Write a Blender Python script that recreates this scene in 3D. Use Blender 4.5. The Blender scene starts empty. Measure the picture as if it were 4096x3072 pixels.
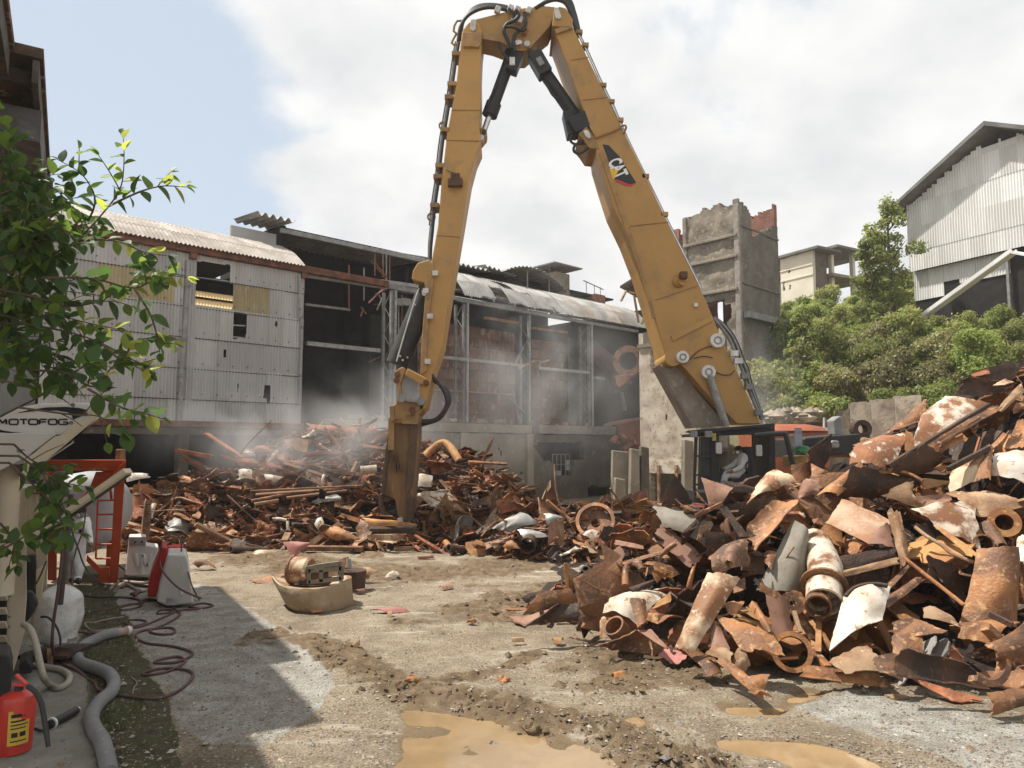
import bpy, math, random
import numpy as np
from mathutils import Vector, Matrix
random.seed(7); rng = np.random.default_rng(7)
sc = bpy.context.scene
COL = sc.collection
# ---------------------------------------------------------------- camera, sky, sun, exposure
F_PX, PITCH, EYE = 725.0, math.radians(5.0), 2.8
cam_d = bpy.data.cameras.new('camera'); cam = bpy.data.objects.new('camera', cam_d); COL.objects.link(cam)
cam_d.sensor_width = 36.0; cam_d.lens = 36.0 * F_PX / 1024.0
cam_d.clip_start = 0.05; cam_d.clip_end = 1500
cam.location = (0, 0, EYE); cam.rotation_euler = (math.pi/2 + PITCH, 0, 0)
sc.camera = cam
sc.view_settings.view_transform = 'Standard'; sc.view_settings.look = 'None'
sc.view_settings.exposure = 0.57; sc.view_settings.gamma = 1.0
sc.view_settings.use_curve_mapping = False
sc.render.resolution_x, sc.render.resolution_y = 1024, 768
sc.cycles.use_denoising = True
sc.cycles.volume_step_rate = 2.0
sc.cycles.volume_max_steps = 96
sc.cycles.max_bounces = 8; sc.cycles.volume_bounces = 1; sc.cycles.transparent_max_bounces = 12
SUN_AWAY = (0.97, -0.25); SUN_EL = math.radians(62)
ca = math.cos(SUN_EL) / math.hypot(*SUN_AWAY)
TO_SUN = Vector((-SUN_AWAY[0]*ca, -SUN_AWAY[1]*ca, math.sin(SUN_EL))).normalized()
sun_d = bpy.data.lights.new('sun', 'SUN'); sun = bpy.data.objects.new('sun', sun_d); COL.objects.link(sun)
sun_d.energy = 5.0; sun_d.angle = math.radians(0.6); sun_d.color = (1.0, 0.95, 0.86)
sun.rotation_euler = TO_SUN.to_track_quat('Z', 'Y').to_euler(); sun.location = (-30, 20, 40)
world = bpy.data.worlds.new('World'); sc.world = world; world.use_nodes = True
def build_world():
    nt = world.node_tree; N = nt.nodes; L = nt.links; N.clear()
    out = N.new('ShaderNodeOutputWorld'); bg = N.new('ShaderNodeBackground'); bg.inputs[1].default_value = 0.059
    sky = N.new('ShaderNodeTexSky'); sky.sky_type = 'NISHITA'; sky.sun_disc = False
    sky.sun_elevation = SUN_EL; sky.sun_rotation = math.atan2(TO_SUN.x, TO_SUN.y)
    sky.air_density = 1.0; sky.dust_density = 0.4; sky.ozone_density = 2.0
    tc = N.new('ShaderNodeTexCoord')
    # the cloud layer: direction projected on a flat layer overhead
    sep = N.new('ShaderNodeSeparateXYZ'); L.new(tc.outputs['Generated'], sep.inputs[0])
    zz_ = N.new('ShaderNodeMath'); zz_.operation = 'MAXIMUM'; zz_.inputs[1].default_value = 0.0; L.new(sep.outputs[2], zz_.inputs[0])
    za = N.new('ShaderNodeMath'); za.operation = 'ADD'; za.inputs[1].default_value = 0.42; L.new(zz_.outputs[0], za.inputs[0])
    dv = N.new('ShaderNodeVectorMath'); dv.operation = 'DIVIDE'; L.new(tc.outputs['Generated'], dv.inputs[0])
    cb = N.new('ShaderNodeCombineXYZ')
    for i in range(3): L.new(za.outputs[0], cb.inputs[i])
    L.new(cb.outputs[0], dv.inputs[1])
    n1 = N.new('ShaderNodeTexNoise'); n1.inputs['Scale'].default_value = 3.1; n1.inputs['Detail'].default_value = 9; n1.inputs['Roughness'].default_value = 0.55; n1.inputs['Distortion'].default_value = 0.25
    L.new(dv.outputs[0], n1.inputs['Vector'])
    # one broad opening in the cloud deck, over the left of the yard
    dt = N.new('ShaderNodeVectorMath'); dt.operation = 'DOT_PRODUCT'; L.new(tc.outputs['Generated'], dt.inputs[0])
    dt.inputs[1].default_value = Vector((-0.68, 1.0, 0.44)).normalized()
    op = N.new('ShaderNodeMapRange'); op.inputs[1].default_value = 0.955; op.inputs[2].default_value = 0.988; op.inputs[3].default_value = 0.14; op.inputs[4].default_value = -0.24
    L.new(dt.outputs['Value'], op.inputs[0])
    ad = N.new('ShaderNodeMath'); ad.operation = 'ADD'; L.new(n1.outputs[0], ad.inputs[0]); L.new(op.outputs[0], ad.inputs[1])
    fac = N.new('ShaderNodeMapRange'); fac.interpolation_type = 'SMOOTHSTEP'
    fac.inputs[1].default_value = 0.42; fac.inputs[2].default_value = 0.60; fac.inputs[3].default_value = 0.0; fac.inputs[4].default_value = 1.0
    L.new(ad.outputs[0], fac.inputs[0])
    n2 = N.new('ShaderNodeTexNoise'); n2.inputs['Scale'].default_value = 5.0; n2.inputs['Detail'].default_value = 8; n2.inputs['Roughness'].default_value = 0.5
    L.new(dv.outputs[0], n2.inputs['Vector'])
    cr = N.new('ShaderNodeValToRGB'); L.new(n2.outputs[0], cr.inputs[0])
    cr.color_ramp.elements[0].position = 0.36; cr.color_ramp.elements[0].color = (9.1, 9.2, 9.35, 1)
    cr.color_ramp.elements[1].position = 0.62; cr.color_ramp.elements[1].color = (11.3, 11.3, 11.2, 1)
    vl = N.new('ShaderNodeMixRGB'); vl.inputs[0].default_value = .72; L.new(sky.outputs[0], vl.inputs[1]); vl.inputs[2].default_value = (8.7, 9.9, 11.2, 1)  # thin high veil
    mx = N.new('ShaderNodeMixRGB'); L.new(fac.outputs[0], mx.inputs[0]); L.new(vl.outputs[0], mx.inputs[1]); L.new(cr.outputs[0], mx.inputs[2])
    L.new(mx.outputs[0], bg.inputs[0]); L.new(bg.outputs[0], out.inputs[0])
build_world()
# ---------------------------------------------------------------- from a pixel of the photograph to a point of the place
C0 = np.array([0, 0, EYE]); FW = np.array([0, math.cos(PITCH), math.sin(PITCH)]); UP = np.array([0, -math.sin(PITCH), math.cos(PITCH)]); RT = np.array([1.0, 0, 0])
def ray(u, v): return FW + RT*((u-512)/F_PX) + UP*((384-v)/F_PX)
def at(u, v, Y): r = ray(u, v); return C0 + r*(Y/r[1])
def gnd(u, v, z=0.0): r = ray(u, v); return C0 + r*((z-EYE)/r[2])
def onpl(u, v, p0, n): r = ray(u, v); return C0 + r*(np.dot(np.asarray(p0)-C0, n)/np.dot(r, n))
def px(p):
    d = np.asarray(p, float)-C0; w = d @ FW
    return np.stack([512 + F_PX*(d @ RT)/w, 384 - F_PX*(d @ UP)/w], -1)
def zz(ox, oy, s): return lambda x, y: ((ox + x/s)/4.0, (oy + y/s)/4.0)
ZA = zz(2000,2100,2.212); ZB = zz(2500,1850,2.765); ZC = zz(3200,1400,2.4688); ZD = zz(3200,1950,2.4688); ZE = zz(2600,2250,2.4578)
ZL0 = zz(0,0,1.508); ZL1 = zz(0,1550,2.07375); ZL2 = zz(0,2250,2.01875); ZL3 = zz(0,900,1.6592); ZX = zz(1500,0,1.8436)
ZM = zz(900,800,1.8433); ZN = zz(1700,1000,2.212); ZO = zz(1700,1600,2.212); ZP = zz(400,1600,1.58); ZQ = zz(2400,1200,1.8433)
ZR = zz(2500,400,1.386); ZS = zz(2900,1400,1.8495); ZT = zz(1450,1350,2.0733); ZU = zz(2900,2050,1.8495); ZV = zz(1200,2350,1.3825)
ZW = zz(2700,2600,1.5845); ZY = zz(400,2300,2.0109)
# ---------------------------------------------------------------- cheap noise
def _hash(i, j, k): 
    h = (i*374761393 + j*668265263 + k*2147483647) & 0xffffffff
    h = ((h ^ (h >> 13))*1274126177) & 0xffffffff
    return ((h ^ (h >> 16)) & 0xffff)/65535.0
def vnoise(x, y, k=0):
    x = np.asarray(x, float); y = np.asarray(y, float)
    xi = np.floor(x).astype(np.int64); yi = np.floor(y).astype(np.int64); fx = x-xi; fy = y-yi
    fx = fx*fx*(3-2*fx); fy = fy*fy*(3-2*fy)
    return (_hash(xi,yi,k)*(1-fx)+_hash(xi+1,yi,k)*fx)*(1-fy) + (_hash(xi,yi+1,k)*(1-fx)+_hash(xi+1,yi+1,k)*fx)*fy
def fbm(x, y, o=4, k=0):
    s = 0; a = .5
    for i in range(o): s = s + a*vnoise(np.asarray(x)*2**i, np.asarray(y)*2**i, k+i*17); a *= .5
    return s
# ---------------------------------------------------------------- materials
MATS = {}
def M(name, c1, c2=None, c3=None, sc_=3.0, edge=(.42,.58), rough=.8, metal=0.0, bump=.15, bsc=25.0, c3t=(.58,.68), c3s=4.0, coat=0, detail=7, stretch=None, spec=.3):
    if name in MATS: return MATS[name]
    m = bpy.data.materials.new(name); m.use_nodes = True; MATS[name] = m
    nt = m.node_tree; N = nt.nodes; L = nt.links; b = N['Principled BSDF']
    b.inputs['Roughness'].default_value = rough; b.inputs['Metallic'].default_value = metal
    b.inputs['Specular IOR Level'].default_value = spec
    if coat: b.inputs['Coat Weight'].default_value = coat
    tc = N.new('ShaderNodeTexCoord'); oi = N.new('ShaderNodeObjectInfo')
    ml = N.new('ShaderNodeMath'); ml.operation = 'MULTIPLY'; ml.inputs[1].default_value = 60; L.new(oi.outputs['Random'], ml.inputs[0])
    av = N.new('ShaderNodeVectorMath'); av.operation = 'ADD'; L.new(tc.outputs['Object'], av.inputs[0]); L.new(ml.outputs[0], av.inputs[1])
    vec = av.outputs[0]
    if stretch:
        mp = N.new('ShaderNodeMapping'); mp.inputs['Scale'].default_value = stretch; L.new(vec, mp.inputs[0]); vec = mp.outputs[0]
    def noise(s, d=detail, r=.62):
        n = N.new('ShaderNodeTexNoise'); n.inputs['Scale'].default_value = s; n.inputs['Detail'].default_value = d; n.inputs['Roughness'].default_value = r
        L.new(vec, n.inputs['Vector']); return n.outputs[0]
    col = None
    if c2 is None: c2 = tuple(x*.72 for x in c1)
    r = N.new('ShaderNodeMapRange'); r.inputs[1].default_value, r.inputs[2].default_value = edge; L.new(noise(sc_), r.inputs[0])
    mx = N.new('ShaderNodeMixRGB'); mx.inputs[1].default_value = (*c1, 1); mx.inputs[2].default_value = (*c2, 1); L.new(r.outputs[0], mx.inputs[0]); col = mx.outputs[0]
    if c3 is not None:
        r3 = N.new('ShaderNodeMapRange'); r3.inputs[1].default_value, r3.inputs[2].default_value = c3t; L.new(noise(sc_*c3s), r3.inputs[0])
        m3 = N.new('ShaderNodeMixRGB'); m3.inputs[2].default_value = (*c3, 1); L.new(col, m3.inputs[1]); L.new(r3.outputs[0], m3.inputs[0]); col = m3.outputs[0]
    # a little brightness variation from thing to thing
    hv = N.new('ShaderNodeHueSaturation'); vr = N.new('ShaderNodeMapRange'); vr.inputs[3].default_value = .86; vr.inputs[4].default_value = 1.14
    L.new(oi.outputs['Random'], vr.inputs[0]); L.new(vr.outputs[0], hv.inputs['Value']); L.new(col, hv.inputs['Color']); col = hv.outputs[0]
    L.new(col, b.inputs['Base Color'])
    if bump:
        bp = N.new('ShaderNodeBump'); bp.inputs['Strength'].default_value = bump; bp.inputs['Distance'].default_value = .05; L.new(noise(bsc, 5), bp.inputs['Height']); L.new(bp.outputs[0], b.inputs['Normal'])
    return m
RUST_O = M('rust_orange', (.35,.15,.052), (.145,.062,.027), (.46,.26,.115), sc_=2.4, c3t=(.54,.66), rough=.58, bump=.4, spec=.45)
RUST_B = M('rust_brown', (.225,.10,.04), (.085,.04,.021), (.40,.215,.10), sc_=2.8, c3t=(.55,.66), rough=.6, bump=.4, spec=.45)
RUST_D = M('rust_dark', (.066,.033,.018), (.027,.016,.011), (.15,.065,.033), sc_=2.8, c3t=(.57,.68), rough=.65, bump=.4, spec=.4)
RUST_R = M('rust_red', (.32,.118,.054), (.155,.058,.032), (.37,.19,.12), sc_=2.6, c3t=(.55,.66), rough=.78, bump=.25)
MAUVE = M('red_oxide_primer', (.30,.17,.12), (.20,.105,.068), (.15,.065,.038), sc_=2.0, rough=.7)
PINK = M('faded_red_paint', (.40,.17,.15), (.33,.13,.11), (.26,.12,.08), sc_=2.0, rough=.65)
CREAM = M('cream_paint_rusted', (.47,.36,.24), (.22,.105,.05), (.55,.47,.36), sc_=2.6, edge=(.45,.56), rough=.6, bump=.2)
WHITER = M('white_paint_rusted', (.56,.48,.38), (.19,.085,.04), (.33,.17,.085), sc_=2.8, edge=(.46,.56), c3t=(.58,.66), rough=.5, bump=.2)
WHITE = M('white_enamel', (.62,.57,.50), (.45,.37,.28), (.24,.125,.065), sc_=2.2, c3t=(.56,.65), rough=.4, bump=.08)
TAN = M('tan_scale', (.34,.225,.135), (.19,.10,.052), (.44,.33,.225), sc_=2.6, rough=.8, bump=.25)
OCHRE = M('ochre_rust', (.37,.20,.075), (.24,.10,.04), (.45,.28,.12), sc_=3.0, rough=.7, bump=.25)
OLIVE = M('grey_olive_paint', (.20,.18,.145), (.14,.12,.09), (.20,.09,.045), sc_=2.0, c3t=(.62,.68), rough=.6)
GREYST = M('grey_galvanised', (.33,.32,.30), (.22,.205,.19), (.26,.15,.09), sc_=2.5, c3t=(.62,.7), rough=.5, metal=.2)
MOUNDM = M('core_gap_shade', (.03,.018,.013), (.018,.012,.010), (.06,.03,.018), sc_=3.0, rough=.9, bump=.6, bsc=9)  # near-black colour puts the shade of the gaps into the heap core
# ---------------------------------------------------------------- mesh building
class MB:
    def __init__(s): s.v = []; s.f = []; s.m = []
    def add(s, vs, fs, mi=0):
        b = len(s.v); s.v.extend([tuple(map(float, x)) for x in vs]); s.f.extend([tuple(b+i for i in f) for f in fs]); s.m.extend([mi]*len(fs)); return s
    def box(s, c, size, R=None, mi=0):
        hx, hy, hz = [x/2 for x in size]; P = np.array([[x,y,z] for x in (-hx,hx) for y in (-hy,hy) for z in (-hz,hz)])
        if R is not None: P = P @ np.asarray(R).T
        return s.add(P+np.asarray(c), [(0,1,3,2),(4,6,7,5),(0,4,5,1),(2,3,7,6),(0,2,6,4),(1,5,7,3)], mi)
    def bar(s, a, b, w, h=None, upv=(0,0,1), mi=0):
        a = np.asarray(a, float); b = np.asarray(b, float); h = h or w; d = b-a; L = np.linalg.norm(d); d = d/L
        x = np.cross(d, upv); 
        if np.linalg.norm(x) < 1e-4: x = np.cross(d, (1,0,0))
        x /= np.linalg.norm(x); y = np.cross(x, d)
        return s.box((a+b)/2, (w, h, L), np.stack([x, y, d], 1), mi)
    def prism(s, pts, vec, mi=0):
        P = [np.asarray(p, float) for p in pts]; n = len(P); vec = np.asarray(vec, float)
        vs = P + [p+vec for p in P]
        fs = [tuple(range(n)), tuple(range(2*n-1, n-1, -1))] + [(i, n+i, n+(i+1)%n, (i+1)%n) for i in range(n)]
        return s.add(vs, fs, mi)
    def tube(s, pts, r, n=8, mi=0, caps=True):
        P = np.asarray(pts, float); m = len(P); r = np.broadcast_to(np.asarray(r, float), (m,))
        T = np.gradient(P, axis=0); T /= np.maximum(np.linalg.norm(T, axis=1, keepdims=True), 1e-9)
        x = np.cross(T[0], (0,0,1)); 
        if np.linalg.norm(x) < .05: x = np.cross(T[0], (0,1,0))
        x /= np.linalg.norm(x); vs = []; a = np.linspace(0, 2*math.pi, n, endpoint=False)
        for i in range(m):
            x = x - T[i]*np.dot(x, T[i]); x /= max(np.linalg.norm(x), 1e-9); y = np.cross(T[i], x)
            for t in a: vs.append(P[i] + r[i]*(math.cos(t)*x + math.sin(t)*y))
        fs = [(i*n+j, i*n+(j+1)%n, (i+1)*n+(j+1)%n, (i+1)*n+j) for i in range(m-1) for j in range(n)]
        if caps: fs += [tuple(range(n-1, -1, -1)), tuple((m-1)*n+j for j in range(n))]
        return s.add(vs, fs, mi)
    def cyl(s, a, b, r, n=16, mi=0, r2=None): return s.tube([a, b], [r, r if r2 is None else r2], n, mi)
    def pipe(s, a, b, r, th=.02, n=20, mi=0):
        a = np.asarray(a, float); b = np.asarray(b, float); d = (b-a)/np.linalg.norm(b-a)
        x = np.cross(d, (0,0,1)); x = np.cross(d, (0,1,0)) if np.linalg.norm(x) < .05 else x; x /= np.linalg.norm(x); y = np.cross(d, x)
        vs = []
        for c, rr in ((a,r),(b,r),(b,r-th),(a,r-th)):
            for j in range(n): t = 2*math.pi*j/n; vs.append(c + rr*(math.cos(t)*x+math.sin(t)*y))
        fs = [(k*n+j, k*n+(j+1)%n, ((k+1)%4)*n+(j+1)%n, ((k+1)%4)*n+j) for k in range(4) for j in range(n)]
        return s.add(vs, fs, mi)
    def ring(s, c, nrm, R, r_in, th, n=28, mi=0, a0=0, a1=2*math.pi):
        c = np.asarray(c, float); d = np.asarray(nrm, float); d /= np.linalg.norm(d)
        x = np.cross(d, (0,0,1)); x = np.cross(d, (0,1,0)) if np.linalg.norm(x) < .05 else x; x /= np.linalg.norm(x); y = np.cross(x, d)
        full = abs(a1-a0-2*math.pi) < 1e-6; vs = []; k = n if full else n+1
        for j in range(k):
            t = a0+(a1-a0)*j/n; e = math.cos(t)*x+math.sin(t)*y
            vs += [c+R*e, c+R*e+d*th, c+r_in*e+d*th, c+r_in*e]
        fs = [(j*4+q, ((j+1)%k)*4+q, ((j+1)%k)*4+(q+1)%4, j*4+(q+1)%4) for j in range(n) for q in range(4)]
        if not full: fs += [(0,1,2,3), (4*n+3,4*n+2,4*n+1,4*n)]
        return s.add(vs, fs, mi)
    def grid(s, G, mi=0):
        nu, nv = G.shape[:2]
        return s.add(G.reshape(-1,3), [(i*nv+j, i*nv+j+1, (i+1)*nv+j+1, (i+1)*nv+j) for i in range(nu-1) for j in range(nv-1)], mi)
    def thick(s, G, th, mi=0):
        """a bent sheet with real thickness from a grid of points"""
        nu, nv = G.shape[:2]; du = np.gradient(G, axis=0); dv = np.gradient(G, axis=1); n = np.cross(du, dv); n /= np.maximum(np.linalg.norm(n, axis=2, keepdims=True), 1e-9)
        a = (G + n*th/2).reshape(-1,3); b = (G - n*th/2).reshape(-1,3); K = nu*nv; fs = []
        for i in range(nu-1):
            for j in range(nv-1):
                q = (i*nv+j, (i+1)*nv+j, (i+1)*nv+j+1, i*nv+j+1); fs += [q, tuple(K+t for t in reversed(q))]
        for i in range(nu-1): fs += [(i*nv, K+i*nv, K+(i+1)*nv, (i+1)*nv)[::-1], (i*nv+nv-1, K+i*nv+nv-1, K+(i+1)*nv+nv-1, (i+1)*nv+nv-1)]
        for j in range(nv-1): fs += [(j, K+j, K+j+1, j+1), ((nu-1)*nv+j, K+(nu-1)*nv+j, K+(nu-1)*nv+j+1, (nu-1)*nv+j+1)[::-1]]
        return s.add(list(a)+list(b), fs, mi)
def sm(pts, k=6, closed=False):
    P = np.asarray(pts, float); n = len(P); out = []
    for i in range(n-1):
        p0, p1, p2, p3 = P[max(i-1,0)], P[i], P[i+1], P[min(i+2,n-1)]
        for t in np.linspace(0, 1, k, endpoint=False):
            out.append(.5*((2*p1)+(-p0+p2)*t+(2*p0-5*p1+4*p2-p3)*t*t+(-p0+3*p1-3*p2+p3)*t**3))
    out.append(P[-1]); return np.array(out)
def arr_mesh(name, V, Fq, mats, mi=None, smooth=False):
    """numpy arrays straight into a mesh (all faces of one size)"""
    me = bpy.data.meshes.new(name); V = np.asarray(V, np.float32); Fq = np.asarray(Fq, np.int32); k = Fq.shape[1]
    me.vertices.add(len(V)); me.vertices.foreach_set('co', V.ravel())
    me.loops.add(Fq.size); me.loops.foreach_set('vertex_index', Fq.ravel())
    me.polygons.add(len(Fq)); me.polygons.foreach_set('loop_start', np.arange(0, Fq.size, k, dtype=np.int32))
    for m in mats: me.materials.append(m)
    if mi is not None: me.polygons.foreach_set('material_index', np.asarray(mi, np.int32))
    me.polygons.foreach_set('use_smooth', np.full(len(Fq), smooth))
    me.update(calc_edges=True); me.validate(); return me
def props(o, label=None, cat=None, group=None, kind=None):
    if label: o['label'] = label
    if cat: o['category'] = cat
    if group: o['group'] = group
    if kind: o['kind'] = kind
    return o
WORLD_POS = {}
def link(name, me, loc, parent=None):
    o = bpy.data.objects.new(name, me); COL.objects.link(o)
    WORLD_POS[o.name] = np.asarray(loc, float)
    if parent is not None:
        o.parent = parent; o.location = WORLD_POS[o.name] - WORLD_POS[parent.name]
    else: o.location = loc
    return o
def mk(name, mb, mats, parent=None, smooth=None, bevel=0, label=None, cat=None, group=None, kind=None, origin=None):
    V = np.array(mb.v); c = V.mean(0) if origin is None else np.asarray(origin, float)
    me = bpy.data.meshes.new(name); me.from_pydata((V-c).tolist(), [], mb.f)
    for m in (mats if isinstance(mats, (list, tuple)) else [mats]): me.materials.append(m)
    if any(mb.m): me.polygons.foreach_set('material_index', mb.m)
    if smooth is not None:
        me.polygons.foreach_set('use_smooth', [True]*len(me.polygons)); me.set_sharp_from_angle(angle=math.radians(smooth))
    me.update(); o = link(name, me, c, parent)
    if bevel:
        b = o.modifiers.new('edge', 'BEVEL'); b.width = bevel; b.segments = 2; b.limit_method = 'ANGLE'
    return props(o, label, cat, group, kind)
def thing(name, loc, label, cat, group=None):
    o = bpy.data.objects.new(name, None); COL.objects.link(o); o.location = loc; o.empty_display_size = .2
    WORLD_POS[o.name] = np.asarray(loc, float)
    return props(o, label, cat, group)
def text_mesh(txt, size, ext=.003):
    cu = bpy.data.curves.new('t', 'FONT'); cu.body = txt; cu.size = size; cu.extrude = ext; cu.offset = .035; cu.align_x = 'CENTER'; cu.align_y = 'CENTER'; cu.resolution_u = 3
    o = bpy.data.objects.new('t', cu); COL.objects.link(o); bpy.context.view_layer.update()
    me = bpy.data.meshes.new_from_object(o.evaluated_get(bpy.context.evaluated_depsgraph_get())); bpy.data.objects.remove(o); bpy.data.curves.remove(cu); return me
def in_poly(u, v, poly):
    u = np.asarray(u); v = np.asarray(v); r = np.zeros(u.shape, bool); n = len(poly)
    for i in range(n):
        x1, y1 = poly[i]; x2, y2 = poly[(i+1)%n]
        c = ((y1 > v) != (y2 > v)) & (u < (x2-x1)*(v-y1)/((y2-y1) if y2 != y1 else 1e-9)+x1); r ^= c
    return r
# ================================================================ GROUND
POLY_PAD = [ZL2(*p) for p in ((-400,600),(330,640),(540,560),(640,575),(620,700),(700,1000),(690,1300),(760,1500),(800,1800),(-400,1900))]
POLY_GRASS = [ZL2(*p) for p in ((560,60),(900,140),(960,370),(1060,540),(1110,700),(1200,850),(1300,1050),(1400,1200),(1440,1659),(1500,1900),(820,1900),(700,1300),(560,800),(640,560))]
POLY_SLAB = [ZY(*p) for p in ((60,60),(740,50),(950,120),(1240,300),(1340,370),(1560,480),(1750,630),(1880,880),(1440,1280),(1250,1370),(900,1370),(640,1240),(580,1000),(430,820),(330,640),(250,450),(130,250))]
POLY_SLAB2 = [ZW(*p) for p in ((770,370),(1190,285),(1500,330),(1990,420),(2212,480),(2600,700),(2700,1000),(1900,800),(1650,660),(1000,470))]
PUDDLES = [[ZV(*p) for p in ((500,640),(640,625),(760,660),(960,690),(1200,740),(1420,800),(1640,880),(1820,960),(2000,1080),(1700,1200),(500,1250),(420,1000),(620,900),(660,790),(600,720))],
           [ZV(*p) for p in ((1720,720),(1850,680),(1980,760),(1900,800),(1760,770))],
           [ZW(*p) for p in ((300,610),(560,580),(1000,600),(1340,720),(1500,800),(900,800),(700,690),(420,650))],
           [ZW(*p) for p in ((240,310),(640,330),(900,260),(1100,290),(720,360),(480,400),(250,360))]]
MUDLINE = [ZV(*p) for p in ((60,300),(400,480),(620,590),(820,600),(1100,650),(1320,720),(1640,760),(1900,900),(2212,960))]
MUD2 = [ZV(*p) for p in ((700,520),(1000,500),(1150,440),(1300,380))]
MUDBELT = [ZP(*p) for p in ((1000,1000),(1300,1050),(1800,1100),(2300,1090),(2600,1050))]
def seg_dist(U, Vv, line):
    d = np.full(U.shape, 1e9)
    for (x1,y1),(x2,y2) in zip(line[:-1], line[1:]):
        t = np.clip(((U-x1)*(x2-x1)+(Vv-y1)*(y2-y1))/((x2-x1)**2+(y2-y1)**2), 0, 1)
        d = np.minimum(d, np.hypot((U-x1-t*(x2-x1))*.55, Vv-y1-t*(y2-y1)))
    return d
def wline(line): return [tuple(gnd(*p)[:2]) for p in line]
def ground_fields(X, Y):
    P = np.stack([X, np.maximum(Y, 1.0), np.zeros_like(X)], -1); uv = px(P); U, Vv = uv[...,0], uv[...,1]
    wob = (fbm(X*1.1, Y*1.1, 4, 3)-.47)*30
    Ub, Vb = U+wob*1.2, Vv+wob*.55
    Ub2 = U + (fbm(X*2.3,Y*2.3,3,9)-.44)*14
    pad = in_poly(U, Vv, POLY_PAD).astype(float); grass = in_poly(Ub2, Vv, POLY_GRASS).astype(float)*(1-pad)
    slab = np.maximum(in_poly(Ub, Vb, POLY_SLAB), in_poly(Ub, Vb, POLY_SLAB2)).astype(float)*(1-grass)
    pud = np.zeros_like(X)
    for k in PUDDLES: pud = np.maximum(pud, in_poly(U+wob*2.2, Vv+wob*.8, k))
    def wd(line):
        W = wline(line); d = np.full(X.shape, 1e9)
        for (x1,y1),(x2,y2) in zip(W[:-1], W[1:]):
            t = np.clip(((X-x1)*(x2-x1)+(Y-y1)*(y2-y1))/((x2-x1)**2+(y2-y1)**2), 0, 1); d = np.minimum(d, np.hypot(X-x1-t*(x2-x1), Y-y1-t*(y2-y1)))
        return d
    mud = np.exp(-(wd(MUDLINE)/.42)**2); mud2 = np.exp(-(wd(MUD2)/.25)**2)*.8; belt = np.exp(-(wd(MUDBELT)/1.5)**2)*.95; belt = np.maximum(belt, .75*np.clip((fbm(X*.55+3,Y*.55,4,33)-.50)*6,0,1)*(Y>8.5)*(X>-4))
    mud = np.clip(np.maximum(np.maximum(mud, mud2), belt)*(.45+1.0*fbm(X*1.7,Y*1.7,3,21)), 0, 1)*(1-pad)
    return pad, grass, slab, pud.astype(float), mud
def blur(a, k=1):
    for _ in range(k):
        b = a.copy(); b[1:-1,1:-1] = (a[1:-1,1:-1]*2+a[:-2,1:-1]+a[2:,1:-1]+a[1:-1,:-2]+a[1:-1,2:])/6; a = b
    return a
gx = np.concatenate([np.linspace(-220,-15,16), np.arange(-14,-8,.15), np.arange(-8,10,.05), np.arange(10,16,.15), np.linspace(17,220,16)])
gy = np.concatenate([np.linspace(-80,4.4,10), np.arange(4.6,15,.05), np.arange(15,30,.14), np.linspace(30.5,60,16), np.linspace(70,500,10)])
GX, GY = np.meshgrid(gx, gy, indexing='ij')
pad, grass, slab, pud, mud = ground_fields(GX, GY)
near = ((GY > 4.5) & (GY < 45) & (np.abs(GX) < 16)).astype(float)
rough_ = fbm(GX*3, GY*3, 4, 5)-.47
H = rough_*.05*(1-slab*.75)*(1-pad*.9)
fine = (fbm(GX*9, GY*9, 3, 31)-.44)
H += mud*(.05+fine*.16+ (fbm(GX*4,GY*4,3,41)-.44)*.12)
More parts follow.
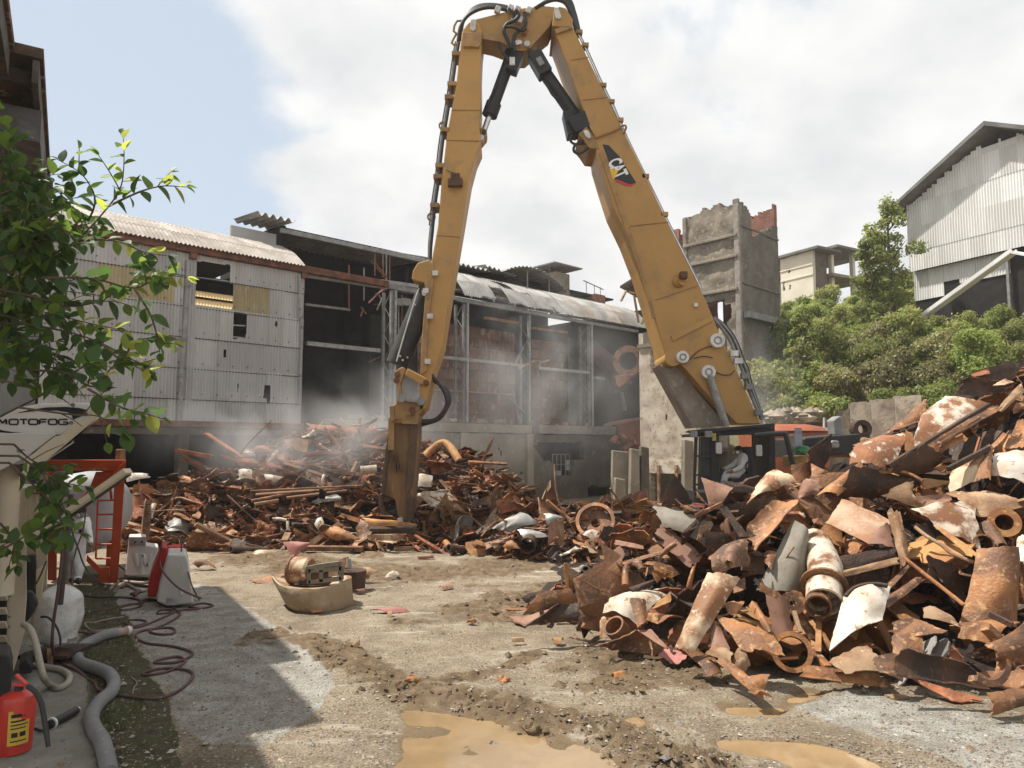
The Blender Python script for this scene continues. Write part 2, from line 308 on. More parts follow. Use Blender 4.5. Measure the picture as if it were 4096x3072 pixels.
# tyre-tread blocks pressed into the mud beside the puddle
W = wline(MUDLINE[4:]); (tx0,ty0),(tx1,ty1) = W[0], W[-1]; tl = math.hypot(tx1-tx0, ty1-ty0); tdx, tdy = (tx1-tx0)/tl, (ty1-ty0)/tl
along = (GX-tx0)*tdx+(GY-ty0)*tdy; across = (GX-tx0)*(-tdy)+(GY-ty0)*tdx
trk = np.exp(-((across)/.33)**4)*((along > -.4) & (along < tl+2))
H += trk*(.035*np.sign(np.sin((along+np.abs(across)*.6)*2*math.pi/.22))*(.4+fine*2)-.01)
pb = blur(pud, 6); H -= pb*(.075 - .1*np.clip(mud-.35,0,1)) - pb*np.clip(fbm(GX*2.4,GY*2.4,4,91)-.53,0,1)*.28
H += pad*.05 + slab*.012 + grass*.015*(1+fine*4)
H *= near
gm = MB
def ground_mat():
    m = bpy.data.materials.new('yard_ground'); m.use_nodes = True; nt = m.node_tree; N = nt.nodes; L = nt.links; b = N['Principled BSDF']; b.inputs['Specular IOR Level'].default_value = .2
    geo = N.new('ShaderNodeNewGeometry'); a1 = N.new('ShaderNodeAttribute'); a1.attribute_name = 'zone'; s = N.new('ShaderNodeSeparateColor'); L.new(a1.outputs['Color'], s.inputs[0])
    a2 = N.new('ShaderNodeAttribute'); a2.attribute_name = 'zone2'; s2 = N.new('ShaderNodeSeparateColor'); L.new(a2.outputs['Color'], s2.inputs[0])
    def noise(sc_, d=6, r=.6, st=None):
        n = N.new('ShaderNodeTexNoise'); n.inputs['Scale'].default_value = sc_; n.inputs['Detail'].default_value = d; n.inputs['Roughness'].default_value = r
        if st:
            mp = N.new('ShaderNodeMapping'); mp.inputs['Scale'].default_value = st; mp.inputs['Rotation'].default_value = (0,0,.5); L.new(geo.outputs['Position'], mp.inputs[0]); L.new(mp.outputs[0], n.inputs['Vector'])
        else: L.new(geo.outputs['Position'], n.inputs['Vector'])
        return n.outputs[0]
    def ramp(f, stops):
        r = N.new('ShaderNodeValToRGB'); L.new(f, r.inputs[0]); e = r.color_ramp.elements
        while len(e) < len(stops): e.new(.5)
        for q, (p, c) in zip(e, stops): q.position = p; q.color = (*c, 1)
        return r.outputs[0]
    def mix(f, a, c):
        x = N.new('ShaderNodeMixRGB'); L.new(f, x.inputs[0]); L.new(a, x.inputs[1]); L.new(c, x.inputs[2]); return x.outputs[0]
    def rng_(f, a, c, lo=0, hi=1):
        r = N.new('ShaderNodeMapRange'); r.inputs[1].default_value = a; r.inputs[2].default_value = c; r.inputs[3].default_value = lo; r.inputs[4].default_value = hi; L.new(f, r.inputs[0]); return r.outputs[0]
    def op(k, a, c):
        x = N.new('ShaderNodeMath'); x.operation = k; x.use_clamp = True
        for i, q in enumerate((a, c)):
            if isinstance(q, (int, float)): x.inputs[i].default_value = q
            else: L.new(q, x.inputs[i])
        return x.outputs[0]
    dirt = ramp(noise(1.6, 9, .68), [(.30,(.135,.095,.056)), (.43,(.215,.16,.105)), (.55,(.31,.25,.175)), (.70,(.43,.37,.28))])
    grit = ramp(noise(38, 3, .7), [(.35,(.07,.052,.038)), (.5,(.22,.175,.125)), (.64,(.44,.39,.31))])
    dirt = mix(rng_(noise(5, 4), .35, .65, .3, .8), dirt, grit)
    dk = N.new('ShaderNodeRGB'); dk.outputs[0].default_value = (.11,.08,.05,1); dirt = mix(rng_(noise(.55, 7, .7), .50, .66, 0, .75), dirt, dk.outputs[0])
    streak = rng_(noise(1.5, 5, .6, (.35,2.4,1)), .58, .68, 0, .75)
    pale = N.new('ShaderNodeRGB'); pale.outputs[0].default_value = (.45,.40,.32,1)
    dirt = mix(streak, dirt, pale.outputs[0])
    conc = ramp(noise(2.6, 9, .7), [(.3,(.20,.18,.15)), (.48,(.32,.30,.26)), (.66,(.45,.435,.395))])
    conc = mix(rng_(noise(55, 2), .52, .62, 0, .8), conc, ramp(noise(20), [(.4,(.08,.07,.058)), (.6,(.18,.155,.12))]))
    mudc = ramp(noise(5, 8, .7), [(.3,(.075,.05,.03)), (.5,(.15,.105,.062)), (.7,(.24,.18,.115))])
    grs = ramp(noise(7, 7, .7), [(.36,(.05,.04,.026)), (.47,(.085,.07,.045)), (.55,(.07,.072,.03)), (.66,(.15,.13,.10))])
    nz = noise(6, 5)
    def soft(mk_, lo=.42, hi=.58, k=.55):
        d = N.new('ShaderNodeMath'); d.operation = 'MULTIPLY_ADD'; d.inputs[1].default_value = k; L.new(nz, d.inputs[0]); x = N.new('ShaderNodeMath'); x.operation = 'ADD'; L.new(mk_, d.inputs[2]); 
        x.inputs[1].default_value = -.5*k; L.new(d.outputs[0], x.inputs[0]); return rng_(x.outputs[0], lo, hi)
    col = mix(soft(s.outputs[0], .3, .7, .7), dirt, conc)
    col = mix(soft(s2.outputs[0]), col, mudc)
    wet = N.new('ShaderNodeRGB'); wet.outputs[0].default_value = (.18,.122,.066,1)
    col = mix(op('MULTIPLY', soft(s.outputs[2], .2, .6), .85), col, wet.outputs[0])
    col = mix(soft(s.outputs[1]), col, grs)
    padc = ramp(noise(3, 9, .7), [(.3,(.20,.185,.15)), (.55,(.29,.275,.235)), (.7,(.34,.33,.29))])
    col = mix(s2.outputs[1], col, padc)
    L.new(col, b.inputs['Base Color'])
    rg = rng_(s.outputs[2], .05, .6, .9, .35); L.new(rg, b.inputs['Roughness'])
    bp = N.new('ShaderNodeBump'); bp.inputs['Strength'].default_value = .9; bp.inputs['Distance'].default_value = .04; L.new(noise(24, 8, .8), bp.inputs['Height']); L.new(bp.outputs[0], b.inputs['Normal'])
    return m
nu, nv = GX.shape; idx = np.arange(nu*nv).reshape(nu, nv)
Q = np.stack([idx[:-1,:-1], idx[1:,:-1], idx[1:,1:], idx[:-1,1:]], -1).reshape(-1,4)
gme = arr_mesh('ground', np.stack([GX,GY,H],-1).reshape(-1,3), Q, [ground_mat()], smooth=True)
def vcol(me, name, r, g, b):
    a = me.color_attributes.new(name, 'FLOAT_COLOR', 'POINT'); a.data.foreach_set('color', np.stack([r,g,b,np.ones_like(r)],-1).astype(np.float32).ravel())
vcol(gme, 'zone', blur(slab,1).ravel(), blur(grass,1).ravel(), pb.ravel()); vcol(gme, 'zone2', blur(mud,1).ravel(), blur(pad,1).ravel(), mud.ravel())
ground = link('ground', gme, (0,0,0)); props(ground, kind='structure')
def ground_z(x, y):
    i = np.clip(np.searchsorted(gx, x), 1, nu-1); j = np.clip(np.searchsorted(gy, y), 1, nv-1); return H[i, j]
# muddy water standing in the hollows
WATER = M('muddy_water', (.27,.185,.10), (.22,.15,.08), sc_=1.6, rough=.07, bump=.015, bsc=5, spec=.5)
for i, k in enumerate(PUDDLES):
    W_ = np.array([gnd(*p, -.034) for p in k]); lo, hi_ = W_.min(0), W_.max(0); ex_ = (hi_-lo)*.12+.15; x0, y0, x1, y1 = lo[0]-ex_[0], max(lo[1]-ex_[1], 4.4), hi_[0]+ex_[0], hi_[1]+ex_[1]; z0 = -.034-.0015*i
    mb = MB(); mb.add([(x0,y0,z0),(x1,y0,z0),(x1,y1,z0),(x0,y1,z0)], [(0,1,2,3)]); mk('puddle', mb, WATER, kind='structure')
# stones, clods and grass
OCT = np.array([[1,0,0],[-1,0,0],[0,1,0],[0,-1,0],[0,0,1],[0,0,-1]], float); OF = np.array([[0,2,4],[2,1,4],[1,3,4],[3,0,4],[2,0,5],[1,2,5],[3,1,5],[0,3,5]])
def scatter_stones(name, pts, size, mats, flat=.6):
    n = len(pts); V = OCT[None]*size[:,None,None]*rng.uniform(.55,1.25,(n,6,1))
    a = rng.uniform(0, 6.28, n); ca_, sa = np.cos(a)[:,None], np.sin(a)[:,None]
    V = np.stack([V[...,0]*ca_-V[...,1]*sa, V[...,0]*sa+V[...,1]*ca_, V[...,2]*flat], -1) + pts[:,None]
    Fq = (OF[None]+np.arange(n)[:,None,None]*6).reshape(-1,3)
    return link(name, arr_mesh(name, V.reshape(-1,3), Fq, mats, np.repeat(rng.integers(0, len(mats), n), 8)), (0,0,0))
STONES = [M('stone_pale', (.42,.39,.34), bump=0), M('stone_buff', (.33,.27,.20), bump=0), M('stone_grey', (.22,.21,.20), bump=0), M('stone_brown', (.19,.13,.08), bump=0)]
def rand_ground(n, f):
    u = rng.uniform(-30, 1054, n); v = 768-(768-540)*rng.uniform(0,1,n)**1.25+rng.uniform(0,40,n)
    r = np.array([gnd(a, b) for a, b in zip(u, v)]); pa, gr, sl, pu, mu = ground_fields(r[:,0], r[:,1]); keep = rng.uniform(0,1,n) < f(pa,gr,sl,pu,mu,u,v); return r[keep], mu[keep]
gp, gmu = rand_ground(38000, lambda pa,gr,sl,pu,mu,u,v: np.where(pu>0,.05,np.where(pa>0,.06,np.where(gr>0,.55,.2+.5*fbm(u*.02,v*.05,3,77)+ .3*((u>880)&(v>690))))))
gp[:,2] = [ground_z(x,y)+.003 for x,y,_ in gp]
props(scatter_stones('gravel', gp, rng.lognormal(-4.62,.5,len(gp)), STONES), kind='stuff')
gp, gmu = rand_ground(15000, lambda pa,gr,sl,pu,mu,u,v: np.clip(mu*1.1-.25,0,1)*(pa==0)*(gr==0))
gp[:,2] = [ground_z(x,y)+.004 for x,y,_ in gp]
CLOD = [M('wet_mud', (.10,.068,.04), (.16,.115,.07), bump=0), M('dry_mud', (.22,.165,.105), bump=0)]
props(scatter_stones('mud', gp, rng.lognormal(-3.75,.5,len(gp)), CLOD, .7), kind='stuff')
def grass_blades():
    n = 26000; u = rng.uniform(40, 190, n); v = rng.uniform(560, 790, n); r = np.array([gnd(a,b) for a,b in zip(u,v)]); pa,gr,sl,pu,mu = ground_fields(r[:,0], r[:,1])
    k = (gr>0) & (fbm(r[:,0]*2.2, r[:,1]*2.2, 3, 8) > .46+.10*rng.uniform(-1,1,n)); r = r[k]; n = len(r); r[:,2] = [ground_z(x,y)-.004 for x,y,_ in r]
    a = rng.uniform(0,6.28,n); h = rng.uniform(.02,.065,n); w = rng.uniform(.003,.006,n); d = np.stack([np.cos(a),np.sin(a),0*a],-1); ln = rng.normal(0,.5,(n,2))*h[:,None]
    top = r + np.stack([ln[:,0],ln[:,1],h],-1); V = np.stack([r-d*w[:,None], r+d*w[:,None], top], 1).reshape(-1,3)
    g = [M('grass_green', (.075,.11,.025), (.05,.075,.02), bump=0), M('grass_dry', (.17,.145,.07), bump=0)]
    props(link('grass', arr_mesh('grass', V, np.arange(3*n).reshape(-1,3), g, (rng.uniform(0,1,n)<.28).astype(int)), (0,0,0)), kind='stuff')
grass_blades()
# ================================================================ HILL
def hill_h(x, y):
    # a bank that climbs behind the retaining wall on the right
    e = np.clip((x*.55 + (y-34)*.55 - 8.5), 0, None); base = 1.6+3.2*(1-np.exp(-e/2.5)) + .42*e
    base = np.minimum(base, 15+.05*e)
    m = np.clip((x*.62+(y-30)*.5-6.2)/2.0, 0, 1)
    return np.where(e > 0, base*m, -0.5) + (fbm(x*.5,y*.5,3,4)-.45)*1.2*m
hx = np.linspace(2, 120, 90); hy = np.linspace(26, 160, 90); HX, HY = np.meshgrid(hx, hy, indexing='ij'); HZ = hill_h(HX, HY)
hi = np.arange(HX.size).reshape(HX.shape); hq = np.stack([hi[:-1,:-1],hi[1:,:-1],hi[1:,1:],hi[:-1,1:]],-1).reshape(-1,4)
HILLM = M('hill_soil', (.11,.10,.045), (.15,.115,.065), (.07,.085,.03), sc_=.6, rough=.95, bump=.5, bsc=4)
props(link('hill', arr_mesh('hill', np.stack([HX,HY,HZ],-1).reshape(-1,3), hq, [HILLM], smooth=True), (0,0,0)), kind='structure')
# ================================================================ BUILDINGS
class Plane:
    def __init__(s, p0, d): s.p = np.array([*p0, 0.0]); d = np.array([*d, 0.0]); s.d = d/np.linalg.norm(d); s.n = np.array([s.d[1], -s.d[0], 0])
    def P(s, a, z, o=0): return s.p + s.d*a + s.n*o + np.array([0,0,z])
    def G(s, A, Z, O): A, Z, O = np.broadcast_arrays(A, Z, O); return s.p + A[...,None]*s.d + O[...,None]*s.n + Z[...,None]*np.array([0,0,1.0])
    def SZ(s, u, v, o=0):
        q = onpl(u, v, s.p+s.n*o, s.n); return float(np.dot(q-s.p, s.d)), float(q[2])
    def box(s, mb, a0, a1, z0, z1, o0, o1, mi=0):
        R = np.stack([s.d, s.n, [0,0,1]], 1); return mb.box(s.P((a0+a1)/2, (z0+z1)/2, (o0+o1)/2), (abs(a1-a0), abs(o1-o0), abs(z1-z0)), R, mi)
WL = Plane((-8.47, 29.0), (.732, .681))
CLAD = M('white_corrugated_cladding', (.45,.45,.44), (.39,.385,.37), (.31,.285,.24), sc_=.9, c3t=(.66,.76), c3s=3, rough=.7, bump=.05, stretch=(1,1,.25))
CLADY = M('yellowed_translucent_sheet', (.40,.34,.20), (.30,.245,.13), (.46,.40,.26), sc_=1.2, rough=.6, bump=.05, stretch=(1,1,.2))
ROOFC = M('weathered_fibre_cement_roof', (.40,.36,.325), (.27,.235,.20), (.50,.46,.42), sc_=.9, c3t=(.6,.7), rough=.85, bump=.2)
ROOFG = M('grey_fibre_cement_roof', (.36,.35,.335), (.24,.23,.215), (.48,.47,.45), sc_=1.0, c3t=(.58,.7), rough=.85, bump=.2)
DARKI = M('interior_shade_black', (.020,.018,.017), (.010,.0095,.009), sc_=1.5, rough=.9)  # near-black base colour paints deep shade into the building interiors
STEELR = M('rusty_beam', (.20,.08,.045), (.10,.045,.03), (.30,.16,.10), sc_=3, rough=.8)
STEELG = M('grey_painted_steel', (.25,.25,.245), (.18,.175,.165), (.16,.09,.06), sc_=4, c3t=(.64,.72), rough=.6)
PIPEG = M('light_downpipe', (.32,.325,.32), (.24,.24,.23), (.18,.13,.10), sc_=2, rough=.5)
CONCR = M('dirty_concrete', (.25,.215,.165), (.17,.145,.11), (.32,.285,.23), sc_=.8, rough=.9, bump=.35, bsc=8)
CONCD = M('dark_concrete', (.13,.115,.09), (.085,.072,.055), (.19,.165,.13), sc_=.9, rough=.9, bump=.35, bsc=8)  # the same concrete in a darker tone
PLAST = M('cracked_plaster', (.50,.44,.355), (.37,.31,.24), (.23,.175,.125), sc_=1.3, c3t=(.56,.68), rough=.9, bump=.25, bsc=6)
TOWERM = M('spalled_render', (.25,.215,.17), (.16,.138,.11), (.36,.30,.23), sc_=1.0, c3t=(.56,.64), rough=.95, bump=.6, bsc=5)
TOWERS = M('smooth_grey_render', (.20,.18,.152), (.145,.13,.11), (.26,.23,.19), sc_=1.1, c3t=(.55,.66), rough=.95, bump=.4, bsc=6)
BRICKR = M('red_brick', (.27,.125,.088), (.19,.085,.06), (.38,.29,.23), sc_=2, c3t=(.6,.66), rough=.9, bump=.3, bsc=12)
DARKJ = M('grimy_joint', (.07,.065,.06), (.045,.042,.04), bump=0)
def corr_mesh(pl, a0, a1, z0, z1, o=0, pitch=.115, amp=.022, nz=2, holes=(), prof=None):
    na = max(5, int(round((a1-a0)/pitch*4))+1); A = np.linspace(a0, a1, na); Z = np.linspace(z0, z1, nz)
    AA, ZZ = np.meshgrid(A, Z, indexing='ij'); OO = o + amp*np.sin(2*math.pi*AA/pitch)
    Gp = pl.G(AA, ZZ, OO); mb = MB(); keep = np.ones((na-1, nz-1), bool)
    ca_, cz_ = (AA[:-1,:-1]+AA[1:,1:])/2, (ZZ[:-1,:-1]+ZZ[1:,1:])/2
    for h in holes: keep &= ~in_poly(ca_, cz_, h)
    if not keep.all():   # what is left hangs together as one piece
        lab = -np.ones(keep.shape, int); best = (0, -1); k = 0
        for i0 in range(na-1):
            for j0 in range(nz-1):
                if not keep[i0,j0] or lab[i0,j0] >= 0: continue
                st = [(i0,j0)]; lab[i0,j0] = k; n = 0
                while st:
                    i, j = st.pop(); n += 1
                    for p, q in ((i+1,j),(i-1,j),(i,j+1),(i,j-1)):
                        if 0 <= p < na-1 and 0 <= q < nz-1 and keep[p,q] and lab[p,q] < 0: lab[p,q] = k; st.append((p,q))
                best = max(best, (n, k)); k += 1
        keep = lab == best[1] if k else keep
    mb.add(Gp.reshape(-1,3), [(i*nz+j, (i+1)*nz+j, (i+1)*nz+j+1, i*nz+j+1) for i in range(na-1) for j in range(nz-1) if keep[i,j]])
    used = sorted({t for f in mb.f for t in f}); rm = {t: i for i, t in enumerate(used)}; mb.v = [mb.v[t] for t in used]; mb.f = [tuple(rm[t] for t in f) for f in mb.f]
    return mb
fac = thing('factory_building', WL.P(4, 0), 'long derelict factory with white corrugated cladding, curved roofs and middle bays stripped to the frame', 'building')
def fbox(name, a0, a1, z0, z1, o0, o1, m, **k): mb = MB(); WL.box(mb, a0, a1, z0, z1, o0, o1); return mk(name, mb, m, fac, **k)
zr = [WL.SZ(*ZL3(1980, y))[1] for y in (1308, 1175, 992, 805, 622, 440, 318)]
def wpoly(Zf, pts, o=0): return [WL.SZ(*Zf(*p), o) for p in pts]
OPEN1 = wpoly(ZL3, ((1303,240),(1524,268),(1524,385),(1548,388),(1540,556),(1293,532)))
OPEN2 = wpoly(ZL3, ((1547,578),(1637,588),(1628,758),(1540,752)))
HOLES = [OPEN1, OPEN2, wpoly(ZL3, ((1828,640),(1840,660),(1832,682),(1818,665))), wpoly(ZL3, ((1484,828),(1497,832),(1494,880),(1482,876))),
         wpoly(ZL3, ((1755,1068),(1790,1062),(1792,1135),(1786,1175),(1770,1190),(1766,1155),(1742,1150),(1748,1100))), wpoly(ZL3, ((1572,1050),(1582,1050),(1574,1115),(1570,1112)))]
yel = [(WL.SZ(*ZL3(1550,395))[0], WL.SZ(*ZL3(1790,410))[0]), (WL.SZ(*ZL3(640,300))[0], WL.SZ(*ZL3(1155,330))[0])]
bounds = list(np.linspace(-8.9, -4.45, 6)) + [-4.2] + list(np.linspace(-4.2, -.03, 6))[1:]
for x in (*yel[0], *yel[1]):
    j = int(np.argmin([abs(b-x) for b in bounds])); bounds[j] = x
bounds = sorted(bounds)
for r in range(6):
    for a0, a1 in zip(bounds[:-1], bounds[1:]):
        if a1-a0 < .08: continue
        mid = (a0+a1)/2; y = r == 4 and any(l-.05 < mid < h+.05 for l, h in yel)
        mb = corr_mesh(WL, a0-.04, a1+.04, zr[r]-.09, zr[r+1], .03+.012*(r%2)+random.uniform(0,.02), nz=22, holes=HOLES)
        if len(mb.f) < 12: continue
        mk('cladding_sheet', mb, CLADY if y else CLAD, fac, smooth=60, label='yellowed translucent sheet' if y else None)
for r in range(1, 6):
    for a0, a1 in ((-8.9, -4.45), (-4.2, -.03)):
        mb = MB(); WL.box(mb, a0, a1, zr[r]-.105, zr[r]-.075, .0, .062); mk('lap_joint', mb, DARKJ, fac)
        for a in np.arange(a0+.3, a1, .55):
            z_ = zr[r]+.12; 
            if any(in_poly(a, z_, h) for h in HOLES): continue
            mb = MB(); WL.box(mb, a-.013, a+.013, z_-.02, z_+.02, .05, .085); mk('sheet_hook', mb, DARKJ, fac)
for pts in (((1303,345),(1524,372)), ((1547,662),(1632,668)), ((1540,740),(1628,748))):
    a, b = [WL.SZ(*ZL3(*p)) for p in pts]; mb = MB(); mb.bar(WL.P(*a, -.08), WL.P(*b, -.08), .05); mk('girt_rail', mb, PIPEG, fac)
# downpipes on the white cladding
for pts, r in (([(1250,235),(1245,400),(1222,760),(1205,1000),(1190,1300)], .085), ([(1988,330),(1992,560),(1996,620),(2004,680),(1992,1000),(1985,1200)], .05)):
    P = [WL.P(*WL.SZ(*ZL3(*p), .16), .16) for p in pts]; mb = MB(); mb.tube(P, r, 10)
    dp = mk('downpipe', mb, PIPEG, fac, smooth=50)
    for q in P[1:-1]: c = MB(); c.cyl(q-np.array([0,0,.06]), q+np.array([0,0,.06]), r*1.3, 10); mk('pipe_collar', c, STEELG, dp, smooth=40)
ZEV = zr[6]
# eave beam, rusty on the left, grey and broken on the right
fbox('eave_beam', -9.1, 3.95, ZEV+.02, ZEV+.30, -.05, .22, STEELR, bevel=.02)
fbox('eave_beam', 4.0, 7.2, ZEV-.02, ZEV+.2, -.05, .15, STEELG); fbox('eave_beam', 7.9, 22.0, ZEV-.05, ZEV+.12, -.05, .15, STEELG)
for s_ in (-4.4, -.05): fbox('beam_bracket', s_-.12, s_+.12, ZEV-.2, ZEV+.02, .03, .2, STEELR)
# curved roofs
PROF = np.array([(.32, -.02), (-.12, .30), (-.68, .66), (-1.35, .98), (-2.05, 1.24), (-2.8, 1.46)])
PROF2 = np.array([(.32, -.02), (-.02, .46), (-.5, .95), (-1.15, 1.35), (-1.9, 1.62), (-2.7, 1.74)])
def roof_sheet(a0, a1, k, m, dz=0.0, rot=0, jag=0, prof=None):
    na = int((a1-a0)/.15*4)+2; A = np.linspace(a0, a1, na); pr = sm(PROF2 if a0 > 5 else PROF, 4); n = len(pr); c0, c1 = int(n*k/3), min(n-1, int(n*(k+1)/3)+1); pr = pr[c0:c1+1]
    mb = MB(); G_ = np.zeros((na, len(pr), 3))
    for j, (o, z) in enumerate(pr):
        w = np.sin(A*2*math.pi/.15)*.03; G_[:, j] = WL.G(A, ZEV+.3+z+w+dz+(2-k)*-.015+rot*(A-a0)*.3, o+0*A)
    if jag: G_[:, 0] += (np.random.RandomState(int(a0*100)%999).uniform(0,1,na)[:,None])*jag*(G_[:,1]-G_[:,0])
    mb.thick(G_, .012); return mk('roof_sheet', mb, m, fac, smooth=60)
for a in np.arange(-9.1, -.2, 1.0):
    for k in range(3): roof_sheet(a-.03, min(a+1.03, -.05), k, ROOFC)
R2 = random.Random(5)
for a in np.arange(8.2, 22.3, 1.0):
    for k in range(3):
        brk = 8.9 < a < 14.5
        if brk and k < 2 and R2.random() < (.35 if k == 0 else .14): continue
        roof_sheet(a-.03, a+1.03, k, ROOFG if a < 16 or R2.random() < .7 else ROOFC, dz=R2.uniform(-.05,.03) if brk else 0, rot=R2.uniform(-.07,.07) if brk else 0, jag=R2.uniform(.3,1.2) if brk else (.3 if k == 0 else 0))
# purlins left where sheets have fallen
for o, z in ((-.1,.33), (-.6,.75), (-1.2,1.05), (-1.95,1.28)): fbox('purlin', 7.9, 22.2, ZEV+.3+z-.1, ZEV+.3+z-.03, o-.05, o+.05, STEELG)
for a in np.arange(8.6, 22, 1.45):
    P = [WL.P(a, ZEV+.2+z, o) for o, z in sm(PROF2, 2)]; mb = MB(); mb.tube(P, .05, 6); mk('roof_rib', mb, STEELG, fac)
# loose shards of roof sheet lying on the eave
for i in range(16):
    a = R2.uniform(9, 15.2); o = R2.uniform(-.9, .1); mb = MB(); p = WL.P(a, ZEV+.45+max(0,-o)*.75, o); l = R2.uniform(.4,1.1); t = R2.uniform(-.6,.9); d = WL.d*math.cos(t)*.5+np.array([0,0,-.5])*R2.uniform(.2,1)+WL.n*R2.uniform(.2,.8); d /= np.linalg.norm(d)
    mb.bar(p, p+d*l, .13, .012); mk('broken_sheet', mb, ROOFC, fac)
# nave behind: clerestory wall, roof with deep corrugations, gutter
fbox('clerestory_wall', -2.0, -.02, ZEV+.6, 12.05, -2.75, -2.62, CLAD); fbox('clerestory_wall', 8.3, 22.2, ZEV+1.2, 12.1, -2.95, -2.8, CONCR)
def wavy(a0, a1, o0, o1, z0, z1, m, pitch=.3, amp=.07, nm='nave_roof', tilt=0):
    na = int((a1-a0)/pitch*6)+2; A = np.linspace(a0, a1, na); O = np.linspace(o0, o1, 4); Gp = np.stack([WL.G(A, z0+(z1-z0)*(o-o0)/(o1-o0)+amp*np.sin(A*2*math.pi/pitch)+tilt*(A-a0), o+0*A) for o in O], 1); mb = MB(); mb.thick(Gp, .02); return mk(nm, mb, m, fac, smooth=60)
wavy(-1.3, .4, -1.7, -4.2, 12.5, 12.75, ROOFG, .34, .09); wavy(.4, 7.9, -2.2, -6, 12.22, 12.6, ROOFG, .3, .05)
fbox('roof_gutter', -.05, 7.9, 12.02, 12.22, -2.25, -2.08, PIPEG, bevel=.02)
mb = MB(); WL.box(mb, 8.0, 8.5, 11.9, 12.2, -2.4, -1.9); mb.cyl(WL.P(8.25,11.9,-2.1), WL.P(8.25,10.4,-1.3), .08, 8); mk('gutter_hopper', mb, PIPEG, fac)
wavy(8.6, 12.2, -2.4, -8, 12.45, 13.3, ROOFG, .34, .08); wavy(12.0, 14.3, -2.6, -8, 12.75, 13.3, ROOFG, .34, .07, tilt=-.08)
# sagging curved canopy sheet over the nave
A = np.linspace(13.2, 18.2, 60); Gp = np.stack([WL.G(A, 12.6+.75*np.sin((A-13.2)/5*math.pi)**.8*(1-k*.12)+.05*np.sin(A*2*math.pi/.3)-.1*(A-13.2), -2.2-k*1.3+0*A) for k in range(4)], 1); mb = MB(); mb.thick(Gp, .025); mk('curved_canopy', mb, ROOFG, fac, smooth=60)
for a in (15.2, 17.0, 18.0): mb = MB(); mb.cyl(WL.P(a,11.6,-2.6), WL.P(a,12.9-.1*(a-13.2)+.3,-2.6), .04, 6); mk('canopy_post', mb, PIPEG, fac)
def chimney(a, z0, z1, w, cap):
    mb = MB(); WL.box(mb, a-w, a+w, z0, z1, -3.6-w, -3.6+w); c = mk('roof_stack', mb, BRICKR if not cap else CONCR, fac)
    mb = MB()
    if cap:
        WL.box(mb, a-w*2, a+w*2.1, z1+.35, z1+.42, -3.6-w*1.8, -3.6+w*1.8)
        for q in (-.8,.8): WL.box(mb, a+q*w-.04, a+q*w+.04, z1, z1+.35, -3.64, -3.56)
        mk('stack_cap', mb, STEELG, c)
    else:
        mb.bar(WL.P(a-1.1,z1+.85,-3.6), WL.P(a+.9,z1+.55,-3.6), .05)
        for q in (-.8,0,.6): mb.bar(WL.P(a+q,z1-.1,-3.6), WL.P(a+q,z1+.72-.1*q,-3.6), .04)
        mk('pipe_rail', mb, STEELG, c)
chimney(18.6, 11.2, 13.5, .62, True); chimney(22.3, 11, 12.7, .5, False)
# closed shell behind the open bays
BACK = -9.5
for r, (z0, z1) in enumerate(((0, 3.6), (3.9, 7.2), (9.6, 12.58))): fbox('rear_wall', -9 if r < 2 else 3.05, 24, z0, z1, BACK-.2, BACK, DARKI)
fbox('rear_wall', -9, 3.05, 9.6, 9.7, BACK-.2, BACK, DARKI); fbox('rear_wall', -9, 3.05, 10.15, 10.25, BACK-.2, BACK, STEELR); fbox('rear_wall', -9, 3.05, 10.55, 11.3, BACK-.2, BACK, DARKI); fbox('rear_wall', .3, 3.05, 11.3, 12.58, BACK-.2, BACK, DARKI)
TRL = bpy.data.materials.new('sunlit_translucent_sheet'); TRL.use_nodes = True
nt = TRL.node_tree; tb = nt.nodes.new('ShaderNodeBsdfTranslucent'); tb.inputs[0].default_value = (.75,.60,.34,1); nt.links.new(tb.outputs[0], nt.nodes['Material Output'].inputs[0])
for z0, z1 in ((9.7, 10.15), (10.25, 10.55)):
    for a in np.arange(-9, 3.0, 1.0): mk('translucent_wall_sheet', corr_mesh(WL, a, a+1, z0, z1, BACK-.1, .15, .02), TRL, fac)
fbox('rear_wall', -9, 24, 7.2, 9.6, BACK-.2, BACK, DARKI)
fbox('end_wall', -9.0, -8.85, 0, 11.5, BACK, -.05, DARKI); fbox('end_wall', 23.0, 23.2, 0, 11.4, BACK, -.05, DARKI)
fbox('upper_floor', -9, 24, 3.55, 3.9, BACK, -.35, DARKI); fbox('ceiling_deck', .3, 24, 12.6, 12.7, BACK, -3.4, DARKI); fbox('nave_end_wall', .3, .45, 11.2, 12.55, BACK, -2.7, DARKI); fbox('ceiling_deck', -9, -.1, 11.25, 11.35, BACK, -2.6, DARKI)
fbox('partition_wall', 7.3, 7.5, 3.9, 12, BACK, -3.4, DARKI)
# bottom beam below the cladding
fbox('sole_beam', -9.1, .1, zr[0]-.28, zr[0]-.06, -.1, .14, STEELR); fbox('sole_beam', -9.1, .1, zr[0]-.55, zr[0]-.30, -.25, .02, CONCD)
for a in (-8.7, -4.4, 0): fbox('lower_column', a-.18, a+.18, 0, zr[0]-.55, -.5, -.1, CONCD)
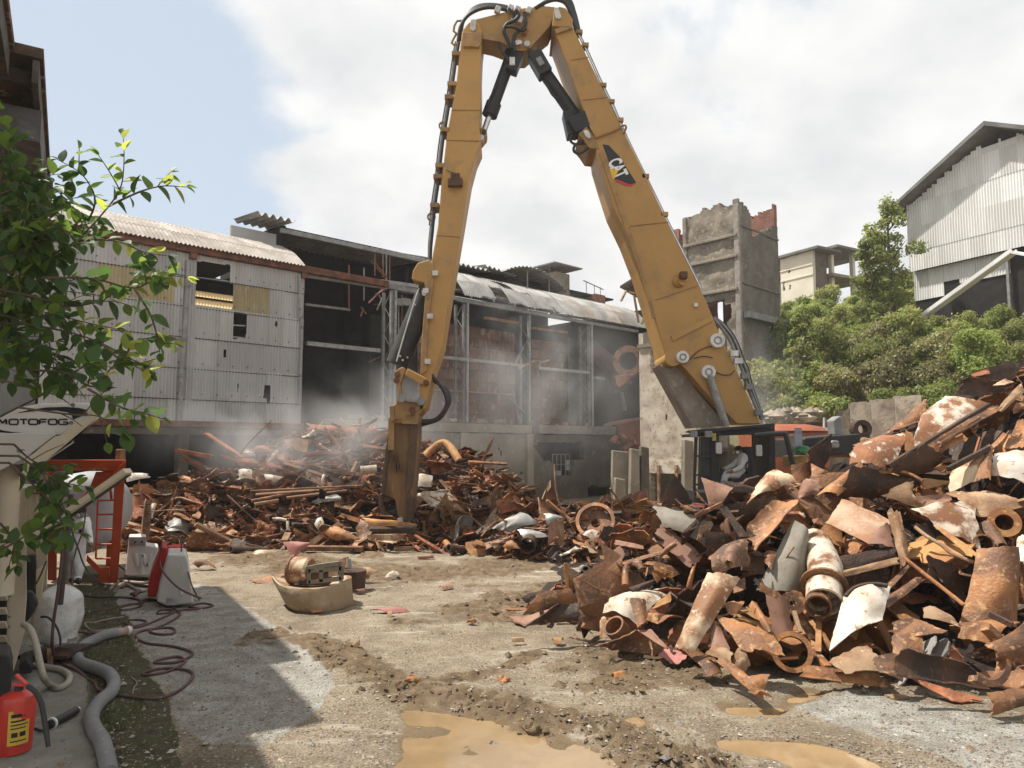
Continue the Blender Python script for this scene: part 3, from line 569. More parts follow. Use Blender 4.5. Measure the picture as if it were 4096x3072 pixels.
# lattice posts of the stripped bays
def lattice(a, z0, z1, pipe=True):
    mb = MB(); WL.box(mb, a-.07, a+.07, z0, z1, -.08, .06); p = mk('lattice_post', mb, STEELG, fac)
    mb = MB(); WL.box(mb, a-.06, a+.06, z0, z1, -.72, -.60); mk('post_chord', mb, STEELG, p)
    n = int((z1-z0)/.62); mb = MB()
    for i in range(n):
        za, zb = z0+(z1-z0)*i/n, z0+(z1-z0)*(i+1)/n; o0, o1 = (-.05,-.62) if i%2 else (-.62,-.05)
        if R2.random() < .12: continue
        mb.bar(WL.P(a,za,o0), WL.P(a,zb,o1), .045, .02)
    props(mk('post_lacing', mb, STEELG, p), kind='stuff')
    if pipe: mb = MB(); mb.cyl(WL.P(a+.1,z0,.15), WL.P(a+.1,z1,.15), .065, 8); mk('post_downpipe', mb, PIPEG, p, smooth=50)
for a in (4.25, 8.4, 12.8, 17.55): lattice(a, 4.0, ZEV-.05, a != 12.8)
def wbar(Zf, p, q, w, m, o=-.2, nm='steel_rail', h=None, o2=None):
    mb = MB(); mb.bar(WL.P(*WL.SZ(*Zf(*p), o), o), WL.P(*WL.SZ(*Zf(*q), o if o2 is None else o2), o if o2 is None else o2), w, h or w); return mk(nm, mb, m, fac)
wbar(ZM,(590,560),(1180,645),.14,PIPEG,-.1); wbar(ZM,(600,1057),(1140,1112),.17,PIPEG,-.15); wbar(ZM,(590,770),(920,810),.1,STEELG,-1.6)
wbar(ZM,(1250,660),(1430,690),.13,PIPEG,-.1); wbar(ZM,(1150,600),(1440,640),.16,PIPEG,.0); wbar(ZM,(580,280),(1500,430),.09,STEELG,-2.7)
wbar(ZN,(120,945),(860,1022),.15,PIPEG,.12); wbar(ZN,(1000,1045),(1450,1085),.15,PIPEG,.12); wbar(ZN,(1500,1128),(1585,1135),.13,PIPEG,.12)
wbar(ZN,(230,425),(900,522),.12,STEELG,.0); wbar(ZN,(1110,560),(1900,682),.12,STEELG,.0); wbar(ZN,(520,600),(850,650),.14,OCHRE,-1.2); wbar(ZN,(945,690),(1260,730),.12,OCHRE,-1.2)
wbar(ZN,(820,1047),(970,980),.1,TAN,.3,'dangling_bar'); wbar(ZN,(1000,1000),(1095,975),.1,TAN,.3,'dangling_bar'); wbar(ZN,(770,1240),(840,1548),.12,STEELG,.1,'leaning_rail',.05)
wbar(ZN,(720,1310),(865,1440),.42,GREYST,.2,'bent_sheet',.04); wbar(ZN,(865,860),(800,1000),.1,STEELG,-.4,'dangling_bar'); wbar(ZN,(1740,1260),(1770,1420),.2,PLAST,-1.5,'hanging_sheet',.05)
# twisted trusses hanging in the open bay
for p, q in (((1075,450),(1170,560)),((1090,440),(1200,580)),((1105,400),(1105,560)),((1165,400),(1165,570)),((1190,400),(1190,600)),((1215,420),(1215,620)),((1170,560),(1230,640)),((1180,640),(1060,760)),((1215,640),(1110,700)),((1130,690),(1180,800)),((1175,690),(1120,810)),((1000,790),(1040,840)),((1020,800),(1000,860)),((1090,770),(1170,770)),((1025,500),(1025,740)),((915,480),(915,800)),((1280,760),(1280,1050)),((1305,700),(1305,1060)),((1060,1195),(1200,1130))):
    wbar(ZM,p,q,.055,STEELR if (p[0]*7)%3 < 2 else STEELG,-1.0,'bent_truss_bar',o2=-.7)
for x in (1285, 1340): mb = MB(); c = WL.P(*WL.SZ(*ZM(x,752), -.9), -.9); mb.box(c, (.42,.12,.32), np.stack([WL.d, WL.n, [0,0,1]],1)); mk('floodlight', mb, PIPEG, fac)
# rusted panel silo walls seen through the frame
PANR = [M('rusted_panel', (.165,.08,.05), (.095,.05,.036), (.31,.245,.19), sc_=1.5, c3t=(.56,.68), c3s=2.2, rough=.85, stretch=(1,1,.35)), M('rusted_panel_pale', (.25,.17,.125), (.145,.075,.05), (.33,.27,.22), sc_=1.5, c3t=(.55,.66), c3s=2, rough=.85, stretch=(1,1,.35)), M('rusted_panel_dark', (.115,.058,.04), (.075,.038,.028), (.19,.11,.075), sc_=2, rough=.85, stretch=(1,1,.35))]
SIL = -1.9
def silo(Zl, Zr_, z0, z1, cols, rows):
    a0 = WL.SZ(*Zl, SIL)[0]; a1 = WL.SZ(*Zr_, SIL)[0]
    for r in range(rows):
        for c in range(cols):
            mb = MB(); w = (a1-a0)/cols; h = (z1-z0)/rows; WL.box(mb, a0+c*w+.008, a0+(c+1)*w-.008, z0+r*h+.01, z0+(r+1)*h-.01, SIL-.06, SIL+R2.uniform(-.006,.006))
            mk('silo_panel', mb, R2.choice([PANR[0],PANR[0],PANR[0],PANR[1]]) if r > 3 else PANR[0], fac)
        mb = MB(); WL.box(mb, a0, a1, z0+r*h-.028, z0+r*h+.028, SIL-.05, SIL+.06); mk('silo_rail', mb, STEELR if R2.random() < .85 else TAN, fac)
silo(ZN(-60,640), ZN(795,700), 3.95, 9.1, 10, 9); silo(ZN(945,690), ZN(1262,730), 3.95, 8.9, 4, 9)
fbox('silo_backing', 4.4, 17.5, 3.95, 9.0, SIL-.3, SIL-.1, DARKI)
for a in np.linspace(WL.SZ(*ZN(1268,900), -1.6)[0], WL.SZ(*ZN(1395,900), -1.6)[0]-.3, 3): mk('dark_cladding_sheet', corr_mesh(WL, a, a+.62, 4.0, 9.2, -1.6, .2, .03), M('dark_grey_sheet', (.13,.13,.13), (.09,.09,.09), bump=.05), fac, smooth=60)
# concrete lower storey
def holed_wall(pl, a0, a1, z0, z1, keep, o, th, cell, name, m, parent, jit=.0, m2=None, **k):
    na, nz = int(round((a1-a0)/cell))+1, int(round((z1-z0)/cell))+1; A = np.linspace(a0, a1, na); Z = np.linspace(z0, z1, nz); AA, ZZ = np.meshgrid(A, Z, indexing='ij')
    K = keep((AA[:-1,:-1]+AA[1:,1:])/2, (ZZ[:-1,:-1]+ZZ[1:,1:])/2); r = np.random.RandomState(3); e = np.ones((na,nz)); e[0] = e[-1] = 0; e[:,0] = 0
    AA = AA + r.uniform(-.3,.3,AA.shape)*cell*e*(jit>0); ZZ = ZZ + r.uniform(-.3,.3,ZZ.shape)*cell*e*(jit>0); OO = o + (fbm(AA*1.7, ZZ*1.7, 4, 11)-.47)*jit
    mb = MB(); F_ = pl.G(AA, ZZ, OO).reshape(-1,3); B_ = pl.G(AA, ZZ, o-th+0*OO).reshape(-1,3); n = na*nz; fs = []; f2 = []
    Kp = np.zeros((na+1, nz+1), bool); Kp[1:na, 1:nz] = K
    for i in range(na-1):
        for j in range(nz-1):
            if not K[i,j]: continue
            q = (i*nz+j, (i+1)*nz+j, (i+1)*nz+j+1, i*nz+j+1); fs.append(q); f2.append(tuple(n+t for t in reversed(q)))
            for (di,dj),(x,y) in (((-1,0),(q[3],q[0])),((1,0),(q[1],q[2])),((0,-1),(q[0],q[1])),((0,1),(q[2],q[3]))):
                if not Kp[i+1+di, j+1+dj]: f2.append((y, x, n+x, n+y))
    used = sorted({t for f in fs+f2 for t in f}); remap = {t: i for i, t in enumerate(used)}; allv = np.concatenate([F_, B_])[used]
    mb.add(allv, [tuple(remap[t] for t in f) for f in fs], 0); mb.f += [tuple(remap[t] for t in f) for f in f2]; mb.m += [1]*len(f2)
    return mk(name, mb, [m, m2 or m], parent, smooth=35, **k)
H1 = [wpoly(ZO, ((975,405),(1000,380),(1400,370),(1420,520),(1320,530),(1310,670),(1160,672),(1150,560),(1060,530),(1000,460))), wpoly(ZO, ((1455,760),(1655,765),(1670,960),(1440,960))), wpoly(ZO, ((640,425),(670,430),(690,500),(680,530),(665,470))), wpoly(ZO, ((755,640),(780,640),(780,665),(755,665))), wpoly(ZO, ((840,640),(870,640),(870,668),(840,668))), wpoly(ZO, ((395,590),(420,590),(418,612),(400,612)))]
holed_wall(WL, 3.0, 13.0, 0, 3.5, lambda a, z: ~np.any([in_poly(a, z, h) for h in H1], 0), 0, .35, .14, 'concrete_wall', CONCR, fac, .06)
holed_wall(WL, 13.03, 21.5, 0, 3.5, lambda a, z: ~np.any([in_poly(a, z, h) for h in H1], 0), -.06, .35, .14, 'concrete_wall', CONCD, fac, .08)
fbox('edge_beam', 1.0, 12.9, 3.52, 3.95, -.3, .12, CONCR, bevel=.03); fbox('edge_beam', 13.4, 20.3, 3.52, 3.98, -.3, .16, M('pale_grey_concrete', (.30,.28,.25), (.24,.22,.19), bump=.2), bevel=.03)
for a in (8.35, 12.75): fbox('wall_pier', a-.22, a+.22, 0, 3.5, .0, .16, CONCR, bevel=.02)
for i in range(5): a = WL.SZ(*ZO(1155+i*38,520))[0]; fbox('window_bar', a-.02, a+.02, WL.SZ(*ZO(1200,672))[1], WL.SZ(*ZO(1200,480))[1], -.25, -.21, STEELG)
for y in (480, 570): z = WL.SZ(*ZO(1230,y))[1]; fbox('window_bar', WL.SZ(*ZO(1150,520))[0], WL.SZ(*ZO(1310,520))[0], z-.02, z+.02, -.27, -.23, STEELG)
for x0, x1, y0, y1 in ((1185,1228,625,670),(1268,1305,530,575),(1270,1308,578,622)): a0, z0 = WL.SZ(*ZO(x0,y1)); a1, z1 = WL.SZ(*ZO(x1,y0)); fbox('window_pane', a0, a1, z0, z1, -.24, -.22, M('dusty_glass', (.35,.36,.37), (.28,.28,.28), rough=.3, bump=0))
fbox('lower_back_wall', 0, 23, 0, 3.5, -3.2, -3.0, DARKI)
for i in range(26):
    a = R2.uniform(2, 20.5); s_ = R2.uniform(.12,.35); mb = MB(); p = WL.P(a, 3.98+s_*.3, R2.uniform(-.2,.1)); Rm = np.array(Matrix.Rotation(R2.uniform(0,3),3,'Z') @ Matrix.Rotation(R2.uniform(-.5,.5),3,'X')); mb.box(p, (s_*1.8, s_, s_*.6), Rm); mk('rubble_lump', mb, CONCR if R2.random() < .7 else BRICKR, fac)
# round rust red hood and broken chute hung at the right end of the frame
hood = thing('extraction_hood', at(*ZN(1800,1000), 40), 'rust brown drum with a round open mouth hanging beside the white plaster wall', 'machine part')
c = at(*ZN(1805,985), 40.0); ax = np.array([-.35,-.93,.0]); mb = MB(); mb.pipe(c+ax*.2, c-ax*1.3, .80, .09, 26); mk('drum', mb, RUST_B, hood, smooth=40)
mb = MB(); mb.ring(c+ax*.22, ax, .86, .50, .08, 26); mk('mouth_ring', mb, RUST_B, hood, smooth=40)
c2 = at(*ZN(1660,1040), 41.5); mb = MB(); mb.tube([c2+np.array([-1.2,.8,1.4]), c2, c2+np.array([.5,-.3,-1.2])], [.4,.6,.6], 16); mk('duct_elbow', mb, RUST_D, hood, smooth=50)
mb = MB(); mb.prism([at(*ZN(*p), 39.2) for p in ((1690,1120),(1870,1090),(1800,1150),(1720,1215),(1700,1190))], (0,.15,0)); mk('torn_flap', mb, RUST_R, hood)
mb = MB(); mb.bar(at(*ZN(1680,1118),39), at(*ZN(1870,1095),39.3), .12, .05); mk('bracket_bar', mb, TAN, hood)
chute = thing('brick_stack', at(*ZO(1820,330), 40), 'broken red brick shaft with rubble on its ledge at the foot of the white wall', 'ruin')
mb = MB(); mb.prism([at(*ZO(*p), 39.8) for p in ((1715,190),(1790,165),(1900,185),(1940,190),(1945,380),(1715,340))], (0,1.2,0)); mk('shaft', mb, BRICKR, chute)
mb = MB(); mb.bar(at(*ZO(1640,210),39), at(*ZO(1900,165),40), .5, .15); mk('broken_slab', mb, BRICKR, chute)
for i in range(18):
    mb = MB(); p = at(*ZO(R2.uniform(1650,1960), R2.uniform(330,450)), 38.6+R2.uniform(-.4,.4)); s_ = R2.uniform(.12,.3); mb.box(p, (s_*2,s_,s_*.8), np.array(Matrix.Rotation(R2.uniform(0,3),3,'Z') @ Matrix.Rotation(R2.uniform(-.7,.7),3,'Y'))); mk('brick', mb, BRICKR, chute)
# ---------------------------------------------------------------- ruined plaster house at the end of the factory
HP = Plane((6.71, 38.0), (.681,-.732))
house = thing('ruined_house', HP.P(2,0), 'sunlit ruined plaster walled house behind the machine boom with one narrow window', 'building')
hp = lambda Zf, pts: [HP.SZ(*Zf(*p)) for p in pts]
ztop = HP.SZ(*ZQ(330,225))[1]
HH = [hp(ZQ, ((368,372),(420,366),(424,545),(372,548))), hp(ZQ, ((572,770),(584,770),(586,880),(576,880))), hp(ZQ, ((608,800),(622,800),(624,876),(610,876))), hp(ZQ, ((474,860),(486,850),(498,862),(496,880),(480,882))), hp(ZQ, ((368,1268),(600,1262),(600,1700),(368,1700)))]
holed_wall(HP, 0, 3.36, 0, ztop, lambda a, z: ~np.any([in_poly(a,z,h) for h in HH], 0) & (z < ztop - .25*fbm(a*3,a*0,3,2)), 0, .4, .12, 'plaster_wall', PLAST, house, .06)
def hbox(name, a0, a1, z0, z1, o0, o1, m): mb = MB(); HP.box(mb, a0, a1, z0, z1, o0, o1); return mk(name, mb, m, house)
z_ = HP.SZ(*ZQ(400,1225))[1]; hbox('white_band', .4, 3.1, z_-.35, z_+.3, .0, .07, WHITE); hbox('cornice', -.05, 3.4, ztop-.9, ztop-.72, .0, .1, CONCR); hbox('grey_panel', .3, 2.2, ztop-.7, ztop-.1, .0, .03, CONCD)
hbox('inner_wall', 0, 3.3, 0, ztop-.4, -3.2, -3, CONCD); hbox('inner_floor', 0, 3.3, 2.6, 2.8, -3, -.45, CONCD)
for x in (445, 575): q = HP.SZ(*ZQ(x,1290)); hbox('timber_post', q[0]-.07, q[0]+.07, 0, q[1]+.5, .08, .2, TAN)
mb = MB(); g = [at(*ZN(*p), 43) for p in ((1735,335),(1900,225),(2010,330),(2010,380),(1905,440),(1790,375))]; mb.prism(g, (1.5,2.2,0)); mk('gable_boarding', mb, M('dark_timber', (.085,.06,.04), (.05,.036,.026), bump=.3), house)
for p, q in (((1725,335),(1915,215)), ((1910,215),(2060,330))): mb = MB(); A_, B_ = at(*ZN(*p),42.4), at(*ZN(*q),42.4); up = np.array([0,0,.12]); mb.prism([A_, B_, B_+up, A_+up], (1.8,2.8,0)); mk('roof_slope', mb, M('grey_tile', (.20,.18,.16), (.14,.125,.11), bump=.3, bsc=14), house)
for p, q in (((1780,360),(1735,450)), ((1850,400),(1890,640)), ((1800,370),(1940,400)), ((1960,560),(1920,650))): mb = MB(); mb.bar(at(*ZN(*p),42), at(*ZN(*q),41.6), .1); mk('broken_rafter', mb, TAN, house)
for (x0,x1,y0,y1,Y,m) in ((215,290,1105,1420,34.2,CONCR),(290,362,1090,1420,34.4,CONCD),(100,190,1325,1540,33,CONCR),(610,690,1040,1420,34.5,CONCR),(80,215,1120,1420,35.2,CONCR)):
    mb = MB(); a = at(*ZQ(x0,y0),Y); b = at(*ZQ(x1,y0),Y); mb.prism([(a[0],Y,0),(b[0],Y,0),(b[0],Y,b[2]),(a[0]+.1,Y,a[2]+.08)], (0,.7,0)); mk('broken_pillar', mb, m, house, bevel=.04)
mb = MB(); mb.bar(at(*ZQ(325,780),40), at(*ZQ(440,1010),39.6), .06); mk('loose_pipe', mb, STEELG, house)
# ---------------------------------------------------------------- concrete tower
tc_ = at(*ZR(640,1000), 44.0)
TL = Plane((tc_[0]-.681*0, tc_[1]), (.681,-.732)); TRp = Plane((tc_[0], tc_[1]), (.732,.681))
tower = thing('concrete_tower', (tc_[0], tc_[1], 0), 'tall roofless concrete tower with crumbling top standing between the boom and the bushes', 'tower')
tw = -TL.SZ(*ZR(325,660))[0]; tr_ = TRp.SZ(*ZR(842,600))[0]; zt = TL.SZ(*ZR(594,575))[1]
lt = [TL.SZ(*ZR(*p)) for p in ((325,660),(345,650),(400,640),(440,612),(480,605),(510,578),(545,590),(592,572))]
rt = [TRp.SZ(*ZR(*p)) for p in ((592,530),(610,535),(640,560),(660,590),(690,610),(698,700),(705,750),(740,752),(790,722),(830,705),(842,700))]
th_ = [TL.SZ(*ZR(*p)) for p in ((470,1115),(545,1110),(560,1130),(598,1135),(592,1215),(560,1245),(575,1300),(455,1290),(440,1150))]
holed_wall(TL, -tw, 0, 0, zt+2, lambda a, z: (z < np.interp(a, [p[0] for p in lt], [p[1] for p in lt]) + (fbm(a*4,a*0,3,5)-.45)*.5) & ~in_poly(a, z, th_), 0, .4, .16, 'tower_wall', TOWERM, tower, .22)
holed_wall(TRp, 0, tr_, 0, zt+2.5, lambda a, z: z < np.interp(a, [p[0] for p in rt], [p[1] for p in rt]) + (fbm(a*4,a*0+9,3,5)-.45)*.35, 0, .4, .16, 'tower_wall', TOWERS, tower, .06)
Tb = Plane(tuple(TRp.P(tr_,0)[:2]), (-.681,.732)); Tc = Plane(tuple(TL.P(-tw,0)[:2]), (.732,.681))
zb2 = TRp.SZ(*ZR(838,598))[1]; holed_wall(Tb, .02, tw, 0, zb2+1, lambda a, z: z < zb2-.12*a+(fbm(a*3,a*0+3,3,8)-.45)*.8, 0, .4, .16, 'tower_wall', TOWERS, tower, .08, BRICKR)
holed_wall(Tc, 0, tr_-.4, 0, zt+.5, lambda a, z: z < zt-.9+(fbm(a*3,a*0+3,3,8)-.45)*1.2, -.4, .4, .2, 'tower_wall', BRICKR, tower, .08, BRICKR)
for y0, y1, x0, x1 in ((830,735,350,596),(935,848,380,600),(1090,1040,430,605)):
    q = TL.SZ(*ZR((x0+x1)/2,(y0+y1)/2)); mb = MB(); TL.box(mb, -tw, -.1, q[1]-.10, q[1]+.10, .02, .2); mk('string_course', mb, TOWERM, tower, bevel=.04)
for y in (735, 1040): q = TRp.SZ(*ZR(740,y)); mb = MB(); TRp.box(mb, .2, tr_, q[1]-.05, q[1]+.05, .0, .07); mk('string_course', mb, TOWERS, tower)
mb = MB(); TL.box(mb, -.32, .06, 0, zt-.1, -.1, .12); mk('corner_pier', mb, M('pale_render', (.30,.275,.24), (.23,.205,.18), bump=.4, bsc=6), tower, bevel=.05)
mb = MB(); TL.box(mb, -tw-.05, -tw+.25, 0, TL.SZ(*ZR(328,655))[1], -.1, .12); mk('corner_pier', mb, TOWERM, tower, bevel=.05)
q = TRp.SZ(*ZR(760,1215)); mb = MB(); TRp.box(mb, .2, tr_+.2, q[1]-.2, q[1]+.2, .05, .4); mk('concrete_lintel', mb, PIPEG, tower)
# ---------------------------------------------------------------- white gabled shed on the hill
g0 = at(*ZR(1560,600), 48.0); GP = Plane((g0[0], g0[1]), (.447,-.894))
shed = thing('gabled_shed', GP.P(5,0), 'white corrugated shed with a big dark gable roof up on the bushy hill', 'building')
zb0 = GP.SZ(*ZR(1580,950))[1]; zl = GP.SZ(*ZR(1560,590))[1]; rs, rz = GP.SZ(*ZR(2045,160)); W2 = 2*rs
CLAD2 = M('white_gable_cladding', (.68,.68,.66), (.60,.595,.57), (.46,.38,.29), sc_=.8, c3t=(.68,.78), rough=.7, bump=.05, stretch=(1,1,.2))
rows = [zb0, *[GP.SZ(*ZR(1575,y))[1] for y in (845,716)]]; hrow = rows[2]-rows[1]
rows += [rows[2]+hrow*k for k in (1.05,2.1,3.2,4.3,5.4,6.5)]
for r in range(len(rows)-1):
    for a in np.arange(0, W2, 1.02):
        hz = lambda t: zl + (rz-zl)*(1-abs(t-rs)/rs) - .15
        z1 = min(rows[r+1], max(hz(a), hz(min(a+1.0, W2)))); z0 = rows[r]-.06
        if a > 11 or z1-z0 < .15: continue
        holes = [[(a-1,hz(a-1)), (a+2,hz(a+2)), (a+2,99), (a-1,99)]] if z1 < rows[r+1] or hz(a) < rows[r+1] else []
        mb = corr_mesh(GP, a, a+1.02, z0, z1, .02*(r%2)+.02, .17, .026, nz=6, holes=holes)
        if mb.f: mk('cladding_sheet', mb, CLAD2, shed, smooth=60)
gbk = M('dark_roof_sheet', (.16,.155,.15), (.11,.105,.10), (.22,.21,.20), sc_=1, rough=.8)
for t0, t1 in ((-.75, rs), (2*rs+.75, rs)):
    zf = lambda t: zl+(rz-zl)*(1-abs(t-rs)/rs); mb = MB(); q = [GP.P(t0, zf(t0)+.02, 1.0), GP.P(t1, zf(t1)+.02, 1.0), GP.P(t1, zf(t1)+.30, 1.0), GP.P(t0, zf(t0)+.22, 1.0)]; mb.prism(q, -GP.n*16); mk('roof', mb, gbk, shed)
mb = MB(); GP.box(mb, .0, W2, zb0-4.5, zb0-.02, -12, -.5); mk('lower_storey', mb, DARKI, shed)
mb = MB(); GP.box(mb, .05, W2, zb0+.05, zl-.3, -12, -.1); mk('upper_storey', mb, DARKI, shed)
for a in np.arange(.0, 6.0, 1.02): z1 = zb0-.02; mk('lower_cladding_sheet', corr_mesh(GP, a, a+1.0, zb0-2.0-.3*(a>3)+.9*(a>1.5), z1, -.42, .17, .026), CLAD2, shed, smooth=60)
for a in (6.0, 7.6): mb = MB(); GP.box(mb, a, a+.15, zb0-4, zb0, -.3, -.15); mk('steel_post', mb, STEELG, shed)
conv = thing('conveyor_arm', at(*ZR(1900,1030), 42), 'long pale diagonal conveyor chute below the white gabled shed', 'conveyor')
A_, B_ = at(*ZR(1660,1205), 44), at(*ZR(2160,845), 39); mb = MB(); mb.bar(A_, B_, .5, .08); mk('chute_bed', mb, CLAD2, conv)
for q in (-.24,.24): mb = MB(); d = np.cross(B_-A_, (0,0,1)); d /= np.linalg.norm(d); mb.bar(A_+d*q+np.array([0,0,.12]), B_+d*q+np.array([0,0,.12]), .05, .22); mk('chute_side', mb, CLAD2, conv)
mb = MB(); mb.bar(at(*ZR(2160,845),39), at(*ZR(2240,860),38), .5, .1); mk('chute_head', mb, CLAD2, conv)
# ---------------------------------------------------------------- small cream building beyond
cb0 = at(*ZR(1040,900), 72); CP = Plane((cb0[0], cb0[1]), (.5,-.86)); CP2 = Plane((cb0[0], cb0[1]), (.86,.5))
cream = thing('cream_building', (cb0[0], cb0[1], 8), 'small cream block with flat projecting roof beside the tower', 'building')
CRM = M('cream_render', (.62,.575,.48), (.56,.52,.43), (.50,.45,.36), sc_=.5, c3t=(.6,.8), bump=.1)
ca0 = CP.SZ(*ZR(860,900))[0]; ct = CP.SZ(*ZR(1038,835))[1]; ch = [CP.SZ(*ZR(*p)) for p in ((1045,0),)]
wn = [[CP.SZ(*ZR(*p)) for p in q] for q in (((878,1012),(888,1010),(890,1055),(880,1056)), ((912,1020),(917,1020),(917,1050),(912,1050)), ((890,945),(918,940),(918,955),(890,958)))]
holed_wall(CP, ca0, 0, 8, ct, lambda a, z: ~np.any([in_poly(a,z,h) for h in wn],0), 0, .4, .25, 'front_wall', CRM, cream, .02)
for y in (928, 985): q = CP.SZ(*ZR(960,y)); mb = MB(); CP.box(mb, ca0, 0, q[1]-.06, q[1]+.06, 0, .08); mk('string_course', mb, CRM, cream)
mb = MB(); CP2.box(mb, .45, 2.2, 8, ct-.02, -7, -.02); mk('side_block', mb, CONCD, cream)
mb = MB(); CP2.box(mb, 2.25, 8.5, ct-2.4, ct-2.1, -7, .6); mk('floor_slab', mb, CONCR, cream)
for (t0,t1,z0,z1) in ((-.5,3.2,ct+.0,ct+.25),(2.6,9.6,ct+.55,ct+.8)): mb = MB(); CP2.box(mb, t0, t1, z0, z1, -8, 1.0); mk('roof_slab', mb, gbk, cream)
for t in (3.0, 6.5, 9.0): mb = MB(); CP2.box(mb, t, t+.4, 8, ct+.55, -.4, 0); mk('roof_column', mb, CRM, cream)
# ---------------------------------------------------------------- retaining wall with rubble at the foot of the hill
ret = thing('retaining_wall', at(*ZS(1000,600), 33)*np.array([1,1,0]), 'stained concrete block retaining wall at the foot of the bushes', 'wall')
RW = [((630,480),(920,435),620),((925,395),(1078,378),620),((1083,372),(1255,350),620),((1260,345),(1450,330),620)]
RETM = M('stained_block', (.33,.28,.22), (.20,.16,.125), (.12,.095,.075), sc_=1.2, c3t=(.6,.68), c3s=2, rough=.95, bump=.6, bsc=6)
for i, (p, q, yb) in enumerate(RW):
    Ya, Yb = 34.5-1.1*i, 33.6-1.1*i; a, b = at(*ZS(*p),Ya), at(*ZS(*q),Yb); mb = MB(); n_ = 8; top = [a+(b-a)*k/n_+np.array([0,0,R2.uniform(-.05,.04)]) for k in range(n_+1)]
    pts = [(a[0],Ya,-.2)] + [(b[0],Yb,-.2)] + [tuple(t) for t in reversed(top)]; mb.prism(pts, (.25,.7,0)); mk('wall_block', mb, RETM, ret)
for i in range(60):
    x, y = R2.uniform(320, 720), 0; y = np.interp(x,(320,720),(475,445))+R2.uniform(-14,55); p = at(*ZS(x,y), R2.uniform(33.6,35)); s_ = R2.uniform(.12,.4); mb = MB(); mb.add(OCT*np.array([s_*1.3,s_,s_*.8])*np.array([[R2.uniform(.6,1.2)] for _ in range(6)])+p, [tuple(f) for f in OF])
    mk('rubble_stone', mb, R2.choice([RETM, CONCR, PLAST]), ret)
mb = MB(); mb.prism([(at(*ZS(300,520),35)[0],35,-.2), (at(*ZS(760,520),34)[0],34,-.2), at(*ZS(760,455),34), at(*ZS(500,485),34.6), at(*ZS(300,480),35)], (.3,1.2,0)); mk('rubble_bank', mb, RETM, ret)
# ---------------------------------------------------------------- dark shed at the left edge
LP_n = np.array([.85,.52,0]); LP_n /= np.linalg.norm(LP_n); LP_d = np.array([-LP_n[1], LP_n[0], 0])
LPl = Plane((0,0), (-LP_d[0], -LP_d[1])); LPl.n = LP_n.copy(); LPl.d = LP_d.copy()
lsh = thing('rusty_shed', LPl.P(14,0,-2), 'dark rusted iron shed at the left edge with eaves overhanging the machine', 'building')
LRM = M('rusted_iron_sheet', (.11,.065,.035), (.05,.034,.024), (.24,.18,.12), sc_=1.6, c3t=(.58,.66), c3s=1.6, rough=.85, bump=.3)
def lbox(name, t0, t1, z0, z1, o0, o1, m, **k): mb = MB(); LPl.box(mb, t0, t1, z0, z1, o0, o1); return mk(name, mb, m, lsh, **k)
for t in np.arange(8.6, 18.7, 1.0):
    for z0, z1 in ((0,2.2),(2.15,4.4),(4.35,6.6),(6.55,8.75)): mk('wall_sheet', corr_mesh(LPl, t, min(t+1.03,19.0), z0, z1, -1.3 if t > 11 else -2.1, .2, .03), LRM, lsh, smooth=60)
lbox('end_wall', 18.95, 19.1, 0, 8.9, -9, -1.3, LRM); lbox('end_wall', 8.4, 8.55, 0, 8.9, -9, -2.15, LRM)
lbox('roof', 8.4, 11.0, 8.95, 9.1, -9, -1.7, LRM); lbox('roof', 11.05, 13.25, 8.95, 9.1, -9, -.98, LRM); lbox('roof', 13.3, 19.3, 8.95, 9.12, -9, -.60, LRM)
WBD = M('weathered_board', (.10,.085,.07), (.06,.05,.04), bump=.3)
lbox('eave_board', 13.35, 19.3, 8.55, 8.93, -.74, -.65, WBD); lbox('eave_board', 11.1, 13.2, 8.5, 8.93, -1.12, -1.03, WBD)
for t in (13.8, 15.4, 17.0, 18.6): lbox('rafter_end', t, t+.12, 8.7, 8.93, -1.3, -.76, WBD)
GSB = M('grey_sheet_box', (.16,.16,.17), (.11,.11,.115), bump=.1)
lbox('gutter_box', 14.3, 16.0, 7.95, 8.5, -1.28, -.62, GSB)
# ================================================================ HIGH-REACH EXCAVATOR
YEL = M('machine_yellow_paint', (.425,.24,.068), (.36,.20,.06), (.25,.16,.08), sc_=.8, edge=(.38,.66), c3t=(.55,.74), c3s=2.2, rough=.5, bump=.05, bsc=4, spec=.4)
YELD = M('dusty_yellow_paint', (.36,.215,.085), (.27,.165,.075), (.20,.12,.06), sc_=1.6, rough=.7, bump=.1)
BLK = M('black_paint', (.022,.022,.024), (.03,.03,.03), sc_=3, rough=.45, bump=.03)
RUB = M('black_rubber_hose', (.025,.025,.027), (.035,.034,.033), sc_=6, rough=.55, bump=.05)
CHROME = M('chromed_rod', (.62,.62,.62), (.5,.5,.5), rough=.22, metal=.9, bump=0)
PINM = M('pin_cap_steel', (.60,.59,.55), (.45,.44,.41), rough=.4, metal=.2, bump=.05)
DUSTG = M('dusty_underside', (.38,.33,.28), (.27,.225,.18), (.46,.41,.35), sc_=1.2, rough=.85, bump=.15)
EY = 20.5
ex = thing('demolition_excavator', (9.5, EY+.8, 0), 'huge yellow high-reach demolition excavator with folded boom towering over the yard', 'excavator')
def epr(name, Zf, pts, y0, w, m, bev=.03, parent=None, **k):
    mb = MB(); mb.prism([at(*Zf(*p), y0) for p in pts], (0, w, 0)); return mk(name, mb, m, parent or ex, bevel=bev, **k)
def etube(name, Zf, pts, y, r, m, parent=None, n=8, k=5, smooth=50):
    mb = MB(); P = [at(*Zf(*p[:2]), p[2] if len(p) > 2 else y) for p in pts]; mb.tube(sm(P, k) if len(P) > 2 else P, r, n); return mk(name, mb, m, parent or ex, smooth=smooth)
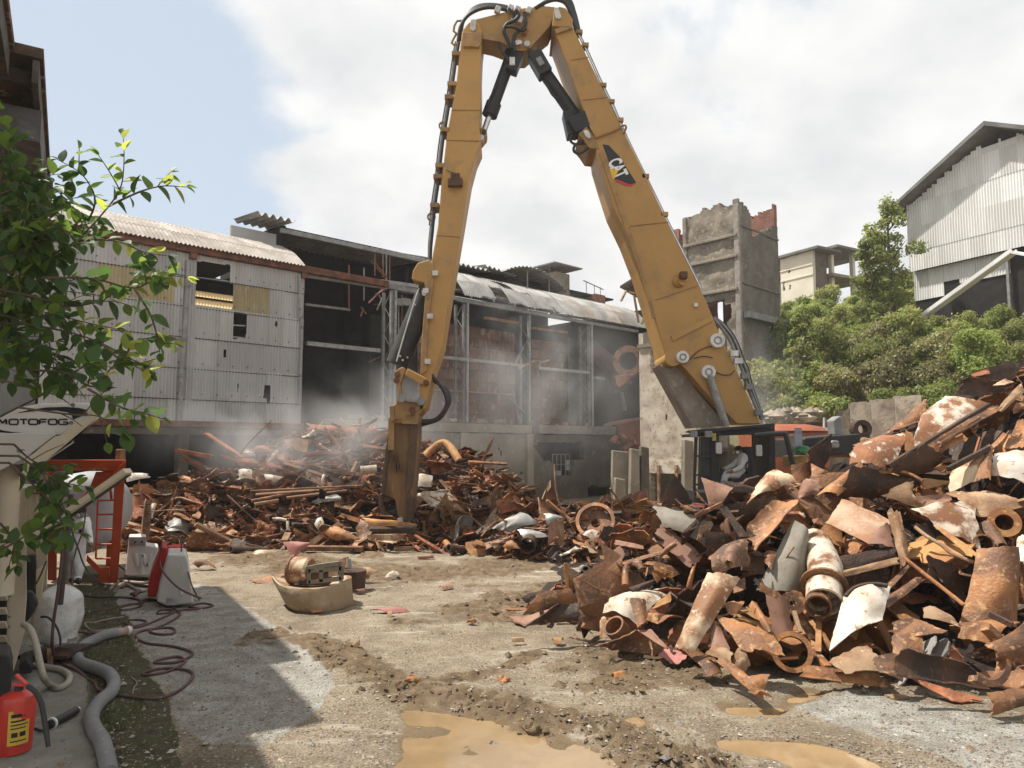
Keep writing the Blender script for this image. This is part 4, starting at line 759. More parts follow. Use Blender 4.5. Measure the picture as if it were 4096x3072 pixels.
S0 = lambda x, y: (x, y)
# boom: upper length, lower length (small frame pixels)
boom = epr('boom', S0, [(552.6,24.4),(560,14),(567,17),(573,27),(619,122),(650,184),(663.8,215),(684.5,257),(705.8,300),(722,339),(735.6,367.8),(749,397.7),(761.4,424),(737,424),(718.5,406),(700,386),(688,372),(681,365),(666.5,361),(662,343.5),(650.4,303),(639.4,268),(627,236),(613,207),(603,176),(597,156),(594.7,136),(590,128)], EY, 1.45, YEL)
rib = epr('boom_rib', S0, [(671.5,336),(711.5,316),(713,320.5),(673,341)], EY-.05, .06, YEL, 0, boom)
epr('flange_strip', S0, [(603,150),(612,176),(629,225),(650,294),(656,318),(652.5,318),(646,293),(625,227),(608,178),(599,154)], EY-.03, .04, YELD, 0, boom)
epr('boom_head', S0, [(552,26),(553.5,12),(559,6),(566,8),(573,19),(572.4,27)], EY-.12, 1.7, YEL, .03, boom)
epr('reinforcing_plate', ZX, [(1325,215),(1450,160),(1460,205),(1340,245)], EY-.10, .12, YELD, .01, boom)
guard = epr('boom_foot_guard', ZQ, [(440,482),(600,482),(700,650),(945,925),(690,942)], EY+.55, .9, DUSTG, .03, boom)
epr('foot_guard_edge', ZQ, [(430,478),(445,470),(700,935),(688,945)], EY+.45, 1.0, DUSTG, .01, boom)
for p, r in (((870,297),.21),((612,420),.18),((803,530),.20)):
    c = at(*ZQ(*p), EY-.16); mb = MB(); mb.cyl(c, c+np.array([0,.3,0]), r, 20); pc = mk('pin_cap', mb, PINM, boom, smooth=40, bevel=.015)
    mb = MB(); mb.ring(c+np.array([0,-.02,0]), (0,1,0), r*.55, r*.38, .03, 16); mk('pin_bolt_ring', mb, STEELG, pc)
c = at(*ZQ(540,425), EY-.05); mb = MB(); mb.cyl(c, c+np.array([0,1.5,0]), .24, 16); mk('boom_pivot_boss', mb, YEL, boom, smooth=40)
etube('boom_cylinder', ZQ, [(805,560),(930,930)], EY-.1, .11, GREYST, n=12); etube('boom_cylinder', ZQ, [(735,690),(830,930)], EY+1.2, .11, YELD, n=12)
etube('weld_seam', ZQ, [(660,440),(720,380),(800,345),(870,345)], EY-.01, .02, STEELR, boom)
for _p, _q in (((571,60),(589,57)),((583,100),(608,97)),((630,226),(668,222)),((655,300),(697,286))): etube('weld_seam', S0, [_p, _q], EY-.01, .014, YELD, boom)
etube('cable', ZQ, [(820,515),(900,550),(960,550),(990,520)], EY-.03, .012, RUB, boom); etube('cable', ZQ, [(690,430),(760,415),(830,425)], EY-.03, .012, RUB, boom)
for p in ((645-600,0),): pass
c = at(*ZR(312,1000), EY-.1); mb = MB(); mb.cyl(c, c+np.array([-.1,.12,-.05]), .16, 14); mk('boom_lug', mb, YEL, boom, smooth=40); mb = MB(); mb.box(c+np.array([.05,-.05,.13]), (.2,.22,.2)); mk('work_lamp', mb, M('brown_lamp', (.11,.06,.035), bump=0), boom, bevel=.02)
mb = MB(); c = at(*ZR(392,1137), EY-.05); mb.box(c, (.1,.1,.1)); mk('sensor_box', mb, PINM, boom)
# steel pressure lines and hoses along the back of the boom
for dx, r, m in ((4, .035, CHROME), (11, .03, STEELG)):
    etube('hydraulic_line', ZX, [(1500+dx,262),(1560+dx,380),(1640+dx,560),(1735+dx,760),(1800+dx,895)], EY+.1, r, m, boom, k=2)
    etube('hydraulic_line', ZR, [(-75+dx*.7,20),(5+dx*.7,210),(110+dx*.7,425),(225+dx*.7,660),(330+dx*.7,870),(420+dx*.7,1050)], EY+.1, r, m, boom, k=2)
for x, y in ((1500,250),(1545,345),(1675,640),(1735,760),(1800,895)): mb = MB(); mb.box(at(*ZX(x+3,y), EY+.15), (.2,.3,.1)); mk('line_clamp', mb, YELD, boom)
for x, y in ((110,430),(215,640)): mb = MB(); mb.box(at(*ZR(x,y), EY+.15), (.2,.3,.12)); mk('line_clamp', mb, YELD, boom)
for k_, dx in enumerate((0,16,30,42)):
    etube('boom_hose', ZQ, [(835+dx*.3,130),(890+dx,200),(960+dx,300),(1010+dx,430),(1050+dx,520),(1080+dx*.8,620),(1130+dx*.6,740),(1190+dx*.3,880)], EY+.1+.14*k_, .05, RUB if k_ % 2 else STEELG, boom)
for x, y in ((985,395),(1015,450),(1070,560),(1100,640),(1165,830)): mb = MB(); mb.box(at(*ZQ(x,y), EY-.02), (.22,.2,.16)); mk('hose_clamp', mb, PINM if y < 500 else STEELG, boom)
hl = etube('guard_wire', ZX, [(1630,1015),(1700,990),(1780,955),(1835,925),(1852,940),(1835,985)], EY-.06, .03, OCHRE, boom)
# black emblem plate with lettering
dec = epr('emblem_plate', ZX, [(1678,1064),(1722,1070),(1800,1150),(1925,1345),(1880,1362),(1772,1320)], EY-.012, .008, M('emblem_black', (.025,.027,.03), (.022,.024,.026), rough=.4, bump=0), 0, boom)
epr('emblem_stripe', ZX, [(1768,1318),(1880,1360),(1925,1348),(1890,1372),(1850,1370),(1775,1338)], EY-.016, .008, M('emblem_red', (.55,.06,.07), (.5,.05,.06), bump=0), 0, dec)
a, b = at(*ZX(1760,1170), EY-.02), at(*ZX(1822,1300), EY-.02); ang = math.atan2(b[2]-a[2], b[0]-a[0])
tm = text_mesh('CAT', 1.0, .004); V = np.array([v.co[:] for v in tm.vertices]); wx = V[:,0].max()-V[:,0].min(); wz = V[:,1].max()-V[:,1].min(); L_ = np.linalg.norm(b-a)*1.0
V[:,0] *= L_*1.0/wx; V[:,1] *= .43/wz; V[:,0] += .0
ca_, sa_ = math.cos(ang), math.sin(ang); V2 = np.stack([V[:,0]*ca_-V[:,1]*sa_, -V[:,2], V[:,0]*sa_+V[:,1]*ca_], -1)
for v, q in zip(tm.vertices, V2): v.co = q
tm.materials.append(M('emblem_white', (.78,.78,.76), (.74,.74,.72), bump=0))
lo = link('emblem_lettering', tm, (a+b)/2+np.array([-.02,0,-.02]), dec)
ctr = at(*ZX(1792,1258), EY-.026); mb = MB(); d = (b-a)/L_; nrm = np.array([-d[2],0,d[0]]); mb.prism([ctr-d*.21-nrm*.28, ctr+d*.23-nrm*.28, ctr+nrm*.02], (0,.01,0)); mk('emblem_triangle', mb, M('emblem_yellow', (.75,.48,.04), (.7,.45,.04), bump=0), dec)
# gooseneck between boom and stick
gn = epr('gooseneck', ZX, [(655,215),(690,165),(745,140),(1050,62),(1250,42),(1330,50),(1325,110),(1290,195),(1200,265),(1140,345),(1110,372),(1040,372),(1000,345),(940,308),(860,278),(785,262),(700,262)], EY+.2, 1.05, YEL)
epr('gooseneck_underside', ZX, [(790,235),(900,255),(1060,280),(1180,265),(1290,190),(1145,352),(1005,352),(930,308),(790,285)], EY+.17, .06, YELD, 0, gn)
for pts, y in (([(705,145),(735,138),(746,155),(742,215),(722,228),(702,215)], 0), ([(1320,58),(1345,52),(1360,75),(1375,125),(1355,140),(1335,130)], -.14), ([(1030,300),(1060,290),(1085,300),(1080,322),(1040,330)], .12)):
    epr('pin_retainer', ZX, pts, EY+y-.05, .06, PINM, .01, gn)
c = at(*ZX(1122,320), EY+.1); mb = MB(); mb.cyl(c, c+np.array([0,.2,0]), .09, 14); mk('pin_cap', mb, PINM, gn, smooth=40)
for k_ in range(4):
    etube('top_hose', ZX, [(1180+k_*18,62-k_*8),(1250+k_*10,20-k_*9),(1330+k_*10,-2-k_*10),(1400+k_*12,20-k_*6),(1440+k_*10,90),(1470+k_*8,180),(1490+k_*6,250)], EY+.2+.22*k_, .06, RUB, gn)
    etube('top_hose', ZX, [(615+k_*6,300),(630+k_*5,200-k_*8),(680+k_*4,120-k_*10),(760,72-k_*9),(850,55-k_*7),(950,70-k_*8),(1000,82-k_*6)], EY+.2+.22*k_, .055, RUB, gn)
etube('valve_hose', ZX, [(1040,75),(1060,110),(1030,150),(970,180),(950,230),(975,290),(1010,360)], EY+.0, .055, RUB, gn); etube('valve_hose', ZX, [(1100,90),(1110,180),(1060,230),(1030,260),(1020,320),(1035,380)], EY+.0, .055, RUB, gn); etube('valve_hose', ZX, [(965,200),(1020,200),(1080,225),(1115,210)], EY-.05, .045, RUB, gn); etube('valve_hose', ZX, [(985,60),(1025,110),(1010,150)], EY+.05, .04, RUB, gn); etube('valve_hose', ZX, [(910,310),(925,360),(960,410),(985,440)], EY+.1, .04, RUB, gn)
for x, y in ((1050,75),(1070,150),(1135,80),(1000,65),(1105,228),(905,75)): mb = MB(); mb.box(at(*ZX(x,y), EY+.12), (.16,.16,.2), np.array(Matrix.Rotation(.4,3,'Y'))); mk('valve_block', mb, PINM if x != 1105 else YELD, gn, bevel=.02)
for pts in ([(660,160),(605,155),(580,230),(640,270)], [(600,250),(565,318),(605,330),(610,285)]): etube('hose_guard', ZX, pts, EY+.3, .035, YELD, gn, k=2)
# stick
st = epr('stick', S0, [(461.8,33),(463.1,29),(468,22.5),(474,20),(479,24),(482.2,32),(481.5,42),(480.5,68),(480.8,103),(479.4,129),(480.5,136),(480.8,143.7),(475.3,156),(470,176),(461.8,225),(450,295),(442,346.5),(432.5,375),(425,408),(419,412),(419.7,375),(422,335.6),(425,295),(432,258),(438,225),(441.4,181.7),(446.9,133),(455.7,86.8)], EY+.05, 1.1, YEL)
epr('stick_head', ZX, [(640,290),(648,235),(790,235),(782,310),(765,345),(650,340)], EY-.06, 1.3, YELD, .02, st)
epr('rod_lug', ZX, [(765,945),(800,938),(826,962),(822,1000),(775,1055),(755,1040)], EY+.2, .5, YELD, .02, st)
for x, y, r in ((783,1013,.085),(803,967,.06)): c = at(*ZX(x,y), EY+.12); mb = MB(); mb.cyl(c, c+np.array([0,.2,0]), r, 14); mk('pin_cap', mb, PINM if r > .07 else BLK, st, smooth=40)
for _p, _q in (((452,110),(480.5,110)),((437,235),(460,237)),((446,140),(479,141))): etube('weld_seam', S0, [_p, _q], EY+.04, .014, YELD, st)
lampm = MATS['brown_lamp']; mb = MB(); mb.box(at(*ZX(592,1310), EY-.08), (.26,.22,.22)); mb.box(at(*ZX(592,1348), EY-.08), (.42,.2,.22)); props(mk('stick_lamp', mb, lampm, st, bevel=.02), kind='stuff')
etube('lamp_wire', ZX, [(525,1250),(560,1268),(590,1275)], EY, .014, lampm, st)
for k_, dx in enumerate((0,-12,-22)):
    etube('stick_hose', ZX, [(620+dx,310),(600+dx,420),(575+dx,600),(545+dx,780),(520+dx,930),(500+dx,1050),(485+dx,1180),(470+dx,1330),(445+dx,1500),(428+dx,1660)], EY+.15+.3*k_, .045, (RUB, STEELG, RUB)[k_], st, k=3)
    etube('stick_hose', ZM, [(1555+dx*.6,0),(1540+dx*.6,100),(1530+dx*.6,230),(1520+dx*.6,330),(1515+dx*.4,430)], EY+.15+.3*k_, .045, (RUB, STEELG, RUB)[k_], st, k=3)
for x, y in ((612,430),(580,650),(560,745),(530,985),(492,1245),(478,1325),(455,1535)): mb = MB(); mb.box(at(*ZX(x-8,y), EY+.35), (.26,.6,.12)); mk('hose_clamp', mb, YELD, st)
for x, y in ((500,925),(415,1598)): c = at(*ZX(x,y), EY+.3); mb = MB(); mb.ring(c, (0,1,0), .13, .08, .05, 16); mk('lifting_eye', mb, YELD, st)
cov = epr('stick_cover', ZM, [(1375,585),(1385,520),(1420,462),(1500,440),(1530,470),(1530,560),(1475,700),(1470,610)], EY-.05, .6, YEL, .03, st)
epr('stick_side_plate', ZM, [(1500,560),(1535,450),(1540,600),(1500,900),(1485,1260),(1440,1290),(1455,1000),(1475,700)], EY-.04, .1, YELD, .01, st)
for x, y in ((1550,540),(1512,858),(1480,670),(1495,1190)): mb = MB(); mb.box(at(*ZM(x,y), EY-.08), (.16,.1,.14)); mk('hose_clamp', mb, PINM, st)
for y in (480,520,560,600,640,700,760,830,900,980,1060,1140): x = np.interp(y,(480,700,1140),(1490,1520,1480)); mb = MB(); c = at(*ZM(x,y), EY-.07); mb.cyl(c, c+np.array([0,.04,0]), .022, 6); mk('bolt_head', mb, STEELG, st)
# cylinders between the arms
def ram(p, q, cut, r, rod, Zf, y, gland=None):
    A_, B_ = at(*Zf(*p), y), at(*Zf(*q), y); C_ = A_+(B_-A_)*cut; mb = MB(); mb.cyl(A_, C_, r, 16); o = mk('hydraulic_cylinder', mb, BLK, ex, smooth=50)
    mb = MB(); mb.cyl(C_-(B_-A_)/np.linalg.norm(B_-A_)*.35, C_+(B_-A_)/np.linalg.norm(B_-A_)*.06, r*1.28, 16); mk('cylinder_gland', mb, BLK, o, smooth=50)
    mb = MB(); mb.cyl(C_, B_, rod, 14); mk('piston_rod', mb, CHROME, o, smooth=50); mb = MB(); mb.cyl(A_, A_+(C_-A_)*.1, r*1.25, 14); mk('cylinder_base', mb, BLK, o, smooth=50); return o
r1 = ram((1020,370), (800,975), .78, .185, .09, ZX, EY+.55)
mb = MB(); mb.box(at(*ZX(1028,470), EY+.4), (.35,.4,.6), np.array(Matrix.Rotation(.35,3,'Y'))); mk('valve_block', mb, BLK, r1, bevel=.03); mb = MB(); mb.box(at(*ZX(1012,455), EY+.18), (.16,.1,.24)); mk('valve_fitting', mb, PINM, r1)
etube('cylinder_line', ZX, [(900,620),(870,680),(845,730),(830,780)], EY+.35, .03, RUB, r1)
r2 = ram((1555,975), (1130,360), .82, .20, .10, ZX, EY+.55)
mb = MB(); mb.box(at(*ZX(1215,480), EY+.4), (.42,.5,.75), np.array(Matrix.Rotation(-.5,3,'Y'))); mk('valve_block', mb, BLK, r2, bevel=.03); mb = MB(); mb.box(at(*ZX(1218,455), EY+.12), (.16,.1,.26), np.array(Matrix.Rotation(-.5,3,'Y'))); mk('valve_fitting', mb, STEELG, r2)
mb = MB(); mb.box(at(*ZX(1440,925), EY+.4), (.34,.5,.75), np.array(Matrix.Rotation(-.2,3,'Y'))); mk('valve_block', mb, BLK, r2, bevel=.03); mb = MB(); mb.box(at(*ZX(1510,925), EY+.3), (.6,.6,.5), np.array(Matrix.Rotation(-.5,3,'Y'))); mk('cylinder_end', mb, BLK, r2, bevel=.03)
epr('pin_retainer', ZX, [(1535,965),(1555,955),(1575,965),(1595,1010),(1575,1022),(1555,1005)], EY-.1, .1, PINM, .01, boom)
mb = MB(); mb.prism([at(*ZX(*p), EY-.02) for p in ((1500,985),(1560,930),(1620,1010),(1660,1100),(1580,1090),(1540,1030))], (0,1.4,0)); mk('cylinder_lug', mb, YELD, boom, bevel=.02)
etube('loop_hose', ZX, [(1455,1000),(1440,1030),(1465,1060),(1520,1060),(1580,1050),(1610,1020)], EY+.1, .04, RUB, boom); etube('loop_hose', ZX, [(1600,1030),(1520,1045),(1470,1080),(1470,1120),(1510,1130),(1555,1105),(1590,1070)], EY+.1, .04, RUB, boom)
etube('cylinder_line', ZX, [(1245,600),(1275,640),(1310,700),(1350,730)], EY+.3, .04, RUB, r2)
# bucket cylinder, links, quick coupler and crusher
bc = etube('tool_cylinder', ZM, [(1500,665),(1265,1215)], EY+.5, .33, M('worn_black_cylinder', (.028,.028,.030), (.045,.043,.042), sc_=2, rough=.6), n=16)
etube('grease_line', ZM, [(1430,650),(1390,770),(1320,1000),(1265,1190)], EY+.1, .02, PINM, bc); epr('pin_retainer', ZM, [(1450,665),(1490,645),(1500,670),(1475,705),(1452,700)], EY-.1, .12, PINM, .01, st)
for x, y in ((1420,640),(1415,690),(1400,770),(1290,1150),(1345,1160),(1310,1180)): c = at(*ZM(x,y), EY+.15); mb = MB(); mb.cyl(c, c+np.array([0,.05,0]), .03, 6); mk('grease_nipple', mb, PINM, bc)
epr('link_arm', ZM, [(1325,1290),(1345,1240),(1490,1315),(1500,1350),(1475,1370),(1430,1355)], EY-.1, .3, YEL, .03, st)
epr('link_arm', ZM, [(1245,1330),(1250,1270),(1275,1245),(1295,1235),(1310,1228),(1328,1245),(1318,1290),(1290,1350),(1300,1440),(1275,1440),(1265,1370)], EY-.05, .35, YELD, .03, st)
for x, y in ((1268,1285),(1262,1330),(1480,1345)): c = at(*ZM(x,y), EY-.15); mb = MB(); mb.cyl(c, c+np.array([0,.2,0]), .08, 12); mk('link_pin', mb, STEELR, st, smooth=40)
qc = epr('quick_coupler', ZT, [(285,495),(320,470),(345,480),(390,498),(470,515),(520,520),(510,580),(490,620),(465,640),(460,710),(215,712),(240,570),(275,545)], EY+.05, 1.0, YELD, .03)
epr('coupler_hook', ZT, [(390,575),(430,575),(430,640),(415,650),(395,620)], EY-.05, .3, STEELR, .02, qc); epr('coupler_plate', ZT, [(290,490),(320,470),(350,480),(475,520),(480,545),(300,520)], EY-.06, .15, GREYST, .01, qc)
for x, y in ((322,503),(482,528)): c = at(*ZT(x,y), EY-.12); mb = MB(); mb.cyl(c, c+np.array([0,.15,0]), .12, 14); mk('coupler_pin', mb, STEELG, qc, smooth=40)
for p, q, w in (((245,570),(250,690),.12),((360,640),(400,630),.07),((330,700),(460,705),.1),((250,660),(320,665),.08)): mb = MB(); mb.bar(at(*ZT(*p),EY-.05), at(*ZT(*q),EY-.05), w); mk('coupler_rib', mb, YELD, qc)
CRU = M('worn_crusher_steel', (.20,.115,.05), (.115,.07,.04), (.42,.25,.06), sc_=1.3, c3t=(.62,.70), c3s=1.4, rough=.65, bump=.15, stretch=(1.6,1,.5))
cr_ = thing('hydraulic_crusher', at(*ZT(300,1500), EY+.5), 'rust brown steel crusher hanging from the stick with its jaw resting on the scrap', 'crusher')
body = epr('crusher_body', ZT, [(218,705),(462,705),(455,900),(430,1200),(415,1330),(405,1530),(310,1535),(285,1460),(270,1350),(235,1330),(180,1310),(150,1290),(168,1100),(195,900)], EY+.15, .95, CRU, .05, cr_)
epr('side_plate', ZT, [(395,720),(458,720),(445,920),(418,1200),(360,1330),(370,1100),(385,900)], EY+.05, .1, M('crusher_side', (.105,.065,.04), (.075,.048,.032), bump=.1), .01, cr_)
epr('side_plate', ZT, [(222,720),(255,720),(235,900),(200,1100),(178,1290),(152,1285),(170,1100),(196,900)], EY+.05, .1, MATS['crusher_side'], .01, cr_)
jaw = epr('moving_jaw', ZT, [(150,1290),(215,1275),(265,1330),(215,1365),(170,1370),(190,1440),(245,1480),(250,1530),(180,1500),(145,1420)], EY+.3, .7, CRU, .03, cr_)
epr('jaw_back', ZT, [(140,1300),(165,1290),(170,1420),(200,1510),(160,1490),(135,1400)], EY+.2, .9, MATS['crusher_side'], .03, cr_)
epr('fixed_jaw', ZT, [(365,1330),(418,1330),(408,1520),(395,1560),(370,1545)], EY+.0, .35, MATS['crusher_side'], .02, cr_)
for p in ((240,800),(255,1000),(290,1005),(300,1060),(275,1090),(320,1080)): mb = MB(); c = at(*ZT(*p), EY+.08); mb.box(c, (.04,.14,.2) if p[1] > 900 else (.16,.16,.9)); mk('wear_bar', mb, YELD if p[1] < 900 else MATS['crusher_side'], cr_)
epr('jaw_tooth', ZT, [(285,1500),(330,1490),(335,1535),(290,1540)], EY+.05, .2, PINM, .02, cr_)
for k_ in range(4): etube('tool_hose', ZT, [(515+k_*18,180),(570,300+k_*12),(660+k_*10,420),(700+k_*8,520),(680+k_*4,600),(600+k_*10,680),(490,690+k_*12)], EY+.1+.2*k_, .05, RUB, ex)
# cab
cab = thing('operator_cab', at(*ZQ(1000,1500), 19.8), 'black caged operator cab with front bars and open door at the foot of the boom', 'cab')
props(cab, cat=None); 
del cab['category']; del cab['label']; cab.parent = ex; cab.location = WORLD_POS[cab.name]-WORLD_POS[ex.name]
CY = 19.4
def cpr(name, pts, y0, w, m, bev=.015, Zf=ZQ): return epr(name, Zf, pts, y0, w, m, bev, cab)
cpr('roof_guard', [(640,975),(655,962),(1285,908),(1295,925),(700,985)], CY-.15, .25, BLK); cpr('roof_guard', [(700,982),(1290,925),(1290,945),(705,1000)], CY+1.4, .3, BLK)
cpr('roof_panel', [(700,985),(1250,938),(1250,985),(705,1008)], CY, 1.6, BLK)
for x0 in (725, 870, 1100): mb = MB(); mb.bar(at(*ZQ(x0,985),CY-.1), at(*ZQ(x0+30,975),CY+1.6), .09, .07); mk('roof_bar', mb, BLK, cab)
for x in (690, 800): mb = MB(); c = at(*ZQ(x,990),CY-.2); mb.box(c, (.18,.16,.16)); mk('work_lamp', mb, STEELG, cab, bevel=.02)
cpr('front_pillar', [(700,1000),(722,1000),(708,1380),(745,1500),(725,1505),(690,1395)], CY, .1, BLK); cpr('front_pillar', [(820,1000),(880,1000),(880,1400),(820,1420)], CY-.02, .1, BLK)
cpr('front_pillar', [(700,1000),(722,1000),(708,1380),(745,1500),(725,1505),(690,1395)], CY+1.45, .1, BLK)
for i in range(7): x = 735+i*13; mb = MB(); mb.bar(at(*ZQ(x,1010),CY+.05), at(*ZQ(x-8,1400),CY+.05), .035); mk('guard_bar', mb, M('guard_steel', (.05,.05,.052), (.04,.04,.04), bump=0), cab)
for y in (1150, 1290, 1360): mb = MB(); mb.bar(at(*ZQ(705,y),CY+.02), at(*ZQ(830,y+2),CY+.02), .05); mk('guard_bar', mb, MATS['guard_steel'], cab)
cpr('rear_pillar', [(1128,985),(1165,985),(1150,1340),(1125,1345)], CY-.02, .12, BLK); cpr('rear_panel', [(1250,940),(1290,940),(1300,1400),(1200,1480),(1165,1480),(1240,1300)], CY+.3, 1.3, BLK)
cpr('rear_window_panel', [(1165,1010),(1250,1000),(1250,1330),(1155,1340)], CY+1.3, .06, M('dim_cab_glass', (.07,.07,.06), (.05,.05,.045), rough=.2, bump=0))
cpr('sill', [(745,1420),(1300,1360),(1300,1500),(745,1505)], CY, 1.6, BLK)
etube('door_rail', ZQ, [(1140,1000),(1250,990),(1350,985),(1370,1000),(1390,1080),(1425,1220)], CY-.5, .07, BLK, cab, k=2)
cpr('seat_back', [(1085,1080),(1130,1085),(1130,1330),(1095,1330)], CY+.45, .5, M('seat_fabric', (.05,.05,.055), bump=.1), .04); cpr('seat_cushion', [(960,1290),(1120,1280),(1120,1340),(960,1345)], CY+.4, .6, MATS['seat_fabric'], .04)
etube('seat_armrest', ZQ, [(1130,1190),(1085,1200),(1078,1250),(1120,1290)], CY+.2, .025, BLK, cab)
cpr('joystick_console', [(870,1270),(910,1262),(915,1340),(872,1345)], CY+.4, .3, BLK); mb = MB(); mb.bar(at(*ZQ(893,1265),CY+.5), at(*ZQ(890,1235),CY+.5), .06); mk('joystick', mb, BLK, cab)
for x, y in ((875,1092),(1172,1110)): mb = MB(); mb.box(at(*ZQ(x,y),CY-.08), (.16,.1,.3)); mk('mirror', mb, PINM, cab, bevel=.03)
mb = MB(); mb.box(at(*ZQ(840,1010),CY-.1), (.1,.06,.2)); mk('warning_label', mb, M('label_yellow', (.55,.45,.12), bump=0), cab)
# deck, hood, tracks
dk = epr('upper_deck', S0, [(700,500),(880,478),(880,505),(700,520)], EY-.3, 3.0, YELD, .05)
hood_ = epr('engine_hood', ZS, [(580,660),(600,648),(1000,618),(1020,640),(1020,760),(580,800)], EY+.3, 2.3, BLK, .04)
epr('counterweight', ZS, [(1020,640),(1110,660),(1110,800),(1020,800)], EY+.1, 2.8, YELD, .1)
epr('side_box', ZS, [(515,785),(615,780),(615,860),(515,870)], EY-.5, .9, YEL, .03)
mb = MB(); mb.prism([at(*ZS(*p), EY-.2) for p in ((775,690),(800,668),(845,672),(850,710),(840,725),(778,722))], (0,.3,0)); mk('exhaust_bend', mb, GREYST, hood_, bevel=.03)
c = at(*ZS(1020,585), EY+1.2); mb = MB(); mb.ring(c, (0,1,0), .28, .14, .3, 18); mk('exhaust_ring', mb, RUST_D, hood_); mb = MB(); mb.box(c+np.array([0,.2,-.5]), (.35,.5,.7)); mk('exhaust_base', mb, RUST_D, hood_)
mb = MB(); mb.prism([at(*ZS(*p), EY+1) for p in ((800,520),(850,485),(880,500),(870,640),(815,630))], (0,.5,0)); mk('air_intake', mb, STEELG, hood_, bevel=.04)
for y in (EY-.6, EY+2.4):
    n = 40; P = []; 
    for i in range(n):
        t = 2*math.pi*i/n; P.append((8.1+2.4*max(-1,min(1,1.25*math.cos(t)))+.4*math.cos(t), y, .58+.55*math.sin(t)))
    mb = MB(); mb.prism(P, (0,.75,0)); tk = mk('crawler_track', mb, BLK, ex, bevel=.02)
    for i in range(n): p, q = np.array(P[i]), np.array(P[(i+1)%n]); c = (p+q)/2+np.array([0,.375,0]); d = q-p; L_ = np.linalg.norm(d); d = d/L_; mb = MB(); mb.box(c+np.array([d[2],0,-d[0]])*.03, (L_*.8,.8,.06), np.stack([d,[0,1,0],[-d[2],0,d[0]]],1)); mk('track_shoe', mb, RUST_D, tk)
mb = MB(); mb.cyl((8.2,EY+1.3,.9),(8.2,EY+1.3,1.35),1.3,24); mk('slew_ring', mb, BLK, ex)
# orange tanks, canister and green coil standing behind the machine
tk1 = thing('orange_tank', at(*ZS(430,750),26), 'round-topped rust orange tank beside the cab', 'tank'); OT = M('orange_tank_paint', (.36,.11,.05), (.27,.085,.045), (.20,.075,.045), sc_=1.2, rough=.7)
c0_ = at(*ZS(430,745),26.5); zt_ = at(*ZS(430,555),26.5)[2]; mb = MB(); mb.tube([(c0_[0],26.5,0),(c0_[0],26.5,zt_-.25),(c0_[0],26.5,zt_-.08),(c0_[0],26.5,zt_)], [1.55,1.55,1.35,.9], 28); mk('tank_shell', mb, OT, tk1, smooth=45)
mb = MB(); mb.ring((c0_[0],26.5,zt_-.3),(0,0,1),1.58,1.5,.06,28); mk('tank_hoop', mb, RUST_D, tk1)
tk2 = thing('open_orange_skip', at(*ZS(670,740),28), 'rust orange skip with straight rim behind the black engine hood', 'container')
mb = MB(); mb.prism([at(*ZS(*p),28) for p in ((535,800),(535,570),(600,548),(800,545),(815,560),(820,800))], (0,2.2,0)); mk('skip_body', mb, OT, tk2, bevel=.05); mb = MB(); mb.bar(at(*ZS(595,548),27.95), at(*ZS(808,545),27.95), .14); mk('skip_rim', mb, RUST_D, tk2)
mb = MB(); mb.bar(at(*ZS(733,650),27.6), at(*ZS(733,500),27.6), .06); mb.box(at(*ZS(735,590),27.6), (.25,.1,.18)); props(mk('skip_prop', mb, PINM, tk2), kind='stuff')
can = thing('white_canister', at(*ZS(540,735),19.8), 'white plastic canister with a square label beside the cab door rail', 'canister')
mb = MB(); a = at(*ZS(512,728),19.6); b = at(*ZS(570,622),19.6); mb.box(((a[0]+b[0])/2,19.8,(a[2]+b[2])/2), (b[0]-a[0],.4,b[2]-a[2])); mk('canister_body', mb, WHITE, can, bevel=.04); mb = MB(); mb.box(((a[0]+b[0])/2,19.59,b[2]-.25), (.22,.012,.22)); mk('square_label', mb, STEELG, can); mb = MB(); mb.box(((a[0]+b[0])/2,19.58,a[2]+.3), (b[0]-a[0]-.03,.014,.5)); mk('grey_label', mb, M('blue_grey_label', (.25,.27,.31), bump=0), can)
coil = thing('green_hose_coil', at(*ZS(570,770),19.7), 'bright green coiled hose lying on the yellow side box', 'hose')
for i in range(4): P = [at(*ZS(570+45*math.cos(t)*(1-.06*i)+i*3, 757-i*9+9*math.sin(t)), 19.7+.25*math.sin(t)) for t in np.linspace(0,6.283,22)]; mb = MB(); mb.tube(P, .05, 7); mk('hose_loop', mb, M('green_hose', (.04,.22,.10), (.03,.16,.07), rough=.4, bump=0), coil, smooth=50)
# ================================================================ FOREGROUND, LEFT
BEI = M('beige_machine_paint', (.56,.49,.37), (.49,.425,.32), (.33,.275,.20), sc_=1.4, c3t=(.64,.74), rough=.55, bump=.04)
OFFW = M('off_white_panel', (.62,.605,.56), (.55,.535,.49), (.43,.40,.35), sc_=1.2, c3t=(.66,.76), rough=.5, bump=.03)
def fpr(name, Zf, pts, y0, w, m, parent, bev=.008, **k):
    P = [at(*Zf(*p), y0) for p in pts]; sl = np.mean([p[0] for p in P])/y0
    mb = MB(); mb.prism(P, (sl*w, w, 0)); return mk(name, mb, m, parent, bevel=bev, **k)
def ftube(name, P, r, m, parent, n=8, smooth=50, **k): mb = MB(); mb.tube(P, r, n); return mk(name, mb, m, parent, smooth=smooth, **k)
fog = thing('fog_cannon', (-5.2, 8.6, 0), 'beige dust suppression fog machine with lettered fan hood and louvred cabinet beside the shrub', 'fog machine')
hood2 = fpr('fan_hood', ZL1, [(-80,300),(0,243),(130,172),(330,132),(740,125),(800,168),(806,235),(640,360),(600,400),(-80,400)], 8.0, .75, OFFW, fog, .02)
INK = M('black_print', (.015,.015,.016), (.018,.018,.018), rough=.5, bump=0)
